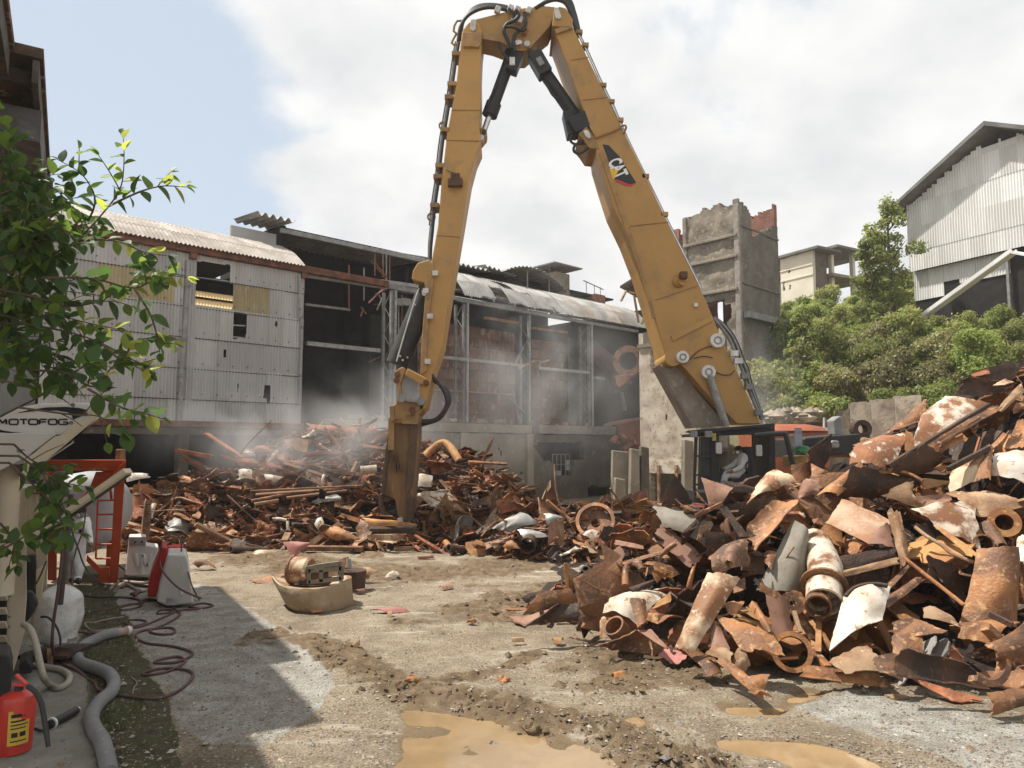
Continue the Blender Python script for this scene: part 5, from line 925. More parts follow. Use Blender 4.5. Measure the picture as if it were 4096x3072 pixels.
fpr('hood_swoosh', ZL1, [(140,212),(240,186),(380,165),(540,160),(660,170),(725,186),(690,232),(606,266),(594,232),(560,206),(470,192),(330,192),(230,202)], 7.992, .006, INK, hood2, 0)
fpr('hood_swoosh', ZL1, [(-40,340),(30,358),(120,371),(180,376),(60,377),(-40,368)], 7.992, .006, INK, hood2, 0)
# lettering: wide thin squared letters
def letter(strokes, x0, x1, y0=264, y1=306):
    mb = MB()
    for s_ in strokes:
        P = [at(*ZL1(x0+(x1-x0)*a, y0+(y1-y0)*b), 7.99) for a, b in s_]
        for p, q in zip(P[:-1], P[1:]): mb.bar(p, q, .016, .005, upv=(0,1,0))
    return mb
O_ = [[(.12,0),(.88,0),(1,.2),(1,.8),(.88,1),(.12,1),(0,.8),(0,.2),(.12,0)]]
WORD = [('M',[[(0,1),(0,.1),(.06,0),(.5,.75),(.94,0),(1,.1),(1,1)]],-8,52),('O',O_,76,150),('T',[[(0,0),(1,0)],[(.5,0),(.5,1)]],164,226),('O',O_,238,312),('F',[[(1,0),(.1,0),(0,.15),(0,1)],[(0,.5),(.85,.5)]],328,388),('O',O_,402,470),('G',[[(1,0),(.12,0),(0,.2),(0,.8),(.12,1),(.9,1),(1,.85),(1,.55),(.5,.55)]],486,560)]
for nm, st_, x0, x1 in WORD: props(mk('hood_letter', letter(st_, x0, x1), INK, hood2), kind=None)
for p in ((600,143),(705,218),(585,292)): c = at(*ZL1(*p), 7.98); mb = MB(); mb.cyl(c, c+np.array([0,.03,0]), .02, 8); mk('hood_bolt', mb, STEELG, hood2)
fpr('lower_housing', ZL1, [(-80,378),(452,378),(470,392),(400,440),(205,590),(0,690),(-80,700)], 7.82, .9, OFFW, fog, .012)
c = at(*ZL1(152,523), 7.79); mb = MB(); mb.cyl(c, c+np.array([0,.05,0]), .022, 8); mk('housing_bolt', mb, STEELG, fog)
for y in (7.74, 8.75): fpr('swing_arm', ZL1, [(735,250),(765,170),(800,180),(810,262),(600,430),(612,452),(400,590),(150,770),(160,735),(210,600),(455,405),(500,400),(560,335)], y, .07, BEI, fog, .01)
fpr('swing_arm_edge', ZL1, [(810,262),(600,440),(616,455),(385,610),(150,775),(150,765),(380,596),(606,446),(590,436),(800,255)], 7.70, .98, BEI, fog, .004)
fpr('arm_slot_shade', ZL1, [(170,632),(195,630),(210,650),(190,690),(170,710)], 7.735, .012, BLK, fog, 0)  # black plate on the arm paints the slot's dark opening as colour
fpr('nozzle_bracket', ZL1, [(755,165),(810,180),(860,195),(855,210),(800,215),(805,270),(770,255),(755,215)], 7.9, .3, OCHRE, fog, .01)
ftube('mast', [at(*ZL1(88,640),8.3), at(*ZL1(60,1000),8.3), at(*ZL1(30,1450),8.3), at(*ZL1(15,1720),8.3)], .115, BEI, fog, 20)
ftube('mast_seam', [at(*ZL1(3,720),8.2), at(*ZL1(-2,1300),8.2)], .012, STEELG, fog, 6)
cab2 = fpr('cabinet', ZL2, [(66,-160),(212,-160),(216,300),(196,560),(112,872),(66,900),(-140,900),(-140,-420),(66,-420)], 8.9, 1.3, BEI, fog, .012)
for i in range(8):
    y = -60+i*112; mb = MB(); a, b = at(*ZL2(-140,y),8.86), at(*ZL2(62,y),8.86); mb.box((a+b)/2+np.array([0,-.015,0]), (b[0]-a[0],.03,.09), np.array(Matrix.Rotation(.5,3,'X'))); mk('louvre_slat', mb, BEI, cab2, bevel=.004)
    mb = MB(); a, b = at(*ZL2(-140,y+58),8.885), at(*ZL2(52,y+58),8.885); mb.box((a+b)/2, (b[0]-a[0],.02,.36*8.9/100+.12)); mk('louvre_gap_shade', mb, BLK, cab2)  # solid black strips paint the shade between the slats
for y in (60,200,270,440,520,690): c = at(*ZL2(72+ (y%40)*.3,y),8.89); mb = MB(); mb.cyl(c, c+np.array([0,.02,0]), .016, 6); mk('cabinet_rivet', mb, STEELG, cab2)
pn = fpr('rear_cabinet', ZL1, [(140,832),(300,828),(452,872),(448,1060),(400,1250),(390,1700),(150,1700)], 9.7, .9, BEI, fog, .012)
for x in (205, 300): fpr('cabinet_rib', ZL1, [(x,835),(x+16,835),(x+14,1600),(x-2,1600)], 9.66, .04, BEI, pn, .004)
fpr('cabinet_tray', ZL1, [(210,868),(450,875),(448,890),(212,884)], 9.64, .06, RUST_B, pn, 0)
fpr('dark_leg', ZL1, [(225,1400),(290,1400),(300,1720),(215,1720)], 9.5, .15, BLK, fog, .01)
fpr('prop_leg', ZL2, [(290,60),(372,20),(330,330),(285,420)], 9.5, .12, BEI, fog, .01)
fpr('control_box', ZL2, [(-80,735),(75,745),(105,850),(70,1200),(-80,1250)], 7.15, .4, BLK, fog, .02)
fpr('tool_bag', ZL2, [(190,240),(260,235),(315,330),(235,470),(190,490)], 9.0, .15, M('dark_blue_cloth', (.05,.052,.065), (.03,.03,.035), bump=.3), fog, .03)
fpr('wheel_box', ZL2, [(150,830),(210,780),(265,820),(262,900),(160,908)], 8.9, .4, BLK, fog, .03)
bm = thing('timber_beam', at(*ZL1(670,970),8.35), 'long pale beige bar leaning diagonally across the front of the fog machine', 'bar')
mb = MB(); mb.bar(at(*ZL1(1062,688),8.35), at(*ZL1(276,1240),8.35), .16, .062); mk('bar_face', mb, BEI, bm, bevel=.006); mb = MB(); mb.bar(at(*ZL1(1066,712),8.42), at(*ZL1(285,1262),8.42), .10, .05); mk('bar_underside', mb, BLK, bm)
# shrink-wrapped bundle on a low stand
wr = thing('wrapped_bundle', at(*ZL2(460,690),9.7), 'bulky bundle wrapped in crumpled white plastic on a low stand by the fog machine', 'bundle')
n1, n2 = 26, 18; c = at(*ZL2(475,430), 9.75); G_ = np.zeros((n1+1, n2+1, 3))
for i in range(n1+1):
    for j in range(n2+1):
        a = 2*math.pi*(i % n1)/n1; b = math.pi*j/n2-math.pi/2; k = abs(math.sin(b))**.55*math.copysign(1,math.sin(b)); cr2 = (1-abs(k)**3.2)**.55 if abs(k) < 1 else 0
        w = 1+.30*(float(vnoise(min(i%n1,n1-i%n1)*.9+.3, j*.8, 5))-.5)+.22*abs(float(vnoise(min(i%n1,n1-i%n1)*1.9, j*1.7, 9))-.5); G_[i,j] = c+np.array([math.cos(a)*.255*cr2*w, math.sin(a)*.27*cr2*w, k*.40*(.94+.06*w)])
WRAP = M('white_stretch_wrap', (.60,.60,.59), (.48,.48,.47), sc_=4, rough=.3, bump=.7, bsc=7, spec=.5)
mb = MB(); mb.grid(G_); mk('plastic_wrap', mb, WRAP, wr, smooth=40)
mb = MB(); mb.box(c+np.array([0,0,-.45]), (.62,.6,.04)); mk('stand_plate', mb, RUST_D, wr); mb = MB(); mb.bar(at(*ZL2(398,700),9.5), at(*ZL2(412,985),9.3), .06); mk('stand_leg', mb, RUST_B, wr)
for dx in (-.2,.22): mb = MB(); mb.bar(c+np.array([dx,.2,-.47]), (c[0]+dx, c[1]+.2, 0.03), .05); mk('stand_leg', mb, RUST_B, wr)
# fire extinguisher
fe = thing('fire_extinguisher', (at(*ZL2(135,1500),6.85)[0], 6.85, .05), 'red fire extinguisher with yellow label and black hose standing on the concrete pad', 'extinguisher')
FRED = M('extinguisher_red', (.50,.045,.03), (.44,.035,.025), rough=.3, bump=0, spec=.5)
cx = at(*ZL2(137,1300),6.85)[0]; zb_ = .05; ztp = at(*ZL2(137,1050),6.85)[2]
mb = MB(); R_ = .152; mb.tube([(cx-.03,6.85,zb_),(cx-.03,6.85,zb_+.02),(cx,6.85,ztp-.06),(cx,6.85,ztp-.02),(cx,6.85,ztp+.02)], [R_*.9,R_,R_,R_*.93,R_*.4], 28); mk('cylinder', mb, FRED, fe, smooth=40)
mb = MB(); G_ = np.array([[[cx-.015+math.cos(t)*(R_+.003), 6.85+math.sin(t)*(R_+.003), z] for z in (zb_+.10, ztp-.12)] for t in np.linspace(-1.35,-.25,12)]); mb.thick(G_, .002); mk('yellow_label', mb, M('label_print', (.60,.41,.06), (.52,.35,.05), bump=0), fe, smooth=40)
for q, (z0, z1, t0, t1) in enumerate(((.34,.37,-1.2,-.4),(.30,.315,-1.2,-.5),(.27,.28,-1.2,-.35),(.24,.25,-1.2,-.45),(.17,.21,-1.15,-.85),(.17,.21,-.75,-.45),(.13,.14,-1.2,-.4))):
    mb = MB(); mb.thick(np.array([[[cx-.015+math.cos(t)*(R_+.0055), 6.85+math.sin(t)*(R_+.0055), zb_+z] for z in (z0,z1)] for t in np.linspace(t0,t1,8)]), .001); mk('label_line', mb, INK, fe)
mb = MB(); mb.cyl((cx,6.85,ztp),(cx,6.85,ztp+.07),.035,12); mk('valve', mb, BLK, fe, smooth=40)
for p, q in (((130,905),(215,985)), ((105,985),(205,990))): mb = MB(); mb.bar(at(*ZL2(*p),6.83), at(*ZL2(*q),6.83), .04, .022); mk('lever', mb, FRED, fe, bevel=.005)
P = [at(*ZL2(*p),y) for *p, y in ((225,1000,6.8),(280,1040,6.78),(330,1130,6.76),(360,1280,6.74),(378,1400,6.72),(390,1490,6.70))]; ftube('discharge_hose', sm(P,5), [.022]*21+[.02]*5, RUB, fe)
# ---------------------------------------------------------------- red frame with grey tank
rf = thing('red_tank_frame', (-6.2, 15.2, 0), 'orange red steel frame with ladder rungs holding a round grey tank', 'tank frame')
RFM = M('orange_red_paint', (.50,.085,.03), (.42,.065,.025), (.30,.06,.03), sc_=1.8, c3t=(.64,.72), rough=.45, bump=.04)
fpr('frame_post', ZL1, [(950,690),(1046,600),(1040,700),(1022,950),(1000,1300),(976,1622),(905,1622),(925,1300),(940,1000)], 15.0, .16, RFM, rf, .01)
fpr('frame_top_beam', ZL1, [(330,600),(1046,600),(1040,695),(330,690)], 15.02, .14, RFM, rf, .01)
for pts in ([(795,700),(945,695),(935,760),(810,840),(655,930),(740,840)], [(835,1500),(905,1490),(910,1620),(818,1622),(815,1540),(715,1440),(720,1390)], [(895,750),(915,745),(935,930),(915,940)], [(865,770),(880,750),(890,880),(870,860)]): fpr('frame_gusset', ZL1, pts, 15.06, .08, RFM, rf, .006)
for y in (935, 1052, 1175, 1300, 1418): mb = MB(); mb.cyl(at(*ZL1(800+ (1418-y)*.02,y+2),15.05), at(*ZL1(945,y),15.05), .018, 8); mk('ladder_rung', mb, RFM, rf, smooth=50)
mb = MB(); mb.bar(at(*ZL1(812,940),15.05), at(*ZL1(795,1420),15.05), .03); mk('ladder_rail', mb, RFM, rf)
fpr('frame_post', ZL1, [(400,690),(480,690),(470,1600),(395,1600)], 15.0, .16, RFM, rf, .01)
for x in (440, 960): a = at(*ZL1(x,650),17.2); mb = MB(); zt2 = at(*ZL1(x,640),15)[2]; mb.bar((a[0],17.2,0), (a[0],17.2,zt2), .16); mk('frame_post', mb, RFM, rf)
for x in (440, 985): a = at(*ZL1(x,640),15.1); b = at(*ZL1(x,640),15.1); mb = MB(); mb.bar((a[0],15.12,a[2]-.05), (a[0]*17.2/15.12,17.2,a[2]-.05), .14); mk('frame_side_beam', mb, RFM, rf)
c = at(*ZL1(635,1055), 15.75); ax = np.array([-.37,.93,0]); R_ = .88; mb = MB(); P = [c-ax*.28, c-ax*.24, c-ax*.1, c+ax*.1, c+ax*2.0, c+ax*2.3]; mb.tube(P, [R_*.3,R_*.62,R_*.9,R_,R_,R_*.5], 32); mk('grey_tank', mb, M('grey_tank_paint', (.34,.35,.36), (.28,.285,.29), (.22,.2,.18), sc_=1, c3t=(.66,.74), rough=.5, bump=.02), rf, smooth=50)
mb = MB(); mb.box(at(*ZL1(500,665),15.3), (.3,.2,.2)); mk('tank_hatch', mb, OFFW, rf, bevel=.02); mb = MB(); mb.box(at(*ZL1(725,680),15.0), (.75,.05,.04)); mk('rusty_strap', mb, RUST_O, rf)
mb = MB(); mb.box(at(*ZL1(1000,555),15.3), (.12,.2,.22)); mk('frame_post_cap', mb, TAN, rf, bevel=.02)
# ---------------------------------------------------------------- plastic road barriers
PWH = M('white_plastic', (.62,.60,.57), (.56,.53,.49), (.45,.40,.34), sc_=2, c3t=(.62,.74), rough=.45, bump=.03); PRD = M('red_plastic', (.50,.045,.04), (.42,.035,.032), rough=.45, bump=.03)
def barrier(label, Zf, pts, Y, depth, m, feet=None):
    b = thing('road_barrier', (*at(*Zf(*pts[0]),Y)[:2], 0), label, 'barrier', 'plastic road barriers by the hoses')
    fpr('barrier_body', Zf, pts, Y, depth, m, b, .03); return b
b1 = barrier('white plastic barrier nearest the coiled hoses, tapered with a pinkish lower side', ZL2, [(1265,315),(1345,352),(1562,332),(1548,205),(1522,0),(1504,-62),(1353,-66),(1318,60),(1280,200)], 12.9, .85, PWH)
fpr('drain_plug', ZL2, [(1455,215),(1478,215),(1478,262),(1455,262)], 12.86, .04, PWH, b1); fpr('foot_recess_shade', ZL2, [(1345,285),(1435,290),(1435,345),(1345,350)], 12.88, .02, M('recess_grey', (.33,.33,.34), bump=0), b1)  # the grey plate on the face draws the shaded foot recess in colour
b2 = barrier('red plastic barrier standing directly behind the nearest white one', ZL2, [(1190,278),(1196,180),(1232,60),(1290,-80),(1300,-120),(1352,-120),(1345,0),(1318,60),(1262,285)], 13.3, .8, PRD)
mb = MB(); mb.box(at(*ZL1(1450,1330),13.9), (.24,.3,.10)); mk('red_cap', mb, PRD, b2, bevel=.03)
b3 = barrier('white plastic barrier farthest back, with moulded slanting ribs, against the scrap heap', ZL1, [(1036,1560),(1062,1310),(1068,1238),(1210,1238),(1212,1308),(1316,1322),(1292,1562)], 15.3, .5, PWH)
fpr('end_lug', ZL1, [(1068,1240),(1210,1240),(1210,1308),(1066,1308)], 15.25, .06, M('grey_lug', (.36,.34,.31), bump=0), b3); 
for p, q in (((1120,1380),(1150,1480)),((1185,1380),(1180,1550)),((1190,1385),(1225,1480)),((1225,1480),(1250,1385))): mb = MB(); mb.bar(at(*ZL1(*p),15.28), at(*ZL1(*q),15.28), .05, .05); mk('moulded_rib', mb, PWH, b3)
for p in ((1120,1282),(1175,1280)): mb = MB(); c = at(*ZL1(*p),15.23); mb.cyl(c, c+np.array([0,.05,0]), .02, 8); mk('lug_hole_shade', mb, BLK, b3)  # black discs paint the shade of the holes, nothing is cut
# ---------------------------------------------------------------- hoses on the ground
def ghose(name, Zf, pts, r, m, label, cat='hose', air=(), k=6, n=8, group=None):
    P = []
    for p in pts:
        if len(p) == 3: P.append(at(*Zf(*p[:2]), p[2]))
        else: q = gnd(*Zf(*p), .02+r); q[2] = ground_z(q[0], q[1])+r; P.append(q)
    P = sm(P, k); sr = np.random.RandomState(len(pts)); mb = MB(); mb.tube(P, r, n); return mk(name, mb, m, None, smooth=60, label=label, cat=cat, group=group)
GH = M('grey_suction_hose', (.20,.20,.20), (.165,.165,.165), (.25,.24,.22), sc_=2.5, rough=.6, bump=.06)
sh = thing('suction_hose', gnd(*ZL2(760,870)), 'thick grey suction hose snaking along the edge of the grass', 'hose')
pts = [(935,572),(860,590),(760,618),(670,668),(622,740),(650,800),(760,862),(870,915),(920,975),(895,1040),(825,1105),(765,1180),(738,1260),(765,1360),(820,1450),(858,1560),(885,1700)]
P = []; 
for p in pts: q = gnd(*ZL2(*p), .085); q[2] = ground_z(q[0],q[1])+.072; P.append(q)
P = sm(P, 9); rr = .072*(1+.0*np.arange(len(P))); mb = MB(); mb.tube(P, rr, 16); mk('hose_body', mb, GH, sh, smooth=60)
mb = MB(); d_ = (P[0]-P[1])/np.linalg.norm(P[0]-P[1]); mb.cyl(P[0]-d_*.02, P[0]+d_*.24, .062, 16); mb2 = mk('hose_coupling', mb, M('pinkish_coupling', (.40,.30,.26), (.30,.22,.19)), sh, smooth=40); mb = MB(); mb.ring(P[0]+d_*.16, d_, .074, .05, .05, 16); mk('coupling_collar', mb, PINM, sh)
RH = M('reddish_rubber_hose', (.12,.06,.055), (.09,.05,.048), (.16,.11,.10), sc_=4, rough=.6, bump=.03); DH = M('dark_grey_hose', (.075,.07,.075), (.05,.048,.05), sc_=4, rough=.55, bump=.03); PH = M('pale_dusty_hose', (.30,.25,.20), (.22,.18,.145), sc_=4, rough=.7)
HG = 'thin air hoses lying by the barriers'
ghose('air_hose', ZL2, [(505,-120,8.7),(490,60,8.7),(462,280,8.7),(430,500,8.75),(422,680,8.9),(445,780),(520,845),(610,885),(700,935),(765,972),(798,1025),(950,1062),(1130,1102),(1290,1096),(1450,1022),(1555,925),(1535,872),(1430,850),(1300,848),(1165,882),(1185,903),(1330,880),(1450,830),(1495,782),(1430,755),(1290,778),(1245,800),(1300,806),(1420,798),(1510,768),(1555,738),(1530,708),(1400,672),(1190,645),(1108,605),(1105,565),(1200,535),(1370,520),(1415,545),(1380,572),(1270,572),(1210,545),(1320,500),(1440,432),(1440,395),(1340,330),(1200,290),(1120,320)], .018, RH, 'long dark hose hanging from the fog machine and looping out over the concrete', group=HG)
ghose('air_hose', ZL2, [(600,572),(780,562),(960,540),(1080,512),(1180,485),(1150,460),(1050,460),(1012,488),(1080,520),(1160,505),(1260,465),(1395,402),(1385,380),(1310,378),(1270,398),(1290,412),(1390,395),(1480,378),(1600,370),(1720,345),(1640,325),(1530,350),(1600,365)], .017, RH, 'reddish hose crossing the grass from the bundle to small coils at the white barrier', group=HG)
ghose('air_hose', ZL2, [(980,520),(780,550),(705,520),(690,488),(760,478),(900,455),(1000,440)], .015, PH, 'pale thin hose bent into a hook on the grass', group=HG)
ghose('air_hose', ZL2, [(640,400),(780,385),(930,355),(1060,330),(1145,342),(1060,372),(975,378),(985,355),(1090,330),(1240,300),(1290,320),(1360,355)], .015, RH, 'reddish hose running from the wrapped bundle to a flat loop on the slab', group=HG)
ghose('air_hose', ZL2, [(620,255),(740,270),(900,275),(1040,280),(1130,300),(1150,330)], .02, DH, 'dark hose lying behind the loops at the foot of the red frame', group=HG)
for i, pp in enumerate((((890,215),(960,140),(1050,150),(1150,160),(1210,150)), ((980,200),(1060,170),(1150,185),(1215,190)), ((960,120),(1080,110),(1200,120)), ((1010,95),(1100,120),(1220,130)), ((960,200),(1010,170),(1080,200),(1140,230),(1200,210)), ((1060,250),(1130,225),(1080,265)))):
    ghose('tangled_hose', ZL2, pp, .028, PH if i % 2 == 0 else RH, ['pale hose rising from the tangle by the red frame post','reddish hose lowest in the tangle by the red frame','pale hose lying flat at the back of the tangle','reddish hose at the back of the tangle near the red barrier','pale kinked hose in the middle of the tangle','short reddish hose end in front of the tangle'][i], group='tangled hoses at the foot of the red frame')
ghose('power_cable', ZL2, [(1290,-10,12.8),(1310,60,12.7),(1370,140,12.6),(1450,210,12.5),(1545,258,12.5),(1625,290,12.6)], .017, RH, 'dark cable drooping over the nearest white barrier', 'cable')
ghose('power_cable', ZL2, [(1500,20,13),(1530,120,12.85),(1560,210,12.8),(1610,300)], .012, DH, 'thin dark cable hanging behind the right edge of the nearest white barrier', 'cable')
ghose('power_cable', ZL1, [(1335,1340,13.2),(1345,1260,13.2),(1400,1225,13.3),(1460,1215,13.3),(1500,1270,13.2),(1505,1360,13.1)], .015, DH, 'dark cable looped over the tops of the barriers', 'cable')
ghose('power_cable', ZL1, [(990,1480,14.5),(1090,1540),(1200,1580),(1310,1590)], .02, DH, 'dark cable from the red frame to the red barrier', 'cable')
ghose('power_cable', ZL1, [(585,1080,8.8),(600,1200,8.8),(650,1340,8.9),(700,1480,9.2),(780,1580,9.8),(880,1640,10.4)], .010, DH, 'thin cable slanting down in front of the white coverall', 'cable')
ghose('power_cable', ZL1, [(715,1000,8.8),(690,1180,8.8),(640,1320,8.8),(600,1480,8.8),(600,1640,8.8)], .009, RH, 'thin reddish cable hanging in front of the white coverall', 'cable')
ghose('power_cable', ZL1, [(385,1440,8.8),(330,1570,8.8),(280,1660,8.8)], .010, DH, 'thin dark cable hanging below the beige bar', 'cable')
ghose('steel_pole', ZL1, [(590,890,9.2),(560,1200,9.1),(530,1500,9.0),(500,1800,9.0)], .032, M('dark_brown_pole', (.06,.045,.04)), 'dark upright pole between the bundle and the man in white', 'pole', k=2)
ghose('corrugated_hose', ZL2, [(190,500,8.7),(245,540,8.6),(285,640,8.5),(320,800,8.2),(350,920,7.9),(400,1010),(470,1035),(540,1000),(560,940),(500,890),(400,868),(270,850)], .036, M('beige_corrugated_hose', (.36,.33,.27), (.29,.265,.21), sc_=3), 'beige corrugated hose drooping from the cabinet onto the pad', n=10)
ghose('rubber_hose', ZL2, [(330,440,9.2),(390,445,9.2),(450,510,9.2),(485,600,9.2),(485,670,9.2)], .014, BLK, 'short black hose curving in front of the wrapped bundle')
ghose('wire_scrap', ZL2, [(1060,930),(1105,970),(1080,1010),(1068,1070)], .006, PH, 'pale bit of wire lying on the grass right of the thick hose', 'wire')
tb = thing('grinder_tool', gnd(*ZL2(500,1250)), 'black cylindrical power tool lying on the pad beside the thick hose', 'tool')
a, b = gnd(*ZL2(400,1310), .1), gnd(*ZL2(615,1195), .1); mb = MB(); mb.cyl(a, b, .042, 14); mk('tool_body', mb, BLK, tb, smooth=40); mb = MB(); d_ = (b-a)/np.linalg.norm(b-a); mb.cyl(b, b+d_*.03, .03, 12); mk('tool_tip', mb, PINM, tb, smooth=40)
mb = MB(); mb.tube(sm([a, a-d_*.1+np.array([0,0,-.02]), gnd(*ZL2(280,1340),.06), gnd(*ZL2(215,1365),.06)],5), .012, 7); mk('tool_cord', mb, BLK, tb, smooth=50); mb = MB(); mb.ring(a+d_*.02, d_, .06, .045, .02, 14); mk('tool_handle', mb, PINM, tb)
# ---------------------------------------------------------------- people in white coveralls
SUITM = M('white_coverall', (.68,.68,.67), (.60,.60,.59), sc_=6, rough=.8, bump=.6, bsc=9); SKIN = M('skin', (.33,.19,.13), (.28,.155,.105), rough=.6, bump=0); HAIR = M('dark_hair', (.025,.018,.014), bump=.2); MASKM = M('respirator_filter', (.58,.55,.50), (.48,.45,.40), bump=0)
def person(label, J, E, head, hands, Y0, shoes=()):
    me = bpy.data.meshes.new('person'); names = list(J); me.from_pydata([tuple(J[k][0]) for k in names], [(names.index(a), names.index(b)) for a, b in E], [])
    o = bpy.data.objects.new('tmp', me); COL.objects.link(o); sk = o.modifiers.new('s', 'SKIN'); sk.use_smooth_shade = True; ss = o.modifiers.new('d', 'SUBSURF'); ss.levels = ss.render_levels = 2
    for i, k in enumerate(names): r = J[k][1]; me.skin_vertices[0].data[i].radius = (r, r) if np.isscalar(r) else r
    me.skin_vertices[0].data[names.index('pelvis')].use_root = True
    bpy.context.view_layer.update(); m2 = bpy.data.meshes.new_from_object(o.evaluated_get(bpy.context.evaluated_depsgraph_get())); bpy.data.objects.remove(o)
    m2.materials.clear(); [m2.materials.append(m) for m in (SUITM, SKIN, BLK)]
    hp_ = [np.array(J[h][0]) for h in hands]; hd = np.array(J[head][0])
    for p in m2.polygons:
        c = np.array(p.center)
        if np.linalg.norm(c-hd) < J[head][1]*1.35 or min(np.linalg.norm(c-h) for h in hp_) < .085: p.material_index = 1
        elif any(np.linalg.norm(c-np.array(J[s_][0])) < .13 for s_ in shoes): p.material_index = 2
    base = np.array(J['pelvis'][0]); base[2] = min(J[k][0][2] for k in names); V = np.array([v.co[:] for v in m2.vertices])-base
    for v, q in zip(m2.vertices, V): v.co = q
    return props(link('person', m2, base), label, 'person')
def fingers(parent, hand, fwd, side, m=SKIN):
    fwd = np.asarray(fwd, float)/np.linalg.norm(fwd); side = np.asarray(side, float)/np.linalg.norm(side)
    dn = np.cross(side, fwd)
    for k_, (off, L_) in enumerate(((-.033,.072),(-.011,.082),(.011,.078),(.033,.062))):
        p = hand+fwd*.035+side*off; mb = MB(); mb.tube([p, p+fwd*L_*.5, p+fwd*L_*.8+dn*L_*.3, p+fwd*L_*.9+dn*L_*.6], [.010,.010,.009,.007], 7); mk('finger', mb, m, parent, smooth=60)
    p = hand-side*.035; mb = MB(); mb.tube([p, p-side*.03+fwd*.03, p-side*.025+fwd*.06], [.012,.011,.009], 7); mk('thumb', mb, m, parent, smooth=60)
def headgear(parent, hd, r, face, mask, cap=None, hair=True):
    face = np.asarray(face, float)/np.linalg.norm(face); sd = np.cross(face, (0,0,1)); up = np.array([0,0,1.0])
    if hair:
        mb = MB(); G_ = np.array([[hd - face*.012 + (sd*math.cos(t)*math.cos(b)+face*math.sin(t)*math.cos(b)+up*math.sin(b))*r*(1.10 if math.sin(t) < .35 else 1.06) for b in np.linspace(.15 if True else 0, 1.57, 7)] for t in np.linspace(0, 6.283, 19)])
        mb.grid(G_); mk('hair', mb, HAIR, parent, smooth=60)
        mb = MB(); G_ = np.array([[hd - face*.01 + (sd*math.cos(t)*math.cos(b)+face*math.sin(t)*math.cos(b)+up*math.sin(b))*r*1.08 for b in np.linspace(-.5, .2, 5)] for t in np.linspace(3.5, 5.93, 12)]); mb.grid(G_); mk('hair', mb, HAIR, parent, smooth=60)
    for q in (-1,1):
        mb = MB(); e = hd+face*r*.86+sd*q*r*.36+up*r*.08; mb.tube([e-face*.012, e+face*.004], [.013,.010], 8); mk('eye', mb, INK, parent, smooth=60)
        mb = MB(); e = hd+sd*q*r*1.0-up*.01; mb.tube([e-up*.03, e, e+up*.03], [.008,.014,.010], 8); mk('ear', mb, SKIN, parent, smooth=60)
        if mask: mb = MB(); e = hd+face*r*.85+sd*q*r*.55-up*r*.45; d_ = face*.6+sd*q*.8; mb.cyl(e, e+d_*.035, .042, 16); mk('mask_filter', mb, MASKM, parent, smooth=40, bevel=.006)
    mb = MB(); e = hd+face*r*.95-up*r*.1; mb.tube([e+up*.03, e+face*.018-up*.005, e-up*.012], [.009,.015,.012], 8); mk('nose', mb, SKIN, parent, smooth=60)
    if mask: mb = MB(); e = hd+face*r*.8-up*r*.45; mb.tube([e-face*.02, e+face*.05], [.055,.03], 14); mk('mask_body', mb, M('mask_rubber', (.16,.16,.17)), parent, smooth=50)
    else: mb = MB(); e = hd+face*r*.9-up*r*.5; mb.tube([e-sd*.025, e, e+sd*.025], [.005,.008,.005], 7); mk('mouth', mb, M('lips', (.25,.11,.09)), parent, smooth=60)
# worker walking beside the red frame
PY = 14.6; wj = lambda x, y, dy=0: tuple(at(*ZL1(x,y), PY+dy))
Jw = {'pelvis':(wj(636,1355),(.185,.15)),'spine':(wj(636,1255),(.18,.145)),'chest':(wj(640,1160),(.19,.15)),'neck':(wj(650,1085),.068),'head':(wj(662,1030),.10),
 'sl':(wj(590,1115,.05),.10),'el':(wj(568,1225,.08),.078),'wl':(wj(590,1305,-.05),.052),'hl':(wj(604,1330,-.08),.042),'sr':(wj(694,1112,-.05),.10),'er':(wj(735,1215,-.10),.078),'wr':(wj(752,1292,-.16),.052),'hr':(wj(757,1322,-.18),.042),
 'kl':(wj(600,1480,.1),.105),'al':(wj(592,1585,.15),.075),'tl':(wj(604,1612,.0),.05),'kr':(wj(660,1480,-.05),.11),'ar':(wj(640,1590,-.05),.08),'tr':(wj(658,1618,-.2),.05)}
Ew = [('pelvis','spine'),('spine','chest'),('chest','neck'),('neck','head'),('chest','sl'),('sl','el'),('el','wl'),('wl','hl'),('chest','sr'),('sr','er'),('er','wr'),('wr','hr'),('pelvis','kl'),('kl','al'),('al','tl'),('pelvis','kr'),('kr','ar'),('ar','tr')]
w1 = person('person in white coverall and respirator standing behind the poles by the red frame', Jw, Ew, 'head', ('hl','hr'), PY, ('tl','tr'))
headgear(w1, np.array(Jw['head'][0]), .105, (.75,-.6,-.25), True)
fingers(w1, np.array(Jw['hr'][0]), (.1,-.05,-1), (.3,-.9,0)); fingers(w1, np.array(Jw['hl'][0]), (.4,-.4,-.8), (.5,-.8,0))
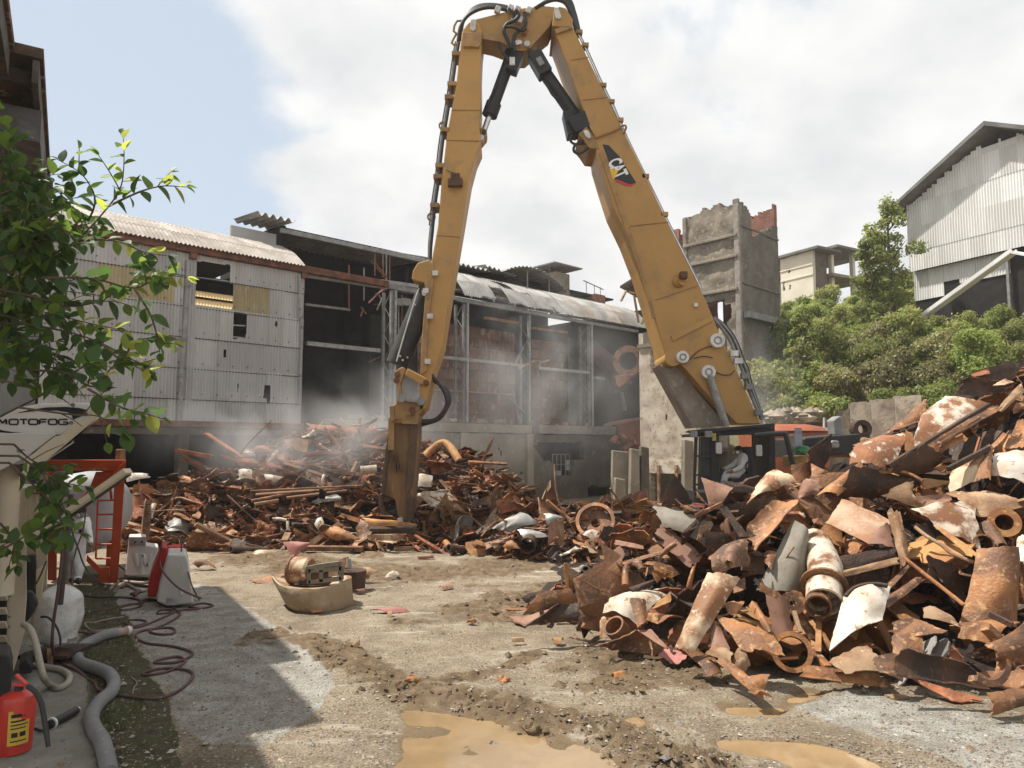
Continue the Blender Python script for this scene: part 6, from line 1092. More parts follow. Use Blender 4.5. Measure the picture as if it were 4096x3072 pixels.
# operator seated in the cab
oj = lambda x, y, dy=0: tuple(at(*ZQ(x,y), 19.95+dy))
Jo = {'pelvis':(oj(1065,1290),(.19,.16)),'spine':(oj(1070,1235),(.18,.15)),'chest':(oj(1070,1180),(.20,.16)),'neck':(oj(1040,1132),.07),'head':(oj(1018,1105),.10),
 'sl':(oj(1075,1160,-.2),.10),'el':(oj(1045,1235,-.28),.08),'wl':(oj(985,1258,-.25),.055),'hl':(oj(960,1262,-.25),.045),'sr':(oj(1040,1165,.2),.10),'er':(oj(985,1215,.25),.08),'wr':(oj(925,1245,.15),.055),'hr':(oj(900,1250,.12),.045),
 'kl':(oj(920,1285,-.14),.12),'al':(oj(905,1390,-.14),.085),'tl':(oj(885,1398,-.14),.055),'kr':(oj(925,1275,.16),.12),'ar':(oj(900,1385,.16),.085),'tr':(oj(880,1395,.16),.055)}
o1 = person('person in white coverall and respirator seated at the controls in the excavator cab', Jo, Ew, 'head', ('hl','hr'), 19.95, ('tl','tr'))
headgear(o1, np.array(Jo['head'][0]), .105, (-.85,-.5,-.15), True)
fingers(o1, np.array(Jo['hl'][0]), (-1,0,-.1), (0,-1,0)); fingers(o1, np.array(Jo['hr'][0]), (-1,0,-.1), (0,-1,0))
# ================================================================ SCRAP HEAPS
# surface of a heap: foot line on the ground and crest line, both given along the picture's u
def foot_r(u): return np.interp(u, [490,520,560,610,650,700,760,800,860,920,1024,1100,1200,1330], [612,622,640,650,664,684,688,672,688,702,713,716,705,690])
def crest_r(u): return np.interp(u, [490,520,550,580,610,635,655,680,700,745,790,830,870,900,935,965,1000,1024,1060,1130,1220,1330], [611,602,588,570,552,530,506,494,495,493,483,462,446,424,405,395,372,358,352,400,520,686])
def foot_l(u): return np.interp(u, [90,125,200,300,420,470,520,560,620,680], [552,553,551,550,551,552,560,562,560,556])
def crest_l(u): return np.interp(u, [90,125,160,200,240,280,310,350,390,430,465,490,520,545,580,640,680], [505,497,482,474,458,440,428,424,430,445,450,462,488,505,512,505,500])
def Ysurf(u, v, foot, crest, m):
    vf = foot(u); vc = crest(u); Yf = np.array([gnd(a, b)[1] for a, b in zip(np.atleast_1d(u), np.atleast_1d(vf))]) if np.ndim(u) else gnd(u, vf)[1]
    k = (447.5-vc)/F_PX; Yc = (2.8+Yf*m)/(m-k); t = np.clip((vf-v)/np.maximum(vf-vc, 1), -.3, 1.3); return Yf+(Yc-Yf)*t
YR = lambda u, v: Ysurf(u, v, foot_r, crest_r, .95); YL = lambda u, v: Ysurf(u, v, foot_l, crest_l, .72)
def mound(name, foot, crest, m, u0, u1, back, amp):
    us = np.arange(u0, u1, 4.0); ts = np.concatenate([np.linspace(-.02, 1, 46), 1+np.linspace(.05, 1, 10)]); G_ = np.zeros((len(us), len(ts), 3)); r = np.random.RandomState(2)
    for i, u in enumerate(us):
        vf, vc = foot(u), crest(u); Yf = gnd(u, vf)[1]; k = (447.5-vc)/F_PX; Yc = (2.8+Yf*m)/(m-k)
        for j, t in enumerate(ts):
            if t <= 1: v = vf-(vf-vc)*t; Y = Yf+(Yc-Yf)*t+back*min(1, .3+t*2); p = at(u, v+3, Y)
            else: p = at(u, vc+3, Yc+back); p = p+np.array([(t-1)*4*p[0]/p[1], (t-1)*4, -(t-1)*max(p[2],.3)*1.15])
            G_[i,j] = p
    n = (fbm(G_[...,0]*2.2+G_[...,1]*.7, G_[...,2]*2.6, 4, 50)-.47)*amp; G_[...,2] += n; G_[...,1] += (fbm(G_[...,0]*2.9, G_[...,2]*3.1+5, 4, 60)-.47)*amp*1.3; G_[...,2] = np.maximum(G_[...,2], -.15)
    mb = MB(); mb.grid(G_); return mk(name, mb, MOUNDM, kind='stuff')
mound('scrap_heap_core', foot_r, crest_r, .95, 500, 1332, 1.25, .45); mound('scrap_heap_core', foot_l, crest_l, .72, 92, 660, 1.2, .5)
SR = np.random.RandomState(11)
def sheet_geo(c4, Yc, g=(0,1.0), b=(0,0), n=(9,9), jag=.03, th=.014, crumple=.02, zmin=.0):
    """four picture corners (around), depth at the centre, depth slope per 100 px right / up, bulge in metres"""
    c4 = np.array(c4, float); uc, vc = c4.mean(0); P = np.array([at(u, v, max(2.0, Yc+g[0]*(u-uc)/100+g[1]*(vc-v)/100)) for u, v in c4])
    U, V = np.meshgrid(np.linspace(0,1,n[0]), np.linspace(0,1,n[1]), indexing='ij'); U3, V3 = U[...,None], V[...,None]
    U2 = U+0; V2 = V+0; L_ = max(np.linalg.norm(P[1]-P[0]), np.linalg.norm(P[3]-P[0])); ed = jag
    U2[0] += SR.uniform(-ed,ed,n[1]); U2[-1] += SR.uniform(-ed,ed,n[1]); V2[:,0] += SR.uniform(-ed,ed,n[0]); V2[:,-1] += SR.uniform(-ed,ed,n[0]); U3, V3 = U2[...,None], V2[...,None]
    G_ = P[0]*(1-U3)*(1-V3)+P[1]*U3*(1-V3)+P[2]*U3*V3+P[3]*(1-U3)*V3
    nr = np.cross(P[1]-P[0], P[3]-P[0]); nr = nr/np.linalg.norm(nr); nr = nr if nr[1] < 0 else -nr
    s = SR.uniform(0,99); h = b[0]*np.sin(np.pi*U)+b[1]*np.sin(np.pi*V)+crumple*(fbm(U*3+s, V*3+s, 3, 7)-.45)*4*L_*.5
    G_ = G_+nr*h[...,None]; G_[...,2] = np.maximum(G_[...,2], .012+zmin); return G_
NM = []   # landmarks: short name and picture place, used to describe the small pieces
def lm(short, u, v, heap): NM.append((short, float(u), float(v), heap))
def S(name, label, Zf, c4, mat, g=(0,1.0), b=(0,0), off=0.0, heap='r', short=None, cat='scrap plate', Y=None, th=.016, jag=.045, cr=.03, n=(9,9), group=None):
    c = [Zf(*p) for p in c4]; uc, vc = np.mean(c, 0); b = (b[0]*.7, b[1]*.7)
    if heap == 'r' and Y is None: c = [(uc+(p[0]-uc)*1.1, vc+(p[1]-vc)*1.1) for p in c]
    Yc = (Y if Y is not None else (YR if heap == 'r' else YL)(uc, vc))+off
    mb = MB(); mb.thick(sheet_geo(c, Yc, g, b, n, jag, th, cr), th); o = mk(name, mb, mat, None, smooth=42, label=label, cat=cat, group=group or ('large scrap pieces in the right heap' if heap == 'r' else 'larger scrap pieces in the left heap'))
    if short: lm(short, uc, vc, heap)
    return o
def gS(name, label, Zf, c4, mat, z=.03, **k):
    c = [Zf(*p) for p in c4]; uc, vc = np.mean(c, 0); return S(name, label, Zf, c4, mat, Y=gnd(uc, vc, z)[1], **k)
def ptsY(Zf, pts, off, heap): return [at(*Zf(*p[:2]), (YR if heap == 'r' else YL)(*Zf(*p[:2]))+off+(p[2] if len(p) > 2 else 0)) for p in pts]
def B(name, label, Zf, p, q, w, mat, h=None, off=-.1, heap='r', cat='scrap bar', short=None, dq=0.0):
    a, b = ptsY(Zf, [p, q], off, heap); f = np.array([b[0]/b[1], 1, (b[2]-EYE)/b[1]]); b = b+f*dq; mb = MB(); mb.bar(a, b, w, h or w); o = mk(name, mb, mat, label=label, cat=cat, bevel=.006, group='scrap bars and strips')
    if short: c = Zf((p[0]+q[0])/2, (p[1]+q[1])/2); lm(short, *c, heap)
    return o
def T(name, label, Zf, pts, r, mat, off=-.15, heap='r', cat='scrap pipe', short=None, n=14, k=4): 
    P = ptsY(Zf, pts, off, heap); mb = MB(); mb.tube(sm(P, k) if len(P) > 2 else P, r, n); o = mk(name, mb, mat, smooth=45, label=label, cat=cat, group='scrap pipes')
    if short: lm(short, *Zf(*pts[len(pts)//2][:2]), heap)
    return o
LIT, FLAT, DK, OH = (-.4,1.5), (0,2.6), (.5,.15), (.3,-.8)
# ---- right heap, left foot (zoom A)
gS('scrap_plate', 'long pale rust-stained plate lying flat on the mud left of the right heap', ZA, [(228,300),(640,148),(735,222),(470,310)], CREAM, g=(0,5), b=(0,.05), short='long pale plate on the mud', z=.12)
S('scrap_plate', 'low curved brown plate with upturned edge at the left foot of the right heap', ZA, [(335,590),(600,560),(690,665),(212,792)], RUST_B, DK, (.06,.05), Y=10.6, short='upturned brown plate')
S('scrap_plate', 'upright pointed brown fin standing at the left foot of the right heap', ZA, [(572,335),(610,345),(745,590),(588,560)], RUST_B, (-.5,.1), (.1,.1), Y=10.9, short='pointed brown fin')
S('scrap_plate', 'thin upright inner edge of the pointed brown fin, ochre coloured', ZA, [(570,335),(590,340),(612,560),(585,565)], OCHRE, (.9,.1), Y=10.75)
gS('scrap_plate', 'long reddish blade curling up from the ground at the left tip of the heap', ZA, [(42,802),(490,712),(400,815),(205,893)], MAUVE, g=(0,3.0), b=(-.12,0), z=.12, short='reddish blade at the heap tip')
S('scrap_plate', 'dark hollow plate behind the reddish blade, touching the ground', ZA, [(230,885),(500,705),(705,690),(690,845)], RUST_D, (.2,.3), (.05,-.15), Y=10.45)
S('scrap_plate', 'crumpled brown plates end left of the white dome', ZA, [(700,730),(900,650),(900,910),(690,930)], RUST_B, (.3,.4), (.05,.05), off=-.1, cr=.05)
S('white_dome_sheet', 'domed white sheet with dark scratches near the left foot of the right heap', ZA, [(1040,655),(1440,640),(1210,895),(935,775)], WHITE, (-.2,1.6), (.18,.15), off=-.25, short='white domed sheet', cat='scrap sheet')
S('scrap_plate', 'small brown folded plate leaning on the white domed sheet', ZA, [(1158,660),(1285,680),(1300,860),(1218,895)], RUST_B, (0,1), (.06,0), off=-.55, short='brown piece on the dome')
S('scrap_plate', 'ochre torn plate on the right edge of the white domed sheet', ZA, [(1400,680),(1500,600),(1510,680),(1350,740)], OCHRE, (0,1.2), off=-.5)
S('scrap_plate', 'square cream flap below the white domed sheet', ZA, [(903,820),(1095,862),(1000,1005),(893,990)], CREAM, (-.6,.6), (.03,.02), off=-.35, short='square cream flap')
c = ptsY(ZA, [(1045,935)], -.45, 'r')[0]; mb = MB(); ax = np.array([.45,.35,-.55]); ax /= np.linalg.norm(ax); mb.pipe(c-ax*.12, c+ax*.32, .15, .025, 22); mk('pipe_stub', mb, RUST_B, smooth=40, label='short pipe stub with rim beside the square cream flap', cat='scrap pipe', group='scrap pipes')
S('scrap_plate', 'scoop-shaped brown plate curling up in front of the pipe stub', ZA, [(905,1072),(1222,940),(1470,1085),(1370,1155)], RUST_B, (.1,.3), (0,-.25), off=-.3, short='scoop-shaped plate')
S('scrap_plate', 'narrow mauve plate on the right lip of the scoop-shaped plate', ZA, [(1220,935),(1345,935),(1480,1085),(1450,1085)], MAUVE, LIT, off=-.38)
S('scrap_plate', 'tall cream and rust plate leaning steeply at the foot of the right heap', ZA, [(1830,458),(2092,500),(1712,1110),(1572,1062)], CREAM, (-.35,.75), (.10,.0), off=-.5, short='tall cream plate', n=(11,15), jag=.02)
gS('red_flap', 'small faded red plate with a bent rod at the foot of the tall cream plate', ZA, [(1500,1068),(1665,1160),(1570,1238),(1402,1150)], PINK, g=(0,1.6), z=.15, short='faded red plate')
mb = MB(); P = [at(*ZA(1510,1060),8.75), at(*ZA(1518,1120),8.7), at(*ZA(1540,1140),8.68), at(*ZA(1550,1130),8.66)]; mb.tube(P, .016, 7); mk('bent_rod', mb, RUST_D, smooth=50, label='short bent rod hooked into the faded red plate', cat='rod')
S('scrap_plate', 'curled brown strip right of the white domed sheet', ZA, [(1318,800),(1605,825),(1405,875),(1308,842)], RUST_O, (0,2.2), (0,.10), off=-.35)
S('scrap_plate', 'dark hollow under the curled brown strip', ZA, [(1310,845),(1560,850),(1480,1010),(1300,950)], RUST_D, DK, (0,-.1), off=-.1)  # dark plate puts the hollow's shade into colour
gS('scrap_strip', 'thin dark slat lying on the gravel left of the scoop-shaped plate', ZA, [(603,988),(850,1028),(842,1048),(640,1004)], RUST_B, g=(0,1.5), z=.04)
S('scrap_plate', 'yellow-brown plate edge behind the pointed fin', ZA, [(715,470),(925,420),(900,470),(730,508)], OCHRE, (0,1.5), (0,.05), off=-.1)
S('scrap_plate', 'shiny brown strap folded over the yellow-brown edge', ZA, [(925,420),(1030,410),(1035,520),(985,530)], RUST_O, (0,.8), (.05,.02), off=-.2)
S('scrap_plate', 'long dark plate running behind the shiny brown strap', ZA, [(730,510),(1110,440),(1100,520),(760,640)], RUST_D, DK, (0,-.05), off=.0)
T('bent_pipe', 'thick strap bent into a loop behind the white domed sheet', ZA, [(1110,540),(1115,400),(1150,340),(1220,345),(1260,400)], .055, RUST_B, -.3, short='bent strap loop')
S('scrap_plate', 'dark strip with rolled end above the white domed sheet', ZA, [(1140,560),(1350,490),(1355,510),(1200,600)], RUST_D, (0,1), (0,.03), off=-.35)
S('scrap_plate', 'rust coloured long channel rising right above the bent strap loop', ZA, [(1090,325),(1450,225),(1465,255),(1110,345)], RUST_O, LIT, off=-.2)
S('scrap_plate', 'brown tongue curling up at the end of the rust channel', ZA, [(1440,225),(1545,150),(1555,185),(1410,300)], RUST_B, (-.4,.6), (.03,.05), off=-.3, short='brown curling tongue')
S('pink_strip', 'pale pink straight strip lying across the left side of the right heap', ZA, [(1035,138),(1262,180),(1255,212),(1025,175)], MAUVE, LIT, off=-.2, short='pale pink strip')
S('scrap_plate', 'mauve torn plate above the mud beside the pale pink strip', ZA, [(960,270),(1060,190),(1100,260),(1060,350)], MAUVE, (-.3,1.2), off=0)
S('scrap_plate', 'narrow curved band left of the tall cream plate', ZA, [(1520,600),(1580,660),(1700,690),(1690,720)], GREYST, (0,.6), (0,-.06), off=-.3)
S('scrap_plate', 'rust strip standing between the band and the tall cream plate', ZA, [(1690,420),(1730,350),(1690,560),(1650,570)], RUST_O, (-.4,.5), (.05,.05), off=-.2)
# ---- right heap, upper middle (zoom B)
S('scrap_plate', 'broad grey dusty plate, upper of two, left of the dark triangle', ZB, [(342,505),(945,668),(870,900),(425,700)], OLIVE, (-.2,1.1), (.08,.06), off=-.15, short='broad grey plate', n=(11,9))
S('scrap_plate', 'lower broad grey dusty plate with a mauve bottom edge', ZB, [(425,702),(835,1030),(700,1150),(322,862)], MAUVE, (-.1,1.0), (.05,.0), off=-.1, n=(11,9))
S('scrap_plate', 'rusty corner piece on the right end of the broad grey plate', ZB, [(840,705),(940,668),(925,800),(800,850)], RUST_B, (.3,.5), off=-.22)
S('scrap_plate', 'dark pointed triangular plate standing upright against the white house', ZB, [(530,130),(600,215),(742,442),(408,462)], RUST_D, DK, (.03,.0), off=-.1, short='dark pointed triangle')
S('scrap_plate', 'orange tip of the dark pointed triangle catching the sun', ZB, [(545,130),(575,125),(585,250),(510,215)], RUST_O, (-.4,.4), off=-.16)
S('scrap_plate', 'smooth pink quarter disc standing in front of the cab bars', ZB, [(860,185),(1180,285),(1062,452),(932,452)], MAUVE, (-.4,.7), (.0,.05), off=-.15, short='pink quarter disc', jag=.015)
S('scrap_plate', 'curved pink strip under the pink quarter disc', ZB, [(755,450),(950,465),(900,492),(770,485)], PINK, (0,1.5), (0,-.04), off=-.2)
S('scrap_plate', 'creamy folded sheet, brightest below the operator', ZB, [(1600,112),(1895,225),(1650,305),(1372,445)], CREAM, (-.3,1.7), (.12,.08), off=-.2, short='creamy folded sheet')
S('scrap_plate', 'dark jagged sheet between the pink disc and the creamy folded sheet', ZB, [(1100,205),(1440,290),(1450,345),(1180,330)], RUST_D, (.1,.6), (.05,.03), off=-.1)
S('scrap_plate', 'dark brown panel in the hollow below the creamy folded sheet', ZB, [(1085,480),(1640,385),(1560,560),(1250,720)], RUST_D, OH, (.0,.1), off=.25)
B('scrap_bar', 'weathered brown bar pointing at the pink quarter disc', ZB, (782,592), (1075,452), .055, RUST_B, off=-.3, short='weathered brown bar')
B('scrap_bar', 'dark flat bar sloping down right from the weathered brown bar', ZB, (1075,495), (1320,830), .16, RUST_D, .03, off=-.25, short='dark sloping bar')
S('scrap_trough', 'orange rust trough, sunlit, running diagonally up the middle of the right heap', ZB, [(1640,435),(1900,440),(1445,965),(1362,710)], RUST_O, (-.5,1.0), (-.08,.05), off=-.35, short='orange rust trough', n=(9,13), cr=.03)
S('scrap_plate', 'mauve spike rising from the upper end of the orange trough', ZB, [(1980,205),(2130,250),(2010,360),(1880,450)], MAUVE, LIT, (.05,.0), off=-.3)
S('scrap_plate', 'dark slab face left of the orange trough', ZB, [(890,770),(1190,795),(1330,830),(920,1010)], RUST_D, DK, (.05,.03), off=-.05)
S('scrap_plate', 'petal-like folded rust plates below the dark sloping bar, outer leaf', ZB, [(950,1055),(1330,850),(1350,1150),(1010,1245)], RUST_B, (-.2,.9), (.15,.1), off=-.3, short='petal-like plates', cr=.05)
S('scrap_plate', 'inner mauve leaf of the petal-like folded plates', ZB, [(1090,1000),(1270,930),(1200,1130),(1110,1110)], MAUVE, LIT, (.1,.02), off=-.45)
S('scrap_plate', 'dark half-bowl right of the petal-like plates', ZB, [(1330,1000),(1560,1040),(1560,1240),(1310,1180)], RUST_D, (.3,.1), (-.15,-.1), off=-.05)
S('scrap_plate', 'big grey-olive half cone standing left of the painted pipe', ZB, [(1865,672),(1990,900),(2045,1410),(1488,1385)], OLIVE, (.15,.35), (.28,0), off=-.35, short='grey-olive half cone', n=(13,9), jag=.012)
S('scrap_plate', 'rusty hem at the bottom of the grey-olive half cone', ZB, [(1500,1340),(1700,1440),(1680,1500),(1495,1420)], RUST_O, (.2,.5), off=-.75)
S('scrap_plate', 'orange crumpled plate behind the grey-olive half cone', ZB, [(1540,1010),(1680,1000),(1610,1190),(1540,1100)], RUST_O, LIT, (.05,.05), off=-.1, cr=.06)
S('scrap_plate', 'brown torn plate below the petal-like plates', ZB, [(1215,1330),(1320,1280),(1330,1400),(1200,1440)], RUST_B, LIT, off=-.2)
S('scrap_plate', 'brown rounded cylinder wall behind the creamy folded sheet near the cab door', ZB, [(1850,40),(2040,0),(2060,270),(1850,190)], RUST_O, (0,.3), (.08,0), off=.2)
# ---- right heap, top right (zoom C)
S('scrap_plate', 'large mottled white and rust plate high on the right heap', ZC, [(1440,478),(1815,545),(1105,975),(1222,640)], WHITER, (-.4,1.2), (.06,.03), off=-.2, short='mottled white plate', n=(11,11), jag=.015)
B('scrap_bar', 'long straight dark beam along the lower edge of the mottled white plate', ZC, (865,1150), (1870,540), .07, RUST_D, off=-.45, short='long dark beam')
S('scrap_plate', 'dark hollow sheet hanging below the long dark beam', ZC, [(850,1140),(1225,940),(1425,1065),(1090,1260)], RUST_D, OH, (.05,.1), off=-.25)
S('scrap_plate', 'brown sunlit strip just below the long dark beam', ZC, [(1240,940),(1885,568),(1945,612),(1280,985)], RUST_B, LIT, (0,.04), off=-.4)
S('scrap_plate', 'short folded brown plate in the dark gap right of the long beam', ZC, [(1385,950),(1590,850),(1605,905),(1385,1020)], RUST_O, LIT, (.03,.0), off=-.25)
S('scrap_plate', 'bulging brown plate speckled with white left of the mottled plate', ZC, [(560,950),(1050,850),(900,1180),(500,1115)], M('speckled_rust', (.30,.13,.06), (.19,.085,.045), (.50,.44,.36), sc_=2.5, c3t=(.56,.63), c3s=2, rough=.7, bump=.3), (-.25,1.6), (.12,.14), off=-.3, short='speckled bulging plate', n=(11,11))
S('scrap_plate', 'thin dark arched cover above the speckled bulging plate', ZC, [(735,902),(1090,780),(1165,795),(1045,812)], RUST_D, (0,2), (0,.08), off=-.1)
S('scrap_plate', 'tapering rust brown plate leaning up left of the mottled white plate', ZC, [(1225,505),(1240,640),(1205,705),(840,835)], RUST_B, (-.3,1.1), (.05,0), off=.15, short='tapering brown plate')
S('scrap_plate', 'narrow ochre bracket between the speckled plate and the mottled plate', ZC, [(1045,800),(1110,830),(1130,960),(1040,990)], OCHRE, (-.6,.3), off=-.42)
S('scrap_plate', 'tall dark plate standing upright right of the cab', ZC, [(85,990),(297,838),(300,1000),(170,1260)], RUST_D, DK, (.05,0), off=.1, short='tall dark upright plate')
S('scrap_shell', 'wide dark open shell with a thin sunlit lip in the middle of the right heap', ZC, [(530,1160),(1205,1292),(850,1440),(390,1430)], RUST_D, (.1,-.5), (.1,.1), off=.0, short='wide dark shell')
S('scrap_plate', 'rust strip forming the left flank of the wide dark shell', ZC, [(185,1432),(535,1158),(650,1190),(390,1425)], RUST_O, LIT, (.03,.1), off=-.2)
T('shell_lip', 'wavy rust lip along the top of the wide dark shell', ZC, [(525,1165),(640,1165),(810,1205),(960,1195),(1080,1225),(1210,1295)], .03, RUST_O, -.25, n=8)
S('scrap_plate', 'dark hopper side at the very top of the right heap', ZC, [(1690,240),(2045,118),(2178,170),(2015,350)], RUST_D, (.2,.3), (.05,.0), off=.1, short='dark hopper side')
S('scrap_plate', 'red-brown lip lying on the dark hopper side', ZC, [(1690,245),(1840,190),(1870,235),(1720,262)], RUST_R, (0,2.5), off=.0)
S('scrap_plate', 'dark bent plate with curved top edge below the hopper side', ZC, [(1655,275),(2105,330),(2010,410),(1588,482)], RUST_D, DK, (.03,-.1), off=-.2)
S('scrap_plate', 'pale curved strip on the right rim of the dark bent plate', ZC, [(1910,350),(2020,290),(2100,320),(2010,345)], CREAM, (0,2.5), off=-.3)
S('scrap_plate', 'long tan strip curving down the right edge near the top', ZC, [(2165,350),(2205,425),(2000,605),(1945,600)], TAN, LIT, (.03,.05), off=-.25)
S('scrap_plate', 'cream curved shell held by a brown strap on the right', ZC, [(1488,1192),(1880,1025),(1872,1255),(1488,1395)], CREAM, (-.5,1.0), (.10,.05), off=-.25, short='cream curved shell')
S('scrap_strap', 'brown strap across the right end of the cream curved shell', ZC, [(1830,960),(1895,972),(1872,1272),(1742,1275)], RUST_B, LIT, (.03,0), off=-.45)
S('scrap_plate', 'bright white curved shell at the right edge of the photo', ZC, [(1940,1048),(2240,1015),(2240,1315),(1868,1240)], WHITE, (-.3,1.3), (.08,.12), off=-.3, short='bright white shell')
S('scrap_plate', 'rust panel with a line across it at the right edge', ZC, [(2150,708),(2240,690),(2240,945),(2038,962)], RUST_O, LIT, off=-.2)
B('scrap_bar', 'dark frame bar above the cream curved shell', ZC, (1465,1175), (1865,968), .07, RUST_D, off=-.5)
S('scrap_plate', 'tan cone end with a dark mouth in the middle right', ZC, [(848,1442),(1112,1308),(1095,1460),(1235,1580)], TAN, (-.4,.7), (.14,0), off=-.35, short='tan cone end')
S('scrap_plate', 'mauve curved strips nested right of the tan cone end', ZC, [(1095,1460),(1470,1420),(1490,1490),(1250,1550)], MAUVE, (0,1.6), (0,-.06), off=-.2)
S('scrap_plate', 'ochre flat top piece above the nested mauve strips', ZC, [(1200,1270),(1510,1310),(1230,1370),(1210,1330)], OCHRE, FLAT, off=.0)
S('scrap_plate', 'crumpled tan sheet sagging along the right of the heap', ZC, [(1460,1420),(1885,1415),(2240,1545),(1780,1650)], TAN, (-.1,1.4), (.05,.08), off=-.25, short='crumpled tan sheet', cr=.07, n=(13,11))
S('scrap_plate', 'mauve twisted plate below the cab door', ZC, [(50,1290),(175,1310),(170,1440),(0,1470)], MAUVE, LIT, (.05,.05), off=-.1, cr=.05)
# ---- right heap, centre right (zoom D)
S('scrap_plate', 'white sheet streaked with rust under the crumpled tan sheet', ZD, [(1150,222),(1672,160),(1742,592),(1350,402)], WHITER, (-.1,1.1), (.08,.06), off=-.3, short='streaked white sheet', n=(11,11))
S('scrap_plate', 'bright ochre fold along the lower edge of the streaked white sheet', ZD, [(1345,400),(1402,408),(1755,662),(1650,668)], OCHRE, LIT, (.0,.03), off=-.45)
S('scrap_plate', 'dark trough with a wavy pale rim below the streaked white sheet', ZD, [(1128,375),(1345,340),(1480,592),(1705,745)], RUST_D, (.0,.4), (-.08,0), off=-.1)
T('wavy_rim', 'wavy pale rim of the dark trough', ZD, [(1135,390),(1250,480),(1400,570),(1480,640),(1590,690),(1710,740)], .025, TAN, -.4, n=7)
S('scrap_plate', 'large flat tan and rust plate in the centre of the right heap', ZD, [(432,140),(885,335),(700,560),(282,352)], M('tan_rust_plate', (.40,.29,.20), (.30,.155,.09), (.48,.38,.28), sc_=2.2, rough=.8, bump=.2), (-.2,1.5), (.03,.02), off=-.3, short='large tan plate', n=(11,11), jag=.015)
S('scrap_plate', 'mauve right end of the large tan plate', ZD, [(740,440),(860,360),(915,590),(690,545)], MAUVE, (.1,1.0), (.04,.0), off=-.3)
S('scrap_plate', 'fluted tan column piece right of the large tan plate', ZD, [(870,250),(985,260),(1080,700),(1000,770)], TAN, (-.4,.6), (.05,0), off=-.3, short='fluted tan column', cr=.09, jag=.06)
S('scrap_plate', 'stack of dark layered sheets right of the painted pipe', ZD, [(400,690),(905,600),(940,710),(410,830)], RUST_D, (.0,.7), (.02,.03), off=-.25, short='layered dark sheets')
S('scrap_plate', 'tan torn strip along the bottom of the layered dark sheets', ZD, [(408,830),(930,705),(955,760),(415,882)], TAN, LIT, (0,.04), off=-.45, cr=.04)
S('scrap_plate', 'ochre cylinder wall behind the painted pipe', ZD, [(158,470),(345,335),(452,600),(200,570)], OCHRE, (-.2,.9), (.12,0), off=-.15)
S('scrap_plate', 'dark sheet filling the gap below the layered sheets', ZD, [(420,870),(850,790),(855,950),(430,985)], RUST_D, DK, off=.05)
S('white_scoop', 'bright white curved scoop with a dark rim right of the painted pipe', ZD, [(455,1080),(865,1000),(790,1305),(315,1585)], WHITE, (-.3,.95), (.16,0), off=-.55, short='bright white scoop', cat='scrap sheet', n=(11,13), jag=.012)
T('scoop_rim', 'dark rolled rim along the top of the bright white scoop', ZD, [(450,1075),(530,1000),(640,962),(760,955),(862,972)], .03, RUST_D, -.7, n=8)
S('scrap_plate', 'brown leaf-shaped plate right of the bright white scoop', ZD, [(830,1110),(1130,905),(1210,925),(885,1175)], RUST_B, (-.2,1.6), (.0,.03), off=-.35, short='brown leaf plate')
S('scrap_plate', 'narrow dark plate above the brown leaf plate', ZD, [(850,960),(1060,775),(1080,800),(880,1010)], RUST_B, (-.2,1.2), off=-.3)
S('scrap_barrel', 'large dented rust orange barrel standing at the right edge of the heap', ZD, [(1760,645),(2130,645),(2110,1345),(1605,1310)], RUST_O, (.05,.35), (.34,.05), off=-.45, short='dented orange barrel', cat='scrap barrel', n=(15,15), cr=.05, jag=.01)
S('scrap_plate', 'orange folded plates at the bottom of the dented barrel', ZD, [(1600,1360),(2120,1345),(1850,1560),(1580,1490)], RUST_O, (-.1,1.3), (.05,.1), off=-.5, cr=.06)
B('scrap_bar', 'long ochre strip running down right behind the dented barrel', ZD, (1025,690), (1620,1160), .05, RUST_O, .03, off=-.6, short='long ochre strip')
S('scrap_plate', 'dark flat plate left of the dented barrel', ZD, [(1285,690),(1650,862),(1612,1150),(1278,850)], RUST_D, DK, (.03,.0), off=-.15)
S('scrap_plate', 'brown plate with a jagged top below the white scoop', ZD, [(930,1340),(1120,1300),(1440,1425),(940,1480)], RUST_B, (0,1.1), (.03,.0), off=-.3, short='jagged brown plate')
S('scrap_plate', 'orange-brown plate below the jagged brown plate', ZD, [(925,1490),(1180,1440),(1210,1680),(930,1680)], RUST_O, (-.1,1.0), (.05,0), off=-.35)
S('scrap_plate', 'ragged tan fold left of the dented barrel foot', ZD, [(1235,1195),(1400,1225),(1580,1385),(1235,1285)], TAN, LIT, (.05,.05), off=-.3, cr=.06)
c = ptsY(ZD, [(2015,350)], -.35, 'r')[0]; fl = thing('flange_plate', c, 'thick rusty flange with a round dark hole at the right edge of the heap', 'flange', 'scrap rings and flanges')
mb = MB(); mb.ring(c, (-.45,-.85,.3), .20, .11, .05, 26); mk('flange_ring', mb, OCHRE, fl); mb = MB(); mb.pipe(c+np.array([.02,.04,0]), c+np.array([.2,.42,-.12]), .13, .02, 22); mk('flange_neck', mb, RUST_B, fl, smooth=40)
S('scrap_plate', 'brown plate below the round flange', ZD, [(1775,370),(1935,385),(2030,560),(1930,580)], RUST_B, LIT, (.08,0), off=-.3)
c = ptsY(ZD, [(1815,555)], -.35, 'r')[0]; mb = MB(); mb.pipe(c, c+np.array([.12,.3,-.1]), .13, .02, 20); mk('pipe_ring', mb, RUST_B, smooth=40, label='small open pipe end left below the round flange', cat='scrap pipe', group='scrap pipes')
S('scrap_plate', 'white enamel lump at the right edge above the dented barrel', ZD, [(2150,530),(2240,500),(2240,765),(2140,745)], WHITE, LIT, (.08,.05), off=-.4)
S('scrap_plate', 'big dark cylinder wall at the lower right corner of the heap', ZD, [(1840,1560),(2240,1290),(2260,1700),(1930,1690)], RUST_B, DK, (.1,.15), off=-.75, short='big dark cylinder wall')
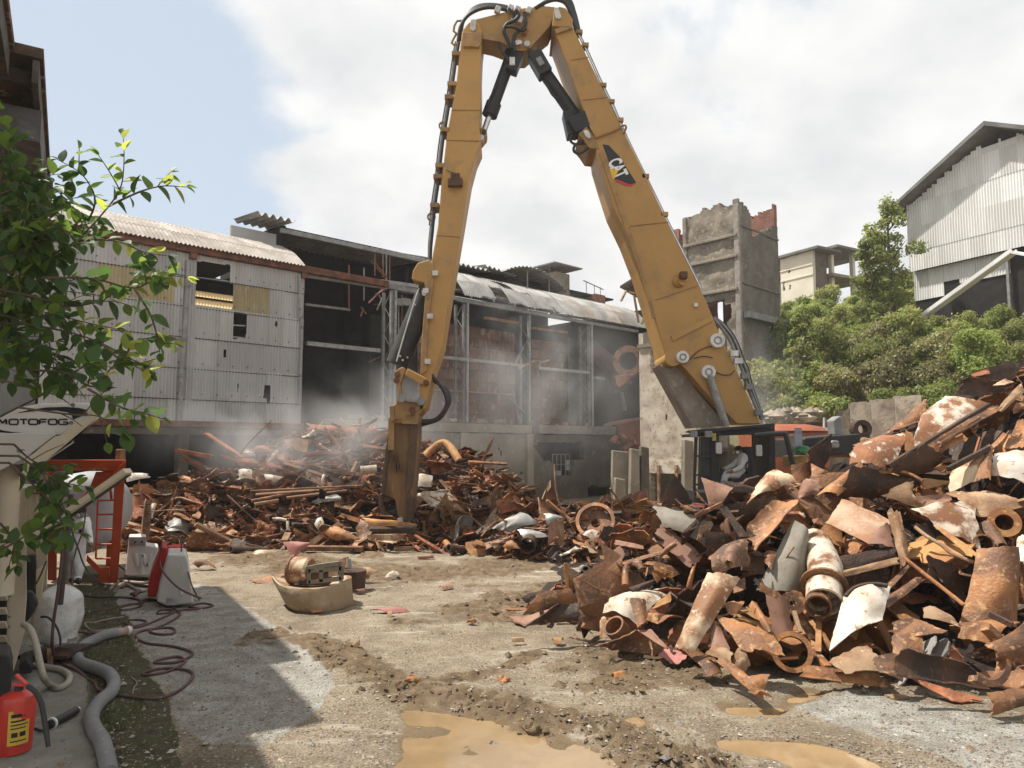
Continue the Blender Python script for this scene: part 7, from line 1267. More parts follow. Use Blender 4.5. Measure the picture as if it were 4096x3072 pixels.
B('scrap_bar', 'short dark slot bar on the lower part of the dented barrel', ZD, (1870,1245), (2100,1360), .06, RUST_D, off=-1.0)
# ---- painted pipe with flange
c1, c2_, c3_, c4_ = ptsY(ZD, [(10,270,.1),(140,520,-.15),(250,800,-.5),(240,980,-.62)], 0, 'r'); pp = thing('painted_pipe', c3_, 'white painted rusty pipe with a flange and an open end pointing down the heap', 'scrap pipe', 'scrap pipes'); lm('painted pipe', *ZD(240,800), 'r')
mb = MB(); mb.tube(sm([c2_, (c2_+c3_)/2, c3_, c4_], 4), [.19]*2+[.225]*11, 22); mk('pipe_body', mb, WHITER, pp, smooth=45); mb = MB(); mb.thick(sheet_geo([ZD(-10,255),ZD(45,270),ZD(190,560),ZD(95,600)], c1[1]-.25, (-.2,.8), (.05,0)), .02); mk('pipe_strap', mb, WHITER, pp, smooth=40)
ax = (c4_-c3_)/np.linalg.norm(c4_-c3_); mb = MB(); mb.ring(c4_, ax, .30, .20, .035, 26); mk('pipe_flange', mb, RUST_B, pp, smooth=40)
e = at(*ZD(240,1130), c4_[1]-.22); mb = MB(); mb.pipe(c4_+ax*.03, e, .225, .03, 24); mk('pipe_mouth', mb, WHITER, pp, smooth=40); mb = MB(); ax2 = np.array([-.35,-.80,-.25]); ax2 /= np.linalg.norm(ax2); q = at(*ZD(180,1165), e[1]-.05); mb.pipe(q-ax2*.12, q+ax2*.05, .16, .022, 24); mk('pipe_inner_ring', mb, RUST_B, pp, smooth=40)
# ---- right heap, lower front (zoom E and U)
S('scrap_plate', 'broad rust orange plate right of the tall cream plate', ZE, [(650,540),(1130,690),(1295,912),(920,855)], RUST_O, (-.1,1.4), (.05,.06), off=-.45, short='broad orange plate', n=(11,9))
S('scrap_plate', 'mauve steep plate below the broad orange plate', ZE, [(618,600),(660,590),(775,850),(600,852)], MAUVE, (-.3,.7), (.04,0), off=-.35)
S('scrap_plate', 'tan bent scrap in front of the mauve steep plate', ZE, [(565,905),(700,860),(812,905),(790,1005)], TAN, LIT, (.08,.05), off=-.35, cr=.06)
S('scrap_plate', 'leaf-shaped grey-tan plate standing at the front of the heap', ZE, [(900,800),(975,1000),(905,1085),(805,975)], TAN, (-.3,.5), (.08,.0), off=-.35, short='grey-tan leaf plate')
gS('scrap_plate', 'brown front plate with a bent edge resting on the gravel', ZE, [(420,940),(615,928),(705,1085),(560,1135)], RUST_B, g=(-.1,1.4), b=(.03,.05), z=.2, short='brown front plate')
gS('scrap_plate', 'long orange-brown plate lying furthest forward on the gravel', ZE, [(640,955),(790,985),(1200,1320),(1105,1355)], RUST_O, g=(0,1.6), b=(.06,.0), z=.2, short='foremost orange plate')
gS('scrap_plate', 'upturned rust wing on the foremost orange plate', ZE, [(900,1140),(1180,1100),(1130,1240),(1000,1290)], RUST_O, g=(-.3,.8), b=(.03,.05), z=.25)
c = ptsY(ZE, [(1395,880)], -.35, 'r')[0]; rg = thing('ring_flange', c, 'big rusty pipe ring standing on edge at the front foot of the heap', 'flange', 'scrap rings and flanges'); lm('big pipe ring', *ZE(1395,880), 'r')
nrm = np.array([-.30,-.85,.25]); mb = MB(); mb.pipe(c+nrm*.10, c-nrm*.30, .205, .025, 28); mk('ring_wall', mb, RUST_B, rg, smooth=40); mb = MB(); mb.ring(c+nrm*.11, nrm, .24, .18, .035, 28); mk('ring_rim', mb, RUST_O, rg); mb = MB(); mb.ring(c-nrm*.2+np.array([-.08,0,-.1]), nrm, .15, .07, .03, 22); mk('inner_plate', mb, RUST_D, rg)
S('scrap_housing', 'mauve machine housing beside the painted pipe mouth', ZE, [(1140,315),(1310,345),(1395,660),(1225,715)], MAUVE, (.2,.5), (.10,.02), off=-.35, short='mauve housing')
c = ptsY(ZE, [(1400,400)], -.5, 'r')[0]; mb = MB(); mb.ring(c, (-.3,-.9,.2), .15, .035, .06, 22); mk('bearing_disc', mb, RUST_B, label='round bearing disc with a small hole above the mauve housing', cat='flange', group='scrap rings and flanges')
S('scrap_plate', 'orange star-shaped torn plate right of the tall cream plate', ZE, [(745,410),(910,395),(835,530),(770,510)], RUST_O, LIT, (.03,.0), off=-.4, jag=.09, short='orange torn star')
S('scrap_plate', 'brown bracket plate below the painted pipe mouth', ZE, [(1395,470),(1480,468),(1665,745),(1560,745)], RUST_B, (.1,.6), (.04,0), off=-.35)
B('scrap_bar', 'upright tan edge bar of the brown bracket plate', ZE, (1415,480), (1480,690), .05, TAN, off=-.55); B('scrap_bar', 'upright ochre strip below the painted pipe mouth', ZE, (1660,560), (1655,880), .07, OCHRE, .03, off=-.4)
B('scrap_bar', 'brown channel sloping down to the long bottom plate', ZE, (1570,830), (1750,1030), .10, RUST_O, .05, off=-.35); B('scrap_bar', 'thin dark bar left of the white scoop tip', ZE, (1690,690), (1780,850), .05, RUST_B, off=-.35)
S('scrap_plate', 'thin orange curling strip behind the broad orange plate', ZE, [(980,430),(1050,420),(1210,690),(1150,690)], RUST_O, LIT, (.06,.03), off=-.35)
gS('scrap_plate', 'long low rust plate resting on the ground at the front right', ZU, [(592,1130),(1110,1190),(1255,1305),(550,1212)], RUST_O, g=(0,1.0), b=(0,.03), z=.17, short='long low rust plate')
S('scrap_plate', 'tan arched plate above the long low rust plate', ZU, [(785,1105),(1045,988),(1155,1168),(900,1195)], TAN, (-.1,1.2), (.05,.04), off=-.45, short='tan arched plate')
S('scrap_plate', 'brown plate joining the tan arched plate on its right', ZU, [(1105,1080),(1310,1055),(1305,1240),(1150,1185)], RUST_B, (.1,1.0), (.04,0), off=-.45)
S('scrap_plate', 'large dark brown plate propped low at the right front', ZU, [(1335,1010),(1800,1130),(1925,1300),(1310,1205)], RUST_D, (.0,.2), (.0,-.1), off=-.6, short='large dark front plate', n=(11,9))
gS('scrap_strip', 'curved rust strip edging the ground under the large dark front plate', ZU, [(1250,1135),(1320,1185),(1925,1385),(1700,1400)], RUST_R, g=(0,1.2), b=(0,-.05), z=.14)
c = ptsY(ZU, [(1850,1040)], -.8, 'r')[0]; mb = MB(); mb.ring(c, (.25,-.85,.3), .34, .27, .12, 26, 0, 2.2, 5.4); mk('half_ring', mb, RUST_B, smooth=30, label='half ring of thick rusty band lying against the large dark cylinder wall', cat='flange', group='scrap rings and flanges')
gS('scrap_plate', 'angled plate with a bright cut edge at the bottom right corner of the heap', ZU, [(1935,1340),(2240,1290),(2240,1420),(1965,1500)], RUST_B, g=(.3,.5), b=(0,.08), z=.2)
S('scrap_plate', 'small brown panel under the layered plates near the barrel', ZU, [(1265,812),(1440,800),(1625,882),(1262,935)], RUST_B, LIT, off=-.35)
gS('scrap_plate', 'small tan shard lying in front of the long low rust plate', ZU, [(1180,1350),(1280,1345),(1370,1365),(1260,1385)], TAN, g=(0,2.5), z=.03)
# ---- left heap (zoom P) and centre (zoom O)
def SL(*a, **k): return S(*a, heap='l', **k)
SL('scrap_plate', 'long red-brown plate sloping across the upper left heap', ZP, [(740,340),(1075,392),(1260,482),(900,415)], RUST_R, (0,1.2), (0,.1), off=-.5, short='long red-brown plate')
B('scrap_bar', 'straight rust plank slanting out of the smoke on the left heap', ZP, (672,212), (900,362), .3, RUST_R, .05, off=-.6, heap='l', short='slanting rust plank'); B('scrap_bar', 'rust bar with short ribs poking out of the left heap', ZP, (478,318), (712,362), .2, RUST_R, .12, off=-.7, heap='l', short='ribbed rust bar')
SL('scrap_plate', 'domed red plate near the top of the left heap', ZP, [(968,312),(1045,292),(1095,332),(1005,352)], RUST_R, LIT, (.2,.1), off=-.4, short='domed red plate')
SL('scrap_plate', 'tan flat plate at the crest of the left heap', ZP, [(1168,250),(1315,248),(1312,342),(1180,302)], TAN, (-.2,1.2), (.1,0), off=-.3, short='tan crest plate')
SL('scrap_sheet', 'wide hazy red sheet behind the crusher at the crest', ZP, [(1310,150),(1812,200),(1800,295),(1335,242)], RUST_R, (0,1), (.15,.1), off=.3, short='wide hazy red sheet')
for c4, lb, sh_ in (([(880,440),(965,442),(960,500),(882,498)], 'crumpled white sheet in the middle of the left heap','crumpled white sheet'), ([(1040,470),(1155,488),(1110,525),(1055,510)], 'pale blue-white plate right of the crumpled white sheet', None), ([(1355,780),(1402,738),(1418,782),(1380,822)], 'small white shard low on the left heap', 'small white shard'), ([(1090,745),(1182,752),(1180,768),(1095,760)], 'thin white strip low on the left heap', None), ([(1178,770),(1196,768),(1200,825),(1184,825)], 'short upright white strip below the thin white strip', None), ([(325,660),(360,655),(335,750),(300,752)], 'curved shiny white strip at the left end of the left heap', 'curved white strip'), ([(1988,465),(2105,480),(2092,548),(1990,552)], 'square white panel right of the crusher', 'square white panel'), ([(2028,580),(2195,592),(2112,695),(2040,625)], 'white broken basin right of the crusher', 'white broken basin'), ([(160,470),(300,465),(320,490),(170,520)], 'pale dusty lump at the far left of the heap', None), ([(1400,520),(1412,470),(1425,475),(1412,540)], 'tiny white upright sliver left of the crusher', None)):
    SL('white_scrap', lb, ZP, c4, WHITE, LIT, (.08,.05), off=-.6, short=sh_, cat='scrap sheet', n=(6,6), cr=.05)
c = ptsY(ZP, [(1700,445)], -.7, 'l')[0]; mb = MB(); mb.cyl(c-np.array([.24,.1,0]), c+np.array([.24,0,.05]), .13, 18); mk('white_drum', mb, WHITE, smooth=40, label='white drum lying on its side left of the crusher', cat='drum'); lm('white drum', *ZP(1700,445), 'l')
for p, q, lb in (((950,580),(1660,545),'uppermost of the long thin pipes lying across the left heap'),((985,600),(1540,560),'second long thin pipe across the left heap, just below the first'),((955,640),(1240,585),'third long thin pipe, dipping left, across the left heap'),((975,660),(1130,635),'pale short pipe lowest of the bundle on the left heap'),((1180,620),(1560,575),'thin pipe joining the bundle from the lower middle of the left heap')):
    T('long_pipe', lb, ZP, [p, q], .05, TAN if 'pale' in lb else RUST_B, -.8, 'l', n=8)
lm('bundle of long pipes', *ZP(1250,590), 'l')
T('arched_pipe', 'fat rusty pipe arching over the heap right of the crusher', ZO, [(-10,510),(60,440),(120,395),(180,385),(240,440),(290,520),(305,545)], .13, OCHRE, -.3, 'l', short='arched fat pipe', n=14, k=6)
SL('scrap_sheet', 'grey crumpled foil-like sheet in the left heap', ZP, [(1345,640),(1500,598),(1535,632),(1360,662)], GREYST, LIT, (.08,.08), off=-.6, short='grey crumpled sheet', cr=.1)
SL('scrap_plate', 'bright orange bent plate at the right foot of the left heap', ZP, [(1422,850),(1490,795),(1655,882),(1490,892)], RUST_O, (-.2,1.2), (.15,.1), off=-.7, short='bright orange plate')
SL('scrap_plate', 'pink shiny plate lying in front of the left heap', ZP, [(1160,900),(1305,902),(1345,905),(1220,1005)], PINK, (-.2,1.3), (.1,.05), Y=19.3, short='pink shiny plate')
SL('scrap_plate', 'pale cream plate edge on the concrete in front of the left heap', ZP, [(948,982),(992,950),(1135,955),(1000,990)], CREAM, (0,2.5), (0,.05), Y=19.3, short='pale cream plate')
SL('scrap_plate', 'cream dish-shaped plate under the crusher jaw', ZP, [(1690,850),(1932,845),(1850,908),(1700,885)], CREAM, (-.1,2), (.0,-.15), Y=19.6, short='cream dish under the jaw')
SL('scrap_plate', 'wide tan plate gripped by the crusher jaw', ZP, [(1655,745),(1780,760),(2012,790),(1700,800)], OCHRE, (0,2.2), (.0,.1), Y=19.9, short='wide tan plate in the jaw'); SL('scrap_plate', 'dark underside plate below the plate in the jaw', ZP, [(1690,800),(2015,790),(2000,850),(1720,842)], RUST_D, DK, (0,.05), Y=19.85)
B('scrap_bar', 'long flat beam lying along the front of the left heap', ZP, (1250,935), (1660,940), .28, RUST_B, .12, off=-.6, heap='l', short='long flat beam'); B('scrap_bar', 'dark thin plank in front of the left heap beside the barrier', ZP, (650,985), (930,960), .2, RUST_B, .06, off=-.5, heap='l'); B('scrap_bar', 'tan angle stub leaning at the left of the pink shiny plate', ZP, (1165,890), (1190,840), .18, TAN, .05, off=-.9, heap='l')
def SO(name, lb, c4, m, **k): return SL(name, lb, ZO, c4, m, n=(7,7), **k)
SO('scrap_sheet', 'crumpled grey galvanised sheet in the centre heap', [(590,1140),(850,998),(1010,1092),(740,1172)], GREYST, g=LIT, b=(.15,.1), off=-.7, cr=.07, short='grey galvanised sheet'); SO('scrap_sheet', 'grey sheet fold right of the galvanised sheet', [(1030,1005),(1222,1038),(1170,1065),(1080,1120)], GREYST, g=LIT, b=(.1,.05), off=-.7, cr=.06); SO('scrap_sheet', 'pale grey foil lying below the galvanised sheet', [(820,1150),(980,1160),(1100,1210),(880,1240)], GREYST, g=FLAT, b=(.05,.05), off=-.8, cr=.08)
SO('scrap_box', 'upright mauve box front in the centre heap', [(1090,1112),(1170,1050),(1185,1280),(1090,1292)], MAUVE, g=(.2,.3), off=-.8, short='upright mauve box'); SO('scrap_box', 'pale side of the upright mauve box', [(1165,1045),(1225,1042),(1232,1280),(1185,1285)], TAN, g=(-.6,.1), off=-.85)
c = ptsY(ZO, [(1510,1085)], -.7, 'l')[0]; wr_ = thing('ring_flange', c, 'wide rusty ring with a plate inside it in the centre heap', 'flange', 'scrap rings and flanges'); nrm = np.array([-.2,-.8,.5]); mb = MB(); mb.ring(c, nrm, .50, .41, .14, 30); mk('ring_band', mb, RUST_O, wr_, smooth=30); mb = MB(); mb.ring(c-nrm*.06, nrm, .38, .12, .03, 26); mk('ring_plate', mb, RUST_B, wr_); lm('wide rusty ring', *ZO(1510,1085), 'l')
SO('scrap_sheet', 'white torn sheet below the wide rusty ring', [(1395,1190),(1470,1145),(1535,1165),(1500,1240)], WHITE, g=LIT, b=(.05,.05), off=-.95, cr=.08, short='white torn sheet'); SO('scrap_plate', 'dark upright plate right of the white torn sheet', [(1585,1112),(1695,1130),(1650,1312),(1500,1290)], RUST_D, g=DK, off=-.95, short='dark upright panel')
SO('scrap_plate', 'tall rust slab standing at the right end of the centre heap', [(1880,960),(2025,930),(2030,1080),(1850,1150)], RUST_O, g=LIT, b=(.1,.05), off=-.7, short='tall rust slab'); SO('scrap_plate', 'conical rust hood poking up at the right of the centre heap', [(1895,830),(1960,825),(2010,930),(1810,1000)], RUST_R, g=LIT, b=(.15,0), off=-.6, short='conical rust hood')
SO('scrap_plate', 'brown square plate below the arched fat pipe', [(195,940),(280,915),(360,985),(215,985)], RUST_O, g=LIT, b=(.1,.05), off=-.7); SO('scrap_plate', 'tall dark brown slab in the centre heap below the wall', [(590,830),(660,770),(640,990),(575,1000)], RUST_B, g=DK, off=-.6, short='tall dark brown slab'); SO('scrap_plate', 'red brown box-like plate against the concrete wall', [(625,900),(790,830),(900,980),(650,1010)], RUST_R, g=LIT, b=(.1,.1), off=-.4)
c = ptsY(ZO, [(905,1290)], -.9, 'l')[0]; mb = MB(); mb.pipe(c, c+np.array([.15,.7,.1]), .2, .03, 20); mk('pipe_ring', mb, RUST_D, smooth=40, label='dark open pipe end at the foot of the centre heap', cat='scrap pipe', group='scrap pipes'); lm('dark open pipe end', *ZO(905,1290), 'l')
SO('scrap_plate', 'pink brown rounded plate left of the dark open pipe end', [(690,1300),(770,1240),(840,1320),(740,1330)], RUST_O, g=LIT, b=(.12,.05), off=-.9)
# ---- countable smaller pieces: one mesh per kind, copied
KIND = []
def kind(nm, word, fn):
    for m, cw in ((RUST_O,'orange-rust'),(RUST_B,'rust brown'),(RUST_R,'red-brown'),(TAN,'tan'),(RUST_D,'dark brown'),(OCHRE,'ochre'),(WHITE,'whitish'),(MAUVE,'mauve'),(GREYST,'grey')):
        KIND.append((nm, word, cw, m, fn()))
def rnd_sheet(l, w, bu, bv, cr, jag=.08, fold=0, tri=0):
    def f():
        U, V = np.meshgrid(np.linspace(-.5,.5,8), np.linspace(-.5,.5,6), indexing='ij'); J = SR.uniform(-jag,jag,(2,8,6)); ed = np.zeros((8,6)); ed[0]=ed[-1]=1; ed[:,0]=ed[:,-1]=1
        s = SR.uniform(0,50); V = V*(1-tri*(U+.5)); u0 = SR.uniform(-.2,.2); Z_ = fold*np.abs(U-u0+.3*V)+bu*np.cos(np.pi*U)+bv*np.cos(np.pi*V)+cr*(fbm(U*3+s,V*3+s,3,4)-.45)*3; mb = MB(); mb.thick(np.stack([(U+J[0]*ed)*l, (V+J[1]*ed)*w, Z_], -1), .018); return mb
    return f
def rnd_bar(l, w, h): return lambda: MB().box((0,0,0), (l,w,h))
def rnd_ang(l, w): 
    def f(): mb = MB(); mb.prism([(-l/2,0,0),(-l/2,w,0),(-l/2,w,.02),(-l/2,.02,.02),(-l/2,.02,w),(-l/2,0,w)], (l,0,0)); return mb
    return f
def rnd_pipe(l, r): return lambda: MB().pipe((-l/2,0,0),(l/2,0,0),r,.025,12)
for k in (('scrap_plate','bent plate',rnd_sheet(.75,.5,.03,.03,.07,.10,.28,.2)),('scrap_plate','flat torn plate',rnd_sheet(.9,.5,.03,.02,.06,.13,.0,.75)),('scrap_plate','curled plate',rnd_sheet(.7,.6,.17,0,.06,.10,0,.35)),('scrap_strip','narrow strip',rnd_sheet(1.2,.17,.04,0,.05,.06,.15,.3)),('scrap_bar','straight bar',rnd_bar(1.2,.09,.05)),('angle_iron','angle iron',rnd_ang(1.0,.11)),('scrap_pipe','pipe length',rnd_pipe(.9,.08))): kind(*k)
WTS = {'orange-rust':6,'rust brown':8,'red-brown':6,'tan':4,'dark brown':7,'ochre':2,'whitish':.7,'mauve':1.5,'grey':.8}
KM = []
for nm, word, cw, m, mb in KIND:
    me = bpy.data.meshes.new(nm); me.from_pydata([tuple(v) for v in mb.v], [], mb.f); me.materials.append(m); me.polygons.foreach_set('use_smooth', [True]*len(me.polygons)); me.set_sharp_from_angle(angle=math.radians(42)); KM.append((nm, word, cw, me))
KP = np.array([WTS[k[2]] for k in KM]); KP = KP/KP.sum(); used_labels = set()
def rel(u, v, heap):
    c = sorted(((math.hypot((u-a)*.8, v-b), s, a, b) for s, a, b, h in NM if h == heap))
    out = []
    for d, s, a, b in c[:3]:
        du, dv = u-a, v-b; out.append((('right of' if du > 0 else 'left of') if abs(du) > abs(dv)*1.2 else ('below' if dv > 0 else 'above'), s))
    return out
def small_label(word, cw, u, v, heap, size):
    R_ = rel(u, v, heap); sz = 'small' if size < .75 else ('large' if size > 1.25 else 'mid-sized')
    for t in (f'{cw} {word} {R_[0][0]} the {R_[0][1]}', f'{sz} {cw} {word} {R_[0][0]} the {R_[0][1]}', f'{sz} {cw} {word} {R_[0][0]} the {R_[0][1]}, {R_[1][0]} the {R_[1][1]}', f'{sz} {cw} {word} between the {R_[0][1]} and the {R_[2][1]}'):
        if t not in used_labels and len(t.split()) <= 16: used_labels.add(t); return t
    return None
def rand_rot(lean): 
    return (Matrix.Rotation(SR.uniform(0,6.28),3,'Z') @ Matrix.Rotation(SR.normal(lean,.5),3,'X') @ Matrix.Rotation(SR.normal(0,.5),3,'Y'))
def place(n, heap, foot, crest, Ys, u0, u1, size, tdist, off, group, ok=None):
    k = 0; tries = 0; pk = KP if ok is None else KP*np.array([bool(ok(q)) for q in KM]); pk = pk/pk.sum()
    while k < n and tries < n*8:
        tries += 1; u = SR.uniform(u0, u1); t = tdist(); v = foot(u)-(foot(u)-crest(u))*t; i = SR.choice(len(KM), p=pk); nm, word, cw, me = KM[i]; sz = size*SR.lognormal(0,.32)
        lb = small_label(word, cw, u, v, heap, sz/size)
        if lb is None: continue
        p = at(u, v, Ys(u, v)+off+SR.uniform(-.12,.12)); p[2] = max(p[2], .06); o = link(nm, me, p); o.rotation_euler = rand_rot(.7 if t > .1 else .1).to_euler(); o.scale = (sz, sz*SR.uniform(.7,1.3), sz); props(o, lb, 'scrap '+('plate' if 'plate' in word else 'strip' if 'strip' in word else 'pipe' if 'pipe' in word else 'bar'), group); k += 1
place(150, 'l', foot_l, crest_l, YL, 128, 640, .95, lambda: SR.uniform(0,.98), -.35, 'smaller scrap pieces in the left and centre heap')
place(62, 'r', foot_r, crest_r, YR, 625, 1045, 1.15, lambda: SR.uniform(.05,.97), .42, 'large bent plates deep in the right heap', lambda k: 'plate' in k[1])
place(40, 'r', foot_r, crest_r, YR, 545, 1030, .46, lambda: SR.uniform(.02,.97), .35, 'smaller scrap pieces in the right heap')
def bulk(name, n, foot, crest, Ys, u0, u1, size, off, tpow=1.0):
    """the countless rest, joined"""
    base = [np.array(mb.v) for _, _, _, _, mb in KIND[::9]]; faces = [mb.f for _, _, _, _, mb in KIND[::9]]; V = []; F_ = []; MI = []; nb = 0; ml = [RUST_O,RUST_B,RUST_R,TAN,RUST_D,OCHRE,WHITE,GREYST]; w = np.array([8,7,9,3,5,1.5,.6,.4]) if u0 < 200 else np.array([6,9,5,3,6,1.2,.6,.4]); w = w/w.sum()
    for _ in range(n):
        u = SR.uniform(u0,u1); t = SR.uniform(0,1)**tpow; v = foot(u)-(foot(u)-crest(u))*t; p = at(u, v, Ys(u,v)+off+SR.uniform(-.15,.3)); p[2] = max(p[2], .03); k = SR.choice(len(base), p=np.array([1,1.3,.5,2.2,1.3,1.1,.35])/7.75); s_ = size*SR.lognormal(0,.45); R_ = np.array(rand_rot(.7)); Q = (base[k]*s_*np.array([1,SR.uniform(.5,1.2),1])) @ R_.T + p; Q[:,2] = np.maximum(Q[:,2], .01)
        V.append(Q); F_ += [tuple(i+nb for i in f) for f in faces[k]]; MI += [SR.choice(len(ml), p=w)]*len(faces[k]); nb += len(Q)
    me = bpy.data.meshes.new(name); me.from_pydata(np.concatenate(V).tolist(), [], F_); [me.materials.append(m) for m in ml]; me.polygons.foreach_set('material_index', MI); me.update(); props(link(name, me, (0,0,0)), kind='stuff')
bulk('scrap_rubble', 2600, foot_l, crest_l, YL, 122, 655, .55, .0); bulk('scrap_rubble', 520, foot_r, crest_r, YR, 530, 1060, .36, .9); bulk('scrap_rubble', 620, foot_r, crest_r, YR, 1030, 1322, .62, .75)
# thin twisted rods and wires sticking out of the heaps
for i in range(26):
    heap = 'l' if i < 19 else 'r'; f_, c_, Y_ = (foot_l, crest_l, YL) if heap == 'l' else (foot_r, crest_r, YR); u = SR.uniform(135,640) if heap == 'l' else SR.uniform(560,1010); t = SR.uniform(.15,.98); v = f_(u)-(f_(u)-c_(u))*t; p = at(u, v, Y_(u,v)-.3); L_ = (1.1 if heap == 'l' else .45)*SR.uniform(.7,1.6); d = np.array([SR.normal(0,1), SR.normal(-.2,.3), SR.uniform(-.1,.9)]); d /= np.linalg.norm(d); e = SR.normal(0,.25,3)*L_
    R_ = rel(u, v, heap); lb = f'thin {"bent" if i%2 else "straggling"} rod {R_[0][0]} the {R_[0][1]}'; 
    if lb in used_labels: lb = f'thin bent rod {R_[0][0]} the {R_[0][1]}, {R_[1][0]} the {R_[1][1]}'
    if lb in used_labels: continue
    used_labels.add(lb); mb = MB(); mb.tube(sm([p-d*L_*.4, p+e*.5, p+d*L_*.4+e, p+d*L_], 4), .022 if heap == 'l' else .010, 6); mk('bent_rod', mb, RUST_B if i % 3 else TAN, smooth=50, label=lb, cat='rod', group='rods sticking out of the scrap')
# ---------------------------------------------------------------- the cut tank end in the middle of the yard, with parts dumped on it
BF = M('weathered_tank_steel', (.40,.33,.23), (.29,.21,.13), (.20,.13,.08), sc_=1.6, c3t=(.60,.72), rough=.8, bump=.2)
te = thing('cut_tank_end', gnd(*ZP(1400,1310)), 'boat-shaped cut tank end lying in the middle of the yard with machine parts on it', 'tank end')
top = [(1088,1113),(1130,1160),(1190,1187),(1270,1199),(1350,1198),(1430,1185),(1510,1160),(1587,1120)]; bot = [(1185,1290),(1200,1308),(1250,1318),(1310,1324),(1390,1326),(1470,1312),(1540,1295),(1604,1272)]; yy = [13.3,12.85,12.6,12.5,12.5,12.6,12.85,13.2]
Gt = np.stack([sm([at(*ZP(*p),y) for p, y in zip(top, yy)], 4), sm([at(*ZP(*p),y+.1) for p, y in zip(bot, yy)], 4)], 1); Gt[:,1,2] = np.maximum(Gt[:,1,2]*.2, .0); Gm = np.stack([Gt[:,0]*(1-k)+Gt[:,1]*k for k in np.linspace(0,1,6)], 1); Gm[:,1:5] += np.array([0,-.05,0]); mb = MB(); mb.thick(Gm, .03); mk('tank_wall', mb, BF, te, smooth=40)
bk = sm([at(*ZP(*p),y) for p, y in (((1150,1108),13.5),((1215,1118),13.75),((1290,1125),13.85),((1370,1125),13.9),((1450,1120),13.9),((1520,1115),13.8),((1560,1112),13.6),((1587,1112),13.4))], 4); Gm = np.stack([Gt[:,0]*(1-k)+bk*k-np.array([0,0,.05*math.sin(math.pi*k)]) for k in np.linspace(.01,1,5)], 1); mb = MB(); mb.thick(Gm, .025); mk('tank_floor', mb, CREAM, te, smooth=40)
mt = thing('electric_motor', at(*ZP(1270,1130),13.1), 'white drum-ended motor lying on the cut tank end', 'motor'); c = at(*ZP(1255,1075),13.15); ax = np.array([.93,-.25,.0]); mb = MB(); mb.tube([c-ax*.16, c-ax*.12, c+ax*.22, c+ax*.26], [.16,.235,.235,.2], 24); mk('motor_drum', mb, CREAM, mt, smooth=40); mb = MB(); mb.ring(c-ax*.13, ax, .255, .2, .04, 24); mk('motor_rim', mb, RUST_B, mt); mb = MB(); mb.cyl(c+ax*.26, c+ax*.6, .07, 12); mk('motor_shaft', mb, RUST_B, mt, smooth=40)
fr = thing('steel_box_frame', at(*ZP(1430,1160),12.95), 'open rectangular steel frame beside the white motor on the tank end', 'frame')
def frb(p, q, w, y0=12.95, y1=None): mb = MB(); mb.bar(at(*ZP(*p),y0), at(*ZP(*q),y1 or y0), w); mk('frame_bar', mb, OLIVE, fr, bevel=.006)
for p, q in (((1318,1080),(1530,1062)),((1318,1150),(1530,1128)),((1322,1070),(1322,1160)),((1400,1072),(1400,1150)),((1525,1045),(1525,1135)),((1305,1065),(1375,1050)),((1375,1050),(1525,1030))): frb(p, q, .075)
for p in ((1322,1080),(1525,1055),(1322,1155),(1525,1130)): frb(p, (p[0]-15,p[1]-12), .06, 12.95, 13.35)
mb = MB(); mb.box(at(*ZP(1365,1115),13.05), (.5,.25,.26)); mk('frame_core', mb, RUST_D, fr); mb = MB(); mb.prism([at(*ZP(*p),12.93) for p in ((1440,1070),(1505,1062),(1505,1110),(1440,1120))], (0,.05,0)); mk('frame_panel', mb, CREAM, fr)
bb = thing('dark_bin', gnd(*ZP(1595,1200)), 'dark open-topped bin with a torn collar standing right of the cut tank end', 'bin'); g_ = gnd(*ZP(1592,1205)); zt3 = at(*ZP(1592,1075), g_[1])[2]; mb = MB(); mb.tube([g_+np.array([0,0,0]), (g_[0],g_[1],zt3)], [.25,.28], 20); mk('bin_body', mb, RUST_D, bb, smooth=40); Y_ = g_[1]
mb = MB(); mb.thick(sheet_geo([ZP(1500,1020),ZP(1570,990),ZP(1585,1065),ZP(1530,1075)], Y_, (-.3,.6), (.06,0)), .014); mk('torn_collar', mb, RUST_B, bb, smooth=40); mb = MB(); mb.thick(sheet_geo([ZP(1560,1000),ZP(1585,1005),ZP(1590,1062),ZP(1550,1060)], Y_-.1, (-.3,.5), (.03,0)), .014); mk('collar_flap', mb, GREYST, bb, smooth=40)
def gg(label, c4, m, Zf=ZP, z=.05, g=(0,3), b=(0,.05), cat='scrap plate', jag=.06): c = [Zf(*p) for p in c4]; uc, vc = np.mean(c,0); mb = MB(); mb.thick(sheet_geo(c, gnd(uc,vc,z)[1], g, b, (7,6), jag, .014, .03), .014); mk('ground_scrap', mb, m, smooth=42, label=label, cat=cat, group='loose scrap lying about the yard')
gg('tan upturned plate behind the dark bin', [(1640,1062),(1760,1078),(1690,1135),(1645,1120)], TAN, z=.2, g=(-.3,2), b=(.05,.05))
gg('flat rust plate lying left of the cut tank end', [(940,1142),(1100,1110),(1220,1118),(1000,1180)], RUST_O); gg('second rust plate touching the left tip of the cut tank end', [(1080,1105),(1210,1098),(1230,1135),(1120,1150)], RUST_B, z=.1)
gg('small heap of brown scrap left of the motor on open ground', [(580,1035),(680,1022),(735,1065),(620,1062)], RUST_B, z=.1, b=(.1,.05)); gg('crumpled white scrap in the middle of the yard', [(1805,1125),(1860,1090),(1905,1115),(1870,1135)], WHITE, z=.08, b=(.08,.05))
gg('thin rust shard below the cut tank end', [(1245,1325),(1330,1320),(1420,1335),(1350,1345)], RUST_O); gg('curved rust band end right of the dark bin', [(1600,1208),(1660,1200),(1690,1215),(1640,1222)], RUST_B)
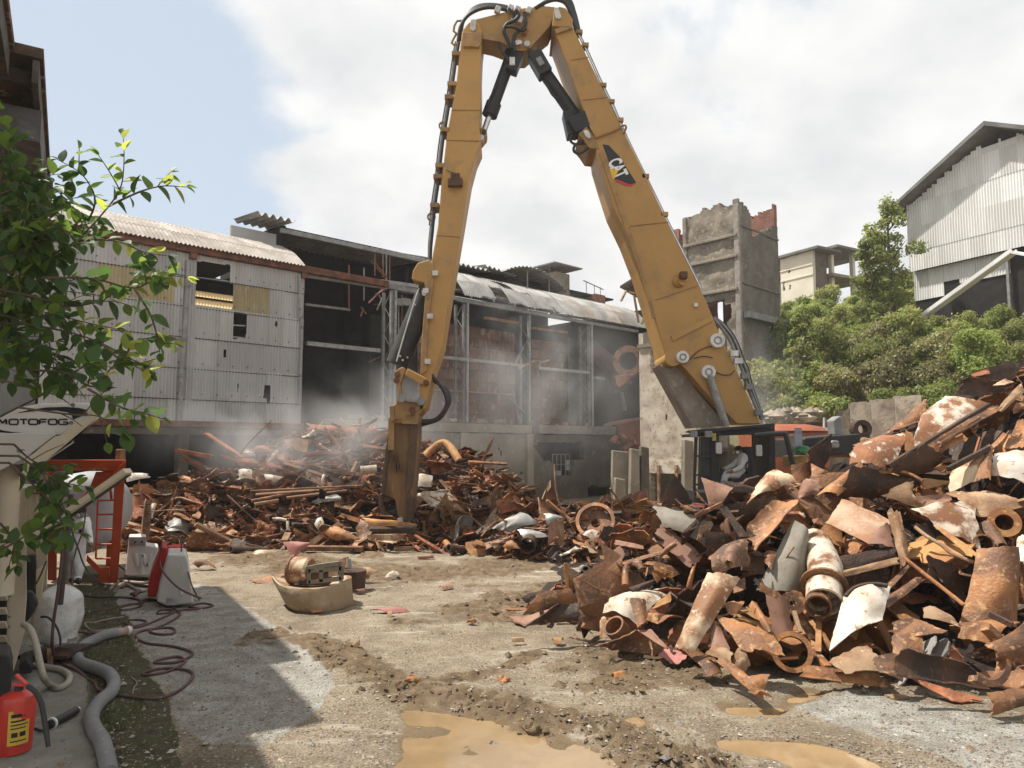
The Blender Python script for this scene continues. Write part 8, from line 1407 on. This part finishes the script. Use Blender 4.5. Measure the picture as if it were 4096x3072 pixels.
gg('faded pink strip lying on the dirt in front of the tank end', [(385,125),(500,115),(605,135),(490,145)], PINK, ZV, z=.03); gg('tan stub beside the faded pink strip', [(482,135),(512,133),(510,165),(485,165)], TAN, ZV); gg('dark slat lying alone near the reddish blade', [(1100,15),(1130,25),(1215,105),(1195,108)], RUST_B, ZV, z=.06)
gg('buff wood-like sliver on the gravel near the scoop-shaped plate', [(1170,290),(1235,288),(1240,300),(1172,305)], TAN, ZV); gg('tan bent flake on the gravel left of the scoop-shaped plate', [(1395,290),(1460,285),(1440,315),(1405,308)], OCHRE, ZV); gg('orange brick-like chip on the pale gravel in front of the red plate', [(1720,490),(1770,475),(1800,490),(1745,508)], RUST_O, ZV)
gg('small ochre chip on the dirt in the middle', [(920,195),(950,185),(980,192),(950,203)], OCHRE, ZV); gg('pale stone slab fragment at the shadow edge', [(280,330),(330,295),(330,320),(300,342)], TAN, ZV, z=.06, cat='stone'); gg('pinkish plate far out on the open yard', [(2000,990),(2100,980),(2110,1000),(2010,1008)], MAUVE); gg('tan plate lying on the mud below the centre heap', [(2140,1180),(2212,1165),(2240,1190),(2170,1200)], TAN)
for lb, (x, y), h in (('rust brick end standing up in the mud clods', (617,550), .12), ('orange brown chunk stuck in the mud berm', (1130,525), .10), ('dark clod beside the standing brick end', (565,575), .10), ('grey stone lump in the puddle', (1070,840), .10), ('brown clod lump near the puddle edge', (1290,790), .10)):
    g_ = gnd(*ZV(x,y)); g_[2] = ground_z(g_[0], g_[1])+h*.15; mb = MB(); mb.grid(np.array([[g_+np.array([math.cos(t)*math.cos(b)*1.25,math.sin(t)*math.cos(b),math.sin(b)*.8])*h*.55*(.65+.8*float(vnoise((t%6.28)*1.6+h*99,b*2.1,5))) for b in np.linspace(-1.57,1.57,8)] for t in np.linspace(0,6.283,11)])); mk('mud_lump', mb, RUST_O if 'rust' in lb or 'orange' in lb else (CLOD[0] if 'clod' in lb else STONES[2]), label=lb, cat='lump')
# ================================================================ VEGETATION
def leaf_mat(name, c, tr=.45):
    m = bpy.data.materials.new(name); m.use_nodes = True; nt = m.node_tree; N = nt.nodes; L = nt.links; b = N['Principled BSDF']; b.inputs['Roughness'].default_value = .5; b.inputs['Specular IOR Level'].default_value = .3
    oi = N.new('ShaderNodeObjectInfo'); tc = N.new('ShaderNodeNewGeometry'); n = N.new('ShaderNodeTexNoise'); n.inputs['Scale'].default_value = 2.2; L.new(tc.outputs['Position'], n.inputs['Vector'])
    ad = N.new('ShaderNodeMath'); ad.operation = 'ADD'; L.new(oi.outputs['Random'], ad.inputs[0]); L.new(n.outputs[0], ad.inputs[1])
    r = N.new('ShaderNodeMapRange'); r.inputs[1].default_value = .3; r.inputs[2].default_value = 1.5; r.inputs[3].default_value = .62; r.inputs[4].default_value = 1.45; L.new(ad.outputs[0], r.inputs[0])
    h = N.new('ShaderNodeHueSaturation'); h.inputs['Color'].default_value = (*c, 1); L.new(r.outputs[0], h.inputs['Value']); L.new(h.outputs[0], b.inputs['Base Color'])
    t = N.new('ShaderNodeBsdfTranslucent'); hv = N.new('ShaderNodeHueSaturation'); hv.inputs['Value'].default_value = 1.7; hv.inputs['Hue'].default_value = .485; L.new(h.outputs[0], hv.inputs['Color']); L.new(hv.outputs[0], t.inputs[0])
    mx = N.new('ShaderNodeMixShader'); mx.inputs[0].default_value = tr; L.new(b.outputs[0], mx.inputs[1]); L.new(t.outputs[0], mx.inputs[2]); L.new(mx.outputs[0], N['Material Output'].inputs[0]); return m
BUSHM = [leaf_mat('bush_green', (.165,.215,.05)), leaf_mat('bush_olive', (.225,.235,.07)), leaf_mat('bush_dark', (.115,.165,.045)), leaf_mat('dry_brush', (.21,.185,.085), .25)]
BARK = M('bark', (.10,.075,.05), (.06,.045,.032), bump=.3)
VR = np.random.RandomState(21)
def crown_mesh(name, clumps, n, size, mats, wts):
    P = []; Nn = []
    for c, r in clumps:
        k = int(n*np.prod(r)**.667/sum(np.prod(q)**.667 for _, q in clumps)); d = VR.normal(0,1,(k,3)); d /= np.linalg.norm(d,axis=1,keepdims=True); rad = VR.uniform(.25,1,k)**.45
        P.append(np.array(c)+d*rad[:,None]*np.array(r)*VR.uniform(.72,1.32,(k,1))); Nn.append(d)
    P = np.concatenate(P); Nn = np.concatenate(Nn); k = len(P); nn = Nn+VR.normal(0,.6,(k,3))+np.array([0,0,.35]); nn /= np.linalg.norm(nn,axis=1,keepdims=True); a = np.cross(nn, VR.normal(0,1,(k,3))); a /= np.linalg.norm(a,axis=1,keepdims=True); b = np.cross(nn,a); s_ = size*VR.uniform(.6,1.4,(k,1))
    V = np.stack([P-a*s_, P+b*s_*.5, P+a*s_, P-b*s_*.5],1).reshape(-1,3); me = arr_mesh(name, V, np.arange(4*k).reshape(-1,4), mats, VR.choice(len(mats), k, p=wts)); return me
CROWNS = []
for i in range(7):
    cl = [((0,0,1.0),(1.0,1.0,.95))]
    for j in range(11): a = VR.uniform(0,6.28); z = VR.uniform(.25,2.1); rr = VR.uniform(.5,1.25)*(1.15 if z < 1.4 else .7); q = VR.uniform(.32,.68); cl.append(((math.cos(a)*rr, math.sin(a)*rr, z),(q,q,q*VR.uniform(.6,1))))
    CROWNS.append(crown_mesh('crown', cl, 7500, .085, BUSHM, [(.55,.25,.17,.03),(.35,.45,.12,.08),(.5,.1,.38,.02),(.2,.5,.1,.2),(.62,.18,.2,0),(.4,.35,.2,.05),(.08,.22,.05,.65)][i]))
trk = MB(); trk.tube([(0,0,-.4),(.03,.02,.5),(-.05,.05,1.1),(.02,.0,1.7)], [.09,.07,.05,.02], 7)
for a in range(5): trk.tube([(0,0,.3+.2*a),(math.cos(a*1.3)*.45,math.sin(a*1.3)*.45,.8+.2*a),(math.cos(a*1.3)*.8,math.sin(a*1.3)*.8,1.3+.17*a)], [.04,.028,.012], 5)
TRK = bpy.data.meshes.new('trunk'); TRK.from_pydata(trk.v, [], trk.f); TRK.materials.append(BARK)
for s_, u, v in (('concrete tower',760,330),('cream building',805,285),('white gabled shed',970,210),('conveyor chute',970,285),('retaining wall',870,410),('tall tree',885,250),('orange tanks',800,435),('upper end of the conveyor chute',1010,255),('foot of the conveyor chute',925,315),('top of the scrap heap',1000,365),('rubble on the wall',800,410)): lm(s_, u, v, 'h')
nb = 0
def bush(x, y, sc_, k, label, zs=1.0, group='bushes on the bank behind the yard'):
    z = float(hill_h(np.array(x), np.array(y))); r = thing('bush', (x,y,z-.1), label, 'bush', group); o = link('crown', CROWNS[k], (x,y,z-.1), r); o.rotation_euler = (0,0,VR.uniform(0,6.28)); o.scale = (sc_,sc_,sc_*zs); t = link('trunk', TRK, (x,y,z-.1), r); t.scale = (sc_,sc_,sc_*zs)
COLW = ['fresh green','yellowish green','dark green','dry olive','bright green','mid green','brown dry']
cand = []
for i in range(900):
    x = VR.uniform(10, 44); y = VR.uniform(33.5, 62); z = float(hill_h(np.array(x), np.array(y)))
    if z < 1.0: continue
    u, v = px([x,y,z+1.2])
    if not (768 < u < 1050 and 190 < v < 430): continue
    if ((x-tc_[0])*.7)**2+((y-tc_[1])*.7-1.5)**2 < 5: continue
    w_ = np.array([x,y,0])-GP.p; sa, oo = w_ @ GP.d, w_ @ GP.n
    if -1 < sa < 15 and -14 < oo < 2.2: continue
    if y > 66-(x*.2): continue
    cand.append((x,y,z,u,v))
got = []
for c in cand:
    if len(got) >= 92: break
    if any(math.hypot(c[0]-g[0], c[1]-g[1]) < 1.55+.01*(c[1]-33) for g in got): continue
    s_ = VR.uniform(.75,1.35); dry = c[4] > 345 and c[3] > 840 and VR.uniform() < .3; k = 6 if dry else (3 if VR.uniform() < .15 else VR.randint(0,6)); R_ = rel(c[3], c[4], 'h'); tall = ('low ' if s_ < .92 else 'tall ' if s_ > 1.18 else '')
    # the shrubs beside the lower storey stay low so that it shows above them
    w_ = np.array([c[0],c[1],0])-GP.p
    if -2 < w_ @ GP.d < 14 and 0 < w_ @ GP.n < 8: s_ = min(s_, .8)
    lb = next((t for t in (f'{tall}{COLW[k]} bush {R_[0][0]} the {R_[0][1]}', f'{tall}{COLW[k]} bush {R_[0][0]} the {R_[0][1]}, {R_[1][0]} the {R_[1][1]}', f'{tall}{COLW[k]} bush between the {R_[0][1]} and the {R_[2][1]}', f'{tall}{COLW[k]} bush {R_[1][0]} the {R_[1][1]}, {R_[2][0]} the {R_[2][1]}') if t not in used_labels and len(t.split()) <= 16), None)
    if lb is None: lb = f'{COLW[k]} bush in the thick of the bank'
    used_labels.add(lb); got.append(c); bush(c[0], c[1], s_, k, lb, VR.uniform(.85,1.25))
# the tall tree beside the gabled shed
def tall_tree(u, v0, v1, Y, label, k=(0,4,1)):
    b = at(u, v0, Y); t = at(u, v1, Y); h = t[2]-b[2]; x, y = b[0], b[1]; z = float(hill_h(np.array(x), np.array(y))); h = t[2]-z; r = thing('tree', (x,y,z), label, 'tree'); mb = MB(); mb.tube([(x,y,z-.3),(x+.1,y,z+h*.3),(x-.05,y,z+h*.65),(x,y,z+h*.92)], [.2,.15,.09,.03], 8)
    for i in range(9): a = VR.uniform(0,6.28); zz0 = z+h*VR.uniform(.25,.8); L_ = h*.2*VR.uniform(.6,1.1); mb.tube([(x,y,zz0),(x+math.cos(a)*L_*.5,y+math.sin(a)*L_*.5,zz0+L_*.5),(x+math.cos(a)*L_,y+math.sin(a)*L_,zz0+L_*.9)], [.06,.04,.015], 5)
    mk('trunk', mb, BARK, r, smooth=50); cl = [((0,0,h*.55),(h*.08,h*.08,h*.28))]
    for j in range(26): a = VR.uniform(0,6.28); f_ = VR.uniform(.22,.93); rr = h*.17*math.sin(math.pi*min(1,f_*.85+.15))**.8*VR.uniform(.4,1.1); q = h*.055*VR.uniform(.7,1.35); cl.append(((math.cos(a)*rr,math.sin(a)*rr,h*f_),(q,q,q*.8)))
    cl.append(((0,0,h*.93),(h*.05,h*.05,h*.09))); o = link('crown', crown_mesh('crown', cl, 5500, .12, BUSHM, (.5,.4,.1,0)), (x,y,z), r)
tall_tree(893, 330, 196, 46, 'tall leafy tree rising left of the white gabled shed'); tall_tree(873, 350, 232, 45, 'slighter tree with loose twigs left of the tallest tree'); tall_tree(800, 380, 315, 41, 'young tree beside the foot of the concrete tower')
# ---------------------------------------------------------------- shrub in the left foreground
SHM = [leaf_mat('shrub_leaf_deep', (.047,.095,.023), .42), leaf_mat('shrub_leaf_bright', (.10,.165,.03), .55), leaf_mat('shrub_leaf_tip', (.23,.27,.055), .6)]
LV = []; LF = []
for m_i in range(3):
    nL = 7; X = np.linspace(0,1,nL); W_ = .31*np.sin(np.pi*X**.82)**.85; W_[0] = .015; W_[-1] = .004; V = []
    cv = (.10,.18,.04)[m_i]
    for i in range(nL):
        for s_ in (-1,0,1): V.append((X[i], s_*W_[i], abs(s_)*W_[i]*(.30+.1*m_i)-cv*X[i]**2))
    LV.append(np.array(V)); 
LF = [(i*3+j,(i+1)*3+j,(i+1)*3+j+1,i*3+j+1) for i in range(6) for j in range(2)]
LMESH = {}
for vi in range(3):
    for mi in range(3): me = bpy.data.meshes.new('leaf'); me.from_pydata(LV[vi].tolist(), [], LF); me.materials.append(SHM[mi]); me.polygons.foreach_set('use_smooth', [True]*len(LF)); LMESH[vi,mi] = me
Zd = zz(0,0,.54)
shr = thing('leafy_shrub', (-5.4, 6.3, 0), 'leafy green shrub reaching in from the left in front of the white cladding', 'shrub')
BR = [([(20,640),(90,565),(165,520),(235,445),(262,400),(268,340),(266,292)],6.3),([(235,445),(300,415),(350,402),(402,404)],6.2),([(165,520),(205,440),(180,380),(125,345)],6.5),([(60,560),(45,460),(25,350),(15,285)],6.1),([(90,600),(200,602),(290,622),(350,596),(405,600)],6.0),([(290,622),(325,680),(345,735),(375,742)],5.9),([(60,700),(150,718),(220,742),(300,785),(325,800)],6.4),([(220,742),(262,775),(290,738),(338,728)],6.2),([(60,800),(140,805),(200,835),(240,795),(268,770),(292,742)],6.0),([(190,840),(262,880),(310,892),(352,905)],5.8),([(40,880),(150,895),(215,900),(268,935)],5.9),([(0,500),(60,480),(112,445),(142,405)],6.6),([(165,520),(250,520),(312,545),(362,552)],6.3),([(20,1000),(80,1055),(130,1110),(122,1165)],6.4),([(40,985),(120,1035),(185,1052)],6.6),([(30,960),(80,1000),(150,1002)],6.5),([(0,1190),(60,1155),(102,1132)],6.2),([(0,760),(60,748),(125,782),(185,862)],6.2),([(0,625),(80,642),(150,662),(235,650),(285,662)],6.1),([(0,420),(45,400),(85,372)],6.4),([(0,350),(20,330),(48,300)],6.2),([(0,900),(60,870),(110,850),(160,880)],6.6),([(0,560),(50,540),(100,500),(110,430)],6.0),([(0,680),(60,690),(110,680),(200,700),(250,710)],6.6),([(0,820),(50,830),(90,810),(130,760)],6.0),([(0,1130),(30,1170),(20,1220)],6.2),([(0,470),(30,460),(70,420),(80,380)],6.8)]
leaves = []; br_all = []
def add_leaves(P, r0, tip, low=False):
    L_ = np.concatenate([[0], np.cumsum(np.linalg.norm(np.diff(P,axis=0),axis=1))]); s_ = r0*L_[-1]; side = 1
    while s_ < L_[-1]:
        p = np.array([np.interp(s_, L_, P[:,k]) for k in range(3)]); q = np.array([np.interp(min(s_+.05,L_[-1]), L_, P[:,k]) for k in range(3)]); d = q-p; d /= max(np.linalg.norm(d),1e-6)
        o = np.cross(d, (0,-1,0)); o /= max(np.linalg.norm(o),1e-6); dirn = d*VR.uniform(.3,.8)+o*side*VR.uniform(.5,1)+np.array([0,VR.normal(0,.45),VR.normal(-.2,.25)]); leaves.append((p, dirn/np.linalg.norm(dirn), VR.uniform(.105,.185), tip*(s_/L_[-1] > .55), low)); side = -side; s_ += VR.uniform(.05,.09)
    leaves.append((P[-1], d, .10, tip, low)); leaves.append((P[-1], d+np.array([0,.3,-.4]), .09, tip, low))
for pts, Y in BR:
    dy = VR.uniform(-.35,.35); n = len(pts); P = sm([at(*Zd(*p), Y+dy*i/n+VR.normal(0,.05)) for i, p in enumerate(pts)], 5); tip = 1 if (max(p[0] for p in pts) > 220) else 0; br_all.append((P, .011)); low = pts[-1][1] > 880 and pts[0][1] > 830; add_leaves(P, .12, tip, low)
    for _ in range(3 if pts[0][0] < 100 else 1):
        i = VR.randint(len(P)//5, len(P)*3//4); d = P[min(i+2,len(P)-1)]-P[i]; d /= np.linalg.norm(d); o = np.cross(d,(0,-1,0)); e = d*.6+o*VR.choice([-1,1])*.6+np.array([0,VR.normal(0,.5),.1]); e /= np.linalg.norm(e); l = VR.uniform(.15,.36); Q = sm([P[i], P[i]+e*l*.5+np.array([0,0,.01]), P[i]+e*l], 4); br_all.append((Q, .006)); add_leaves(Q, .2, 0, low)
# the dense inner part at the left edge
for _ in range(125):
    x_ = abs(VR.normal(0,85))-40; y_ = 380+430*VR.beta(1.3,1.7); p = at(*Zd(x_, y_), VR.uniform(5.9,7.2)); e = np.array([VR.normal(.5,.5),VR.normal(-.1,.5),VR.normal(.1,.6)]); e /= np.linalg.norm(e); Q = sm([p, p+e*.16, p+e*.3+np.array([0,0,-.03])], 4); br_all.append((Q,.006)); add_leaves(Q, .05, 0)
mb = MB(); base = np.array([-5.4,6.3,0]); mb.tube(sm([base, base+np.array([.05,0,1.0]), base+np.array([.1,.05,2.2]), base+np.array([.0,.0,3.6]), base+np.array([.15,0,4.6])],4), np.linspace(.06,.02,17), 9)
mk('trunk', mb, BARK, shr, smooth=50)
for i, (P, r) in enumerate(br_all[:len(BR)*3]): 
    mb = MB(); mb.tube(P, np.linspace(r, .003, len(P)), 6)
    if r > .008 and P[0][0] < -4.2: q = np.array([-5.3, 6.3, np.clip(P[0][2]-.1, .5, 4.6)]); mb.tube([q, (q+P[0])/2+np.array([0,0,.06]), P[0]], [.016,.014,.011], 6)
    mk('branch', mb, BARK, shr, smooth=50, kind='stuff')
mb = MB(); 
for P, r in br_all[len(BR)*3:]: mb.tube(P, np.linspace(r,.003,len(P)), 5)
mk('twigs', mb, BARK, shr, kind='stuff')
def clear_of_machine(t): u, v = px(t[0]+t[1]*t[2]*.6); return (v < 398 or u > 98 or (v > 464 and t[4])) and not (v > 455 and u < 160 and not t[4])
leaves = [t for t in leaves if clear_of_machine(t)]
vis = []; rest = []
for i, l in enumerate(leaves):
    u, v = px(l[0]+l[1]*l[2]*.5); (vis if (u > 2 and v > 100 and v < 640) else rest).append((u, l))
vis.sort(key=lambda t: -t[0]); single = [l for _, l in vis[:300]]; rest = [l for _, l in vis[300:]]+[l for _, l in rest]
def leaf_R(d): 
    d = d/np.linalg.norm(d); z = np.array([VR.normal(0,.35),VR.normal(-.25,.35),1.0]); y = np.cross(z,d); y /= np.linalg.norm(y); return np.stack([d,y,np.cross(d,y)],1)
for p, d, s_, tip, _w in single:
    mi = 2 if tip and VR.uniform() < .35 else (1 if VR.uniform() < .45 else 0); o = link('leaf', LMESH[VR.randint(3), mi], p, shr); o.rotation_euler = Matrix(leaf_R(d).tolist()).to_euler(); o.scale = (s_,s_*VR.uniform(.9,1.25),s_)
V = []; F_ = []; MI = []
for i, (p, d, s_, tip, _w) in enumerate(rest): V.append((LV[i%3]*s_) @ leaf_R(d).T + p); F_.append(np.array(LF)+i*21); MI += [1 if VR.uniform() < .4 else 0]*len(LF)
o = link('foliage', arr_mesh('foliage', np.concatenate(V)-base, np.concatenate(F_), SHM, MI, True), base, shr); props(o, kind='stuff')
print('leaves', len(leaves), 'bushes', len(got))
# ================================================================ AIR: haze and drifting dust
def volume_box(name, lo, hi, dens, col=(.86,.86,.87), an=.2, cloud=None):
    mb = MB(); lo = np.array(lo,float); hi = np.array(hi,float); mb.box((lo+hi)/2, hi-lo); m = bpy.data.materials.new(name+'_air'); m.use_nodes = True; nt = m.node_tree; N = nt.nodes; L = nt.links; N.remove(N['Principled BSDF']); pv = N.new('ShaderNodeVolumePrincipled'); pv.inputs['Color'].default_value = (*col,1); pv.inputs['Anisotropy'].default_value = an; pv.inputs['Density'].default_value = dens; L.new(pv.outputs[0], N['Material Output'].inputs['Volume'])
    if cloud:
        tc = N.new('ShaderNodeTexCoord'); mp = N.new('ShaderNodeMapping'); mp.inputs['Scale'].default_value = tuple(2/(hi-lo)); L.new(tc.outputs['Object'], mp.inputs[0]); ln = N.new('ShaderNodeVectorMath'); ln.operation = 'LENGTH'; L.new(mp.outputs[0], ln.inputs[0])
        fo = N.new('ShaderNodeMapRange'); fo.interpolation_type = 'SMOOTHSTEP'; fo.inputs[1].default_value = 1.0; fo.inputs[2].default_value = .15; fo.inputs[3].default_value = 0; fo.inputs[4].default_value = 1; L.new(ln.outputs['Value'], fo.inputs[0])
        n = N.new('ShaderNodeTexNoise'); n.inputs['Scale'].default_value = cloud; n.inputs['Detail'].default_value = 4; n.inputs['Distortion'].default_value = .6; L.new(tc.outputs['Object'], n.inputs['Vector'])
        nr = N.new('ShaderNodeMapRange'); nr.inputs[1].default_value = .40; nr.inputs[2].default_value = .72; L.new(n.outputs[0], nr.inputs[0]); a = N.new('ShaderNodeMath'); a.operation = 'MULTIPLY'; L.new(fo.outputs[0], a.inputs[0]); L.new(nr.outputs[0], a.inputs[1]); b = N.new('ShaderNodeMath'); b.operation = 'MULTIPLY'; b.inputs[1].default_value = dens; L.new(a.outputs[0], b.inputs[0]); L.new(b.outputs[0], pv.inputs['Density'])
    return mk(name, mb, m, kind='stuff')
volume_box('haze', (-240,-100,-3), (240,520,40), .0006)
c = at(280,450,22.6); volume_box('dust', c-np.array([5.4,1.7,1.7]), c+np.array([5.4,1.7,2.3]), .68, cloud=.62)
c = at(375,425,26.2); volume_box('dust', c-np.array([3.4,1.4,2.2]), c+np.array([3.4,1.4,2.6]), .55, cloud=.55)
c = at(545,370,29.5); volume_box('dust', c-np.array([4.6,1.4,4.6]), c+np.array([4.6,1.4,4.6]), .40, cloud=.45)
c = at(480,410,27.2); volume_box('dust', c-np.array([9.5,1.8,4.0]), c+np.array([9.5,1.8,4.2]), .13, cloud=.28)
c = at(755,395,31.5); volume_box('dust', c-np.array([2.6,1.4,3.2]), c+np.array([2.6,1.4,3.6]), .36, cloud=.55)
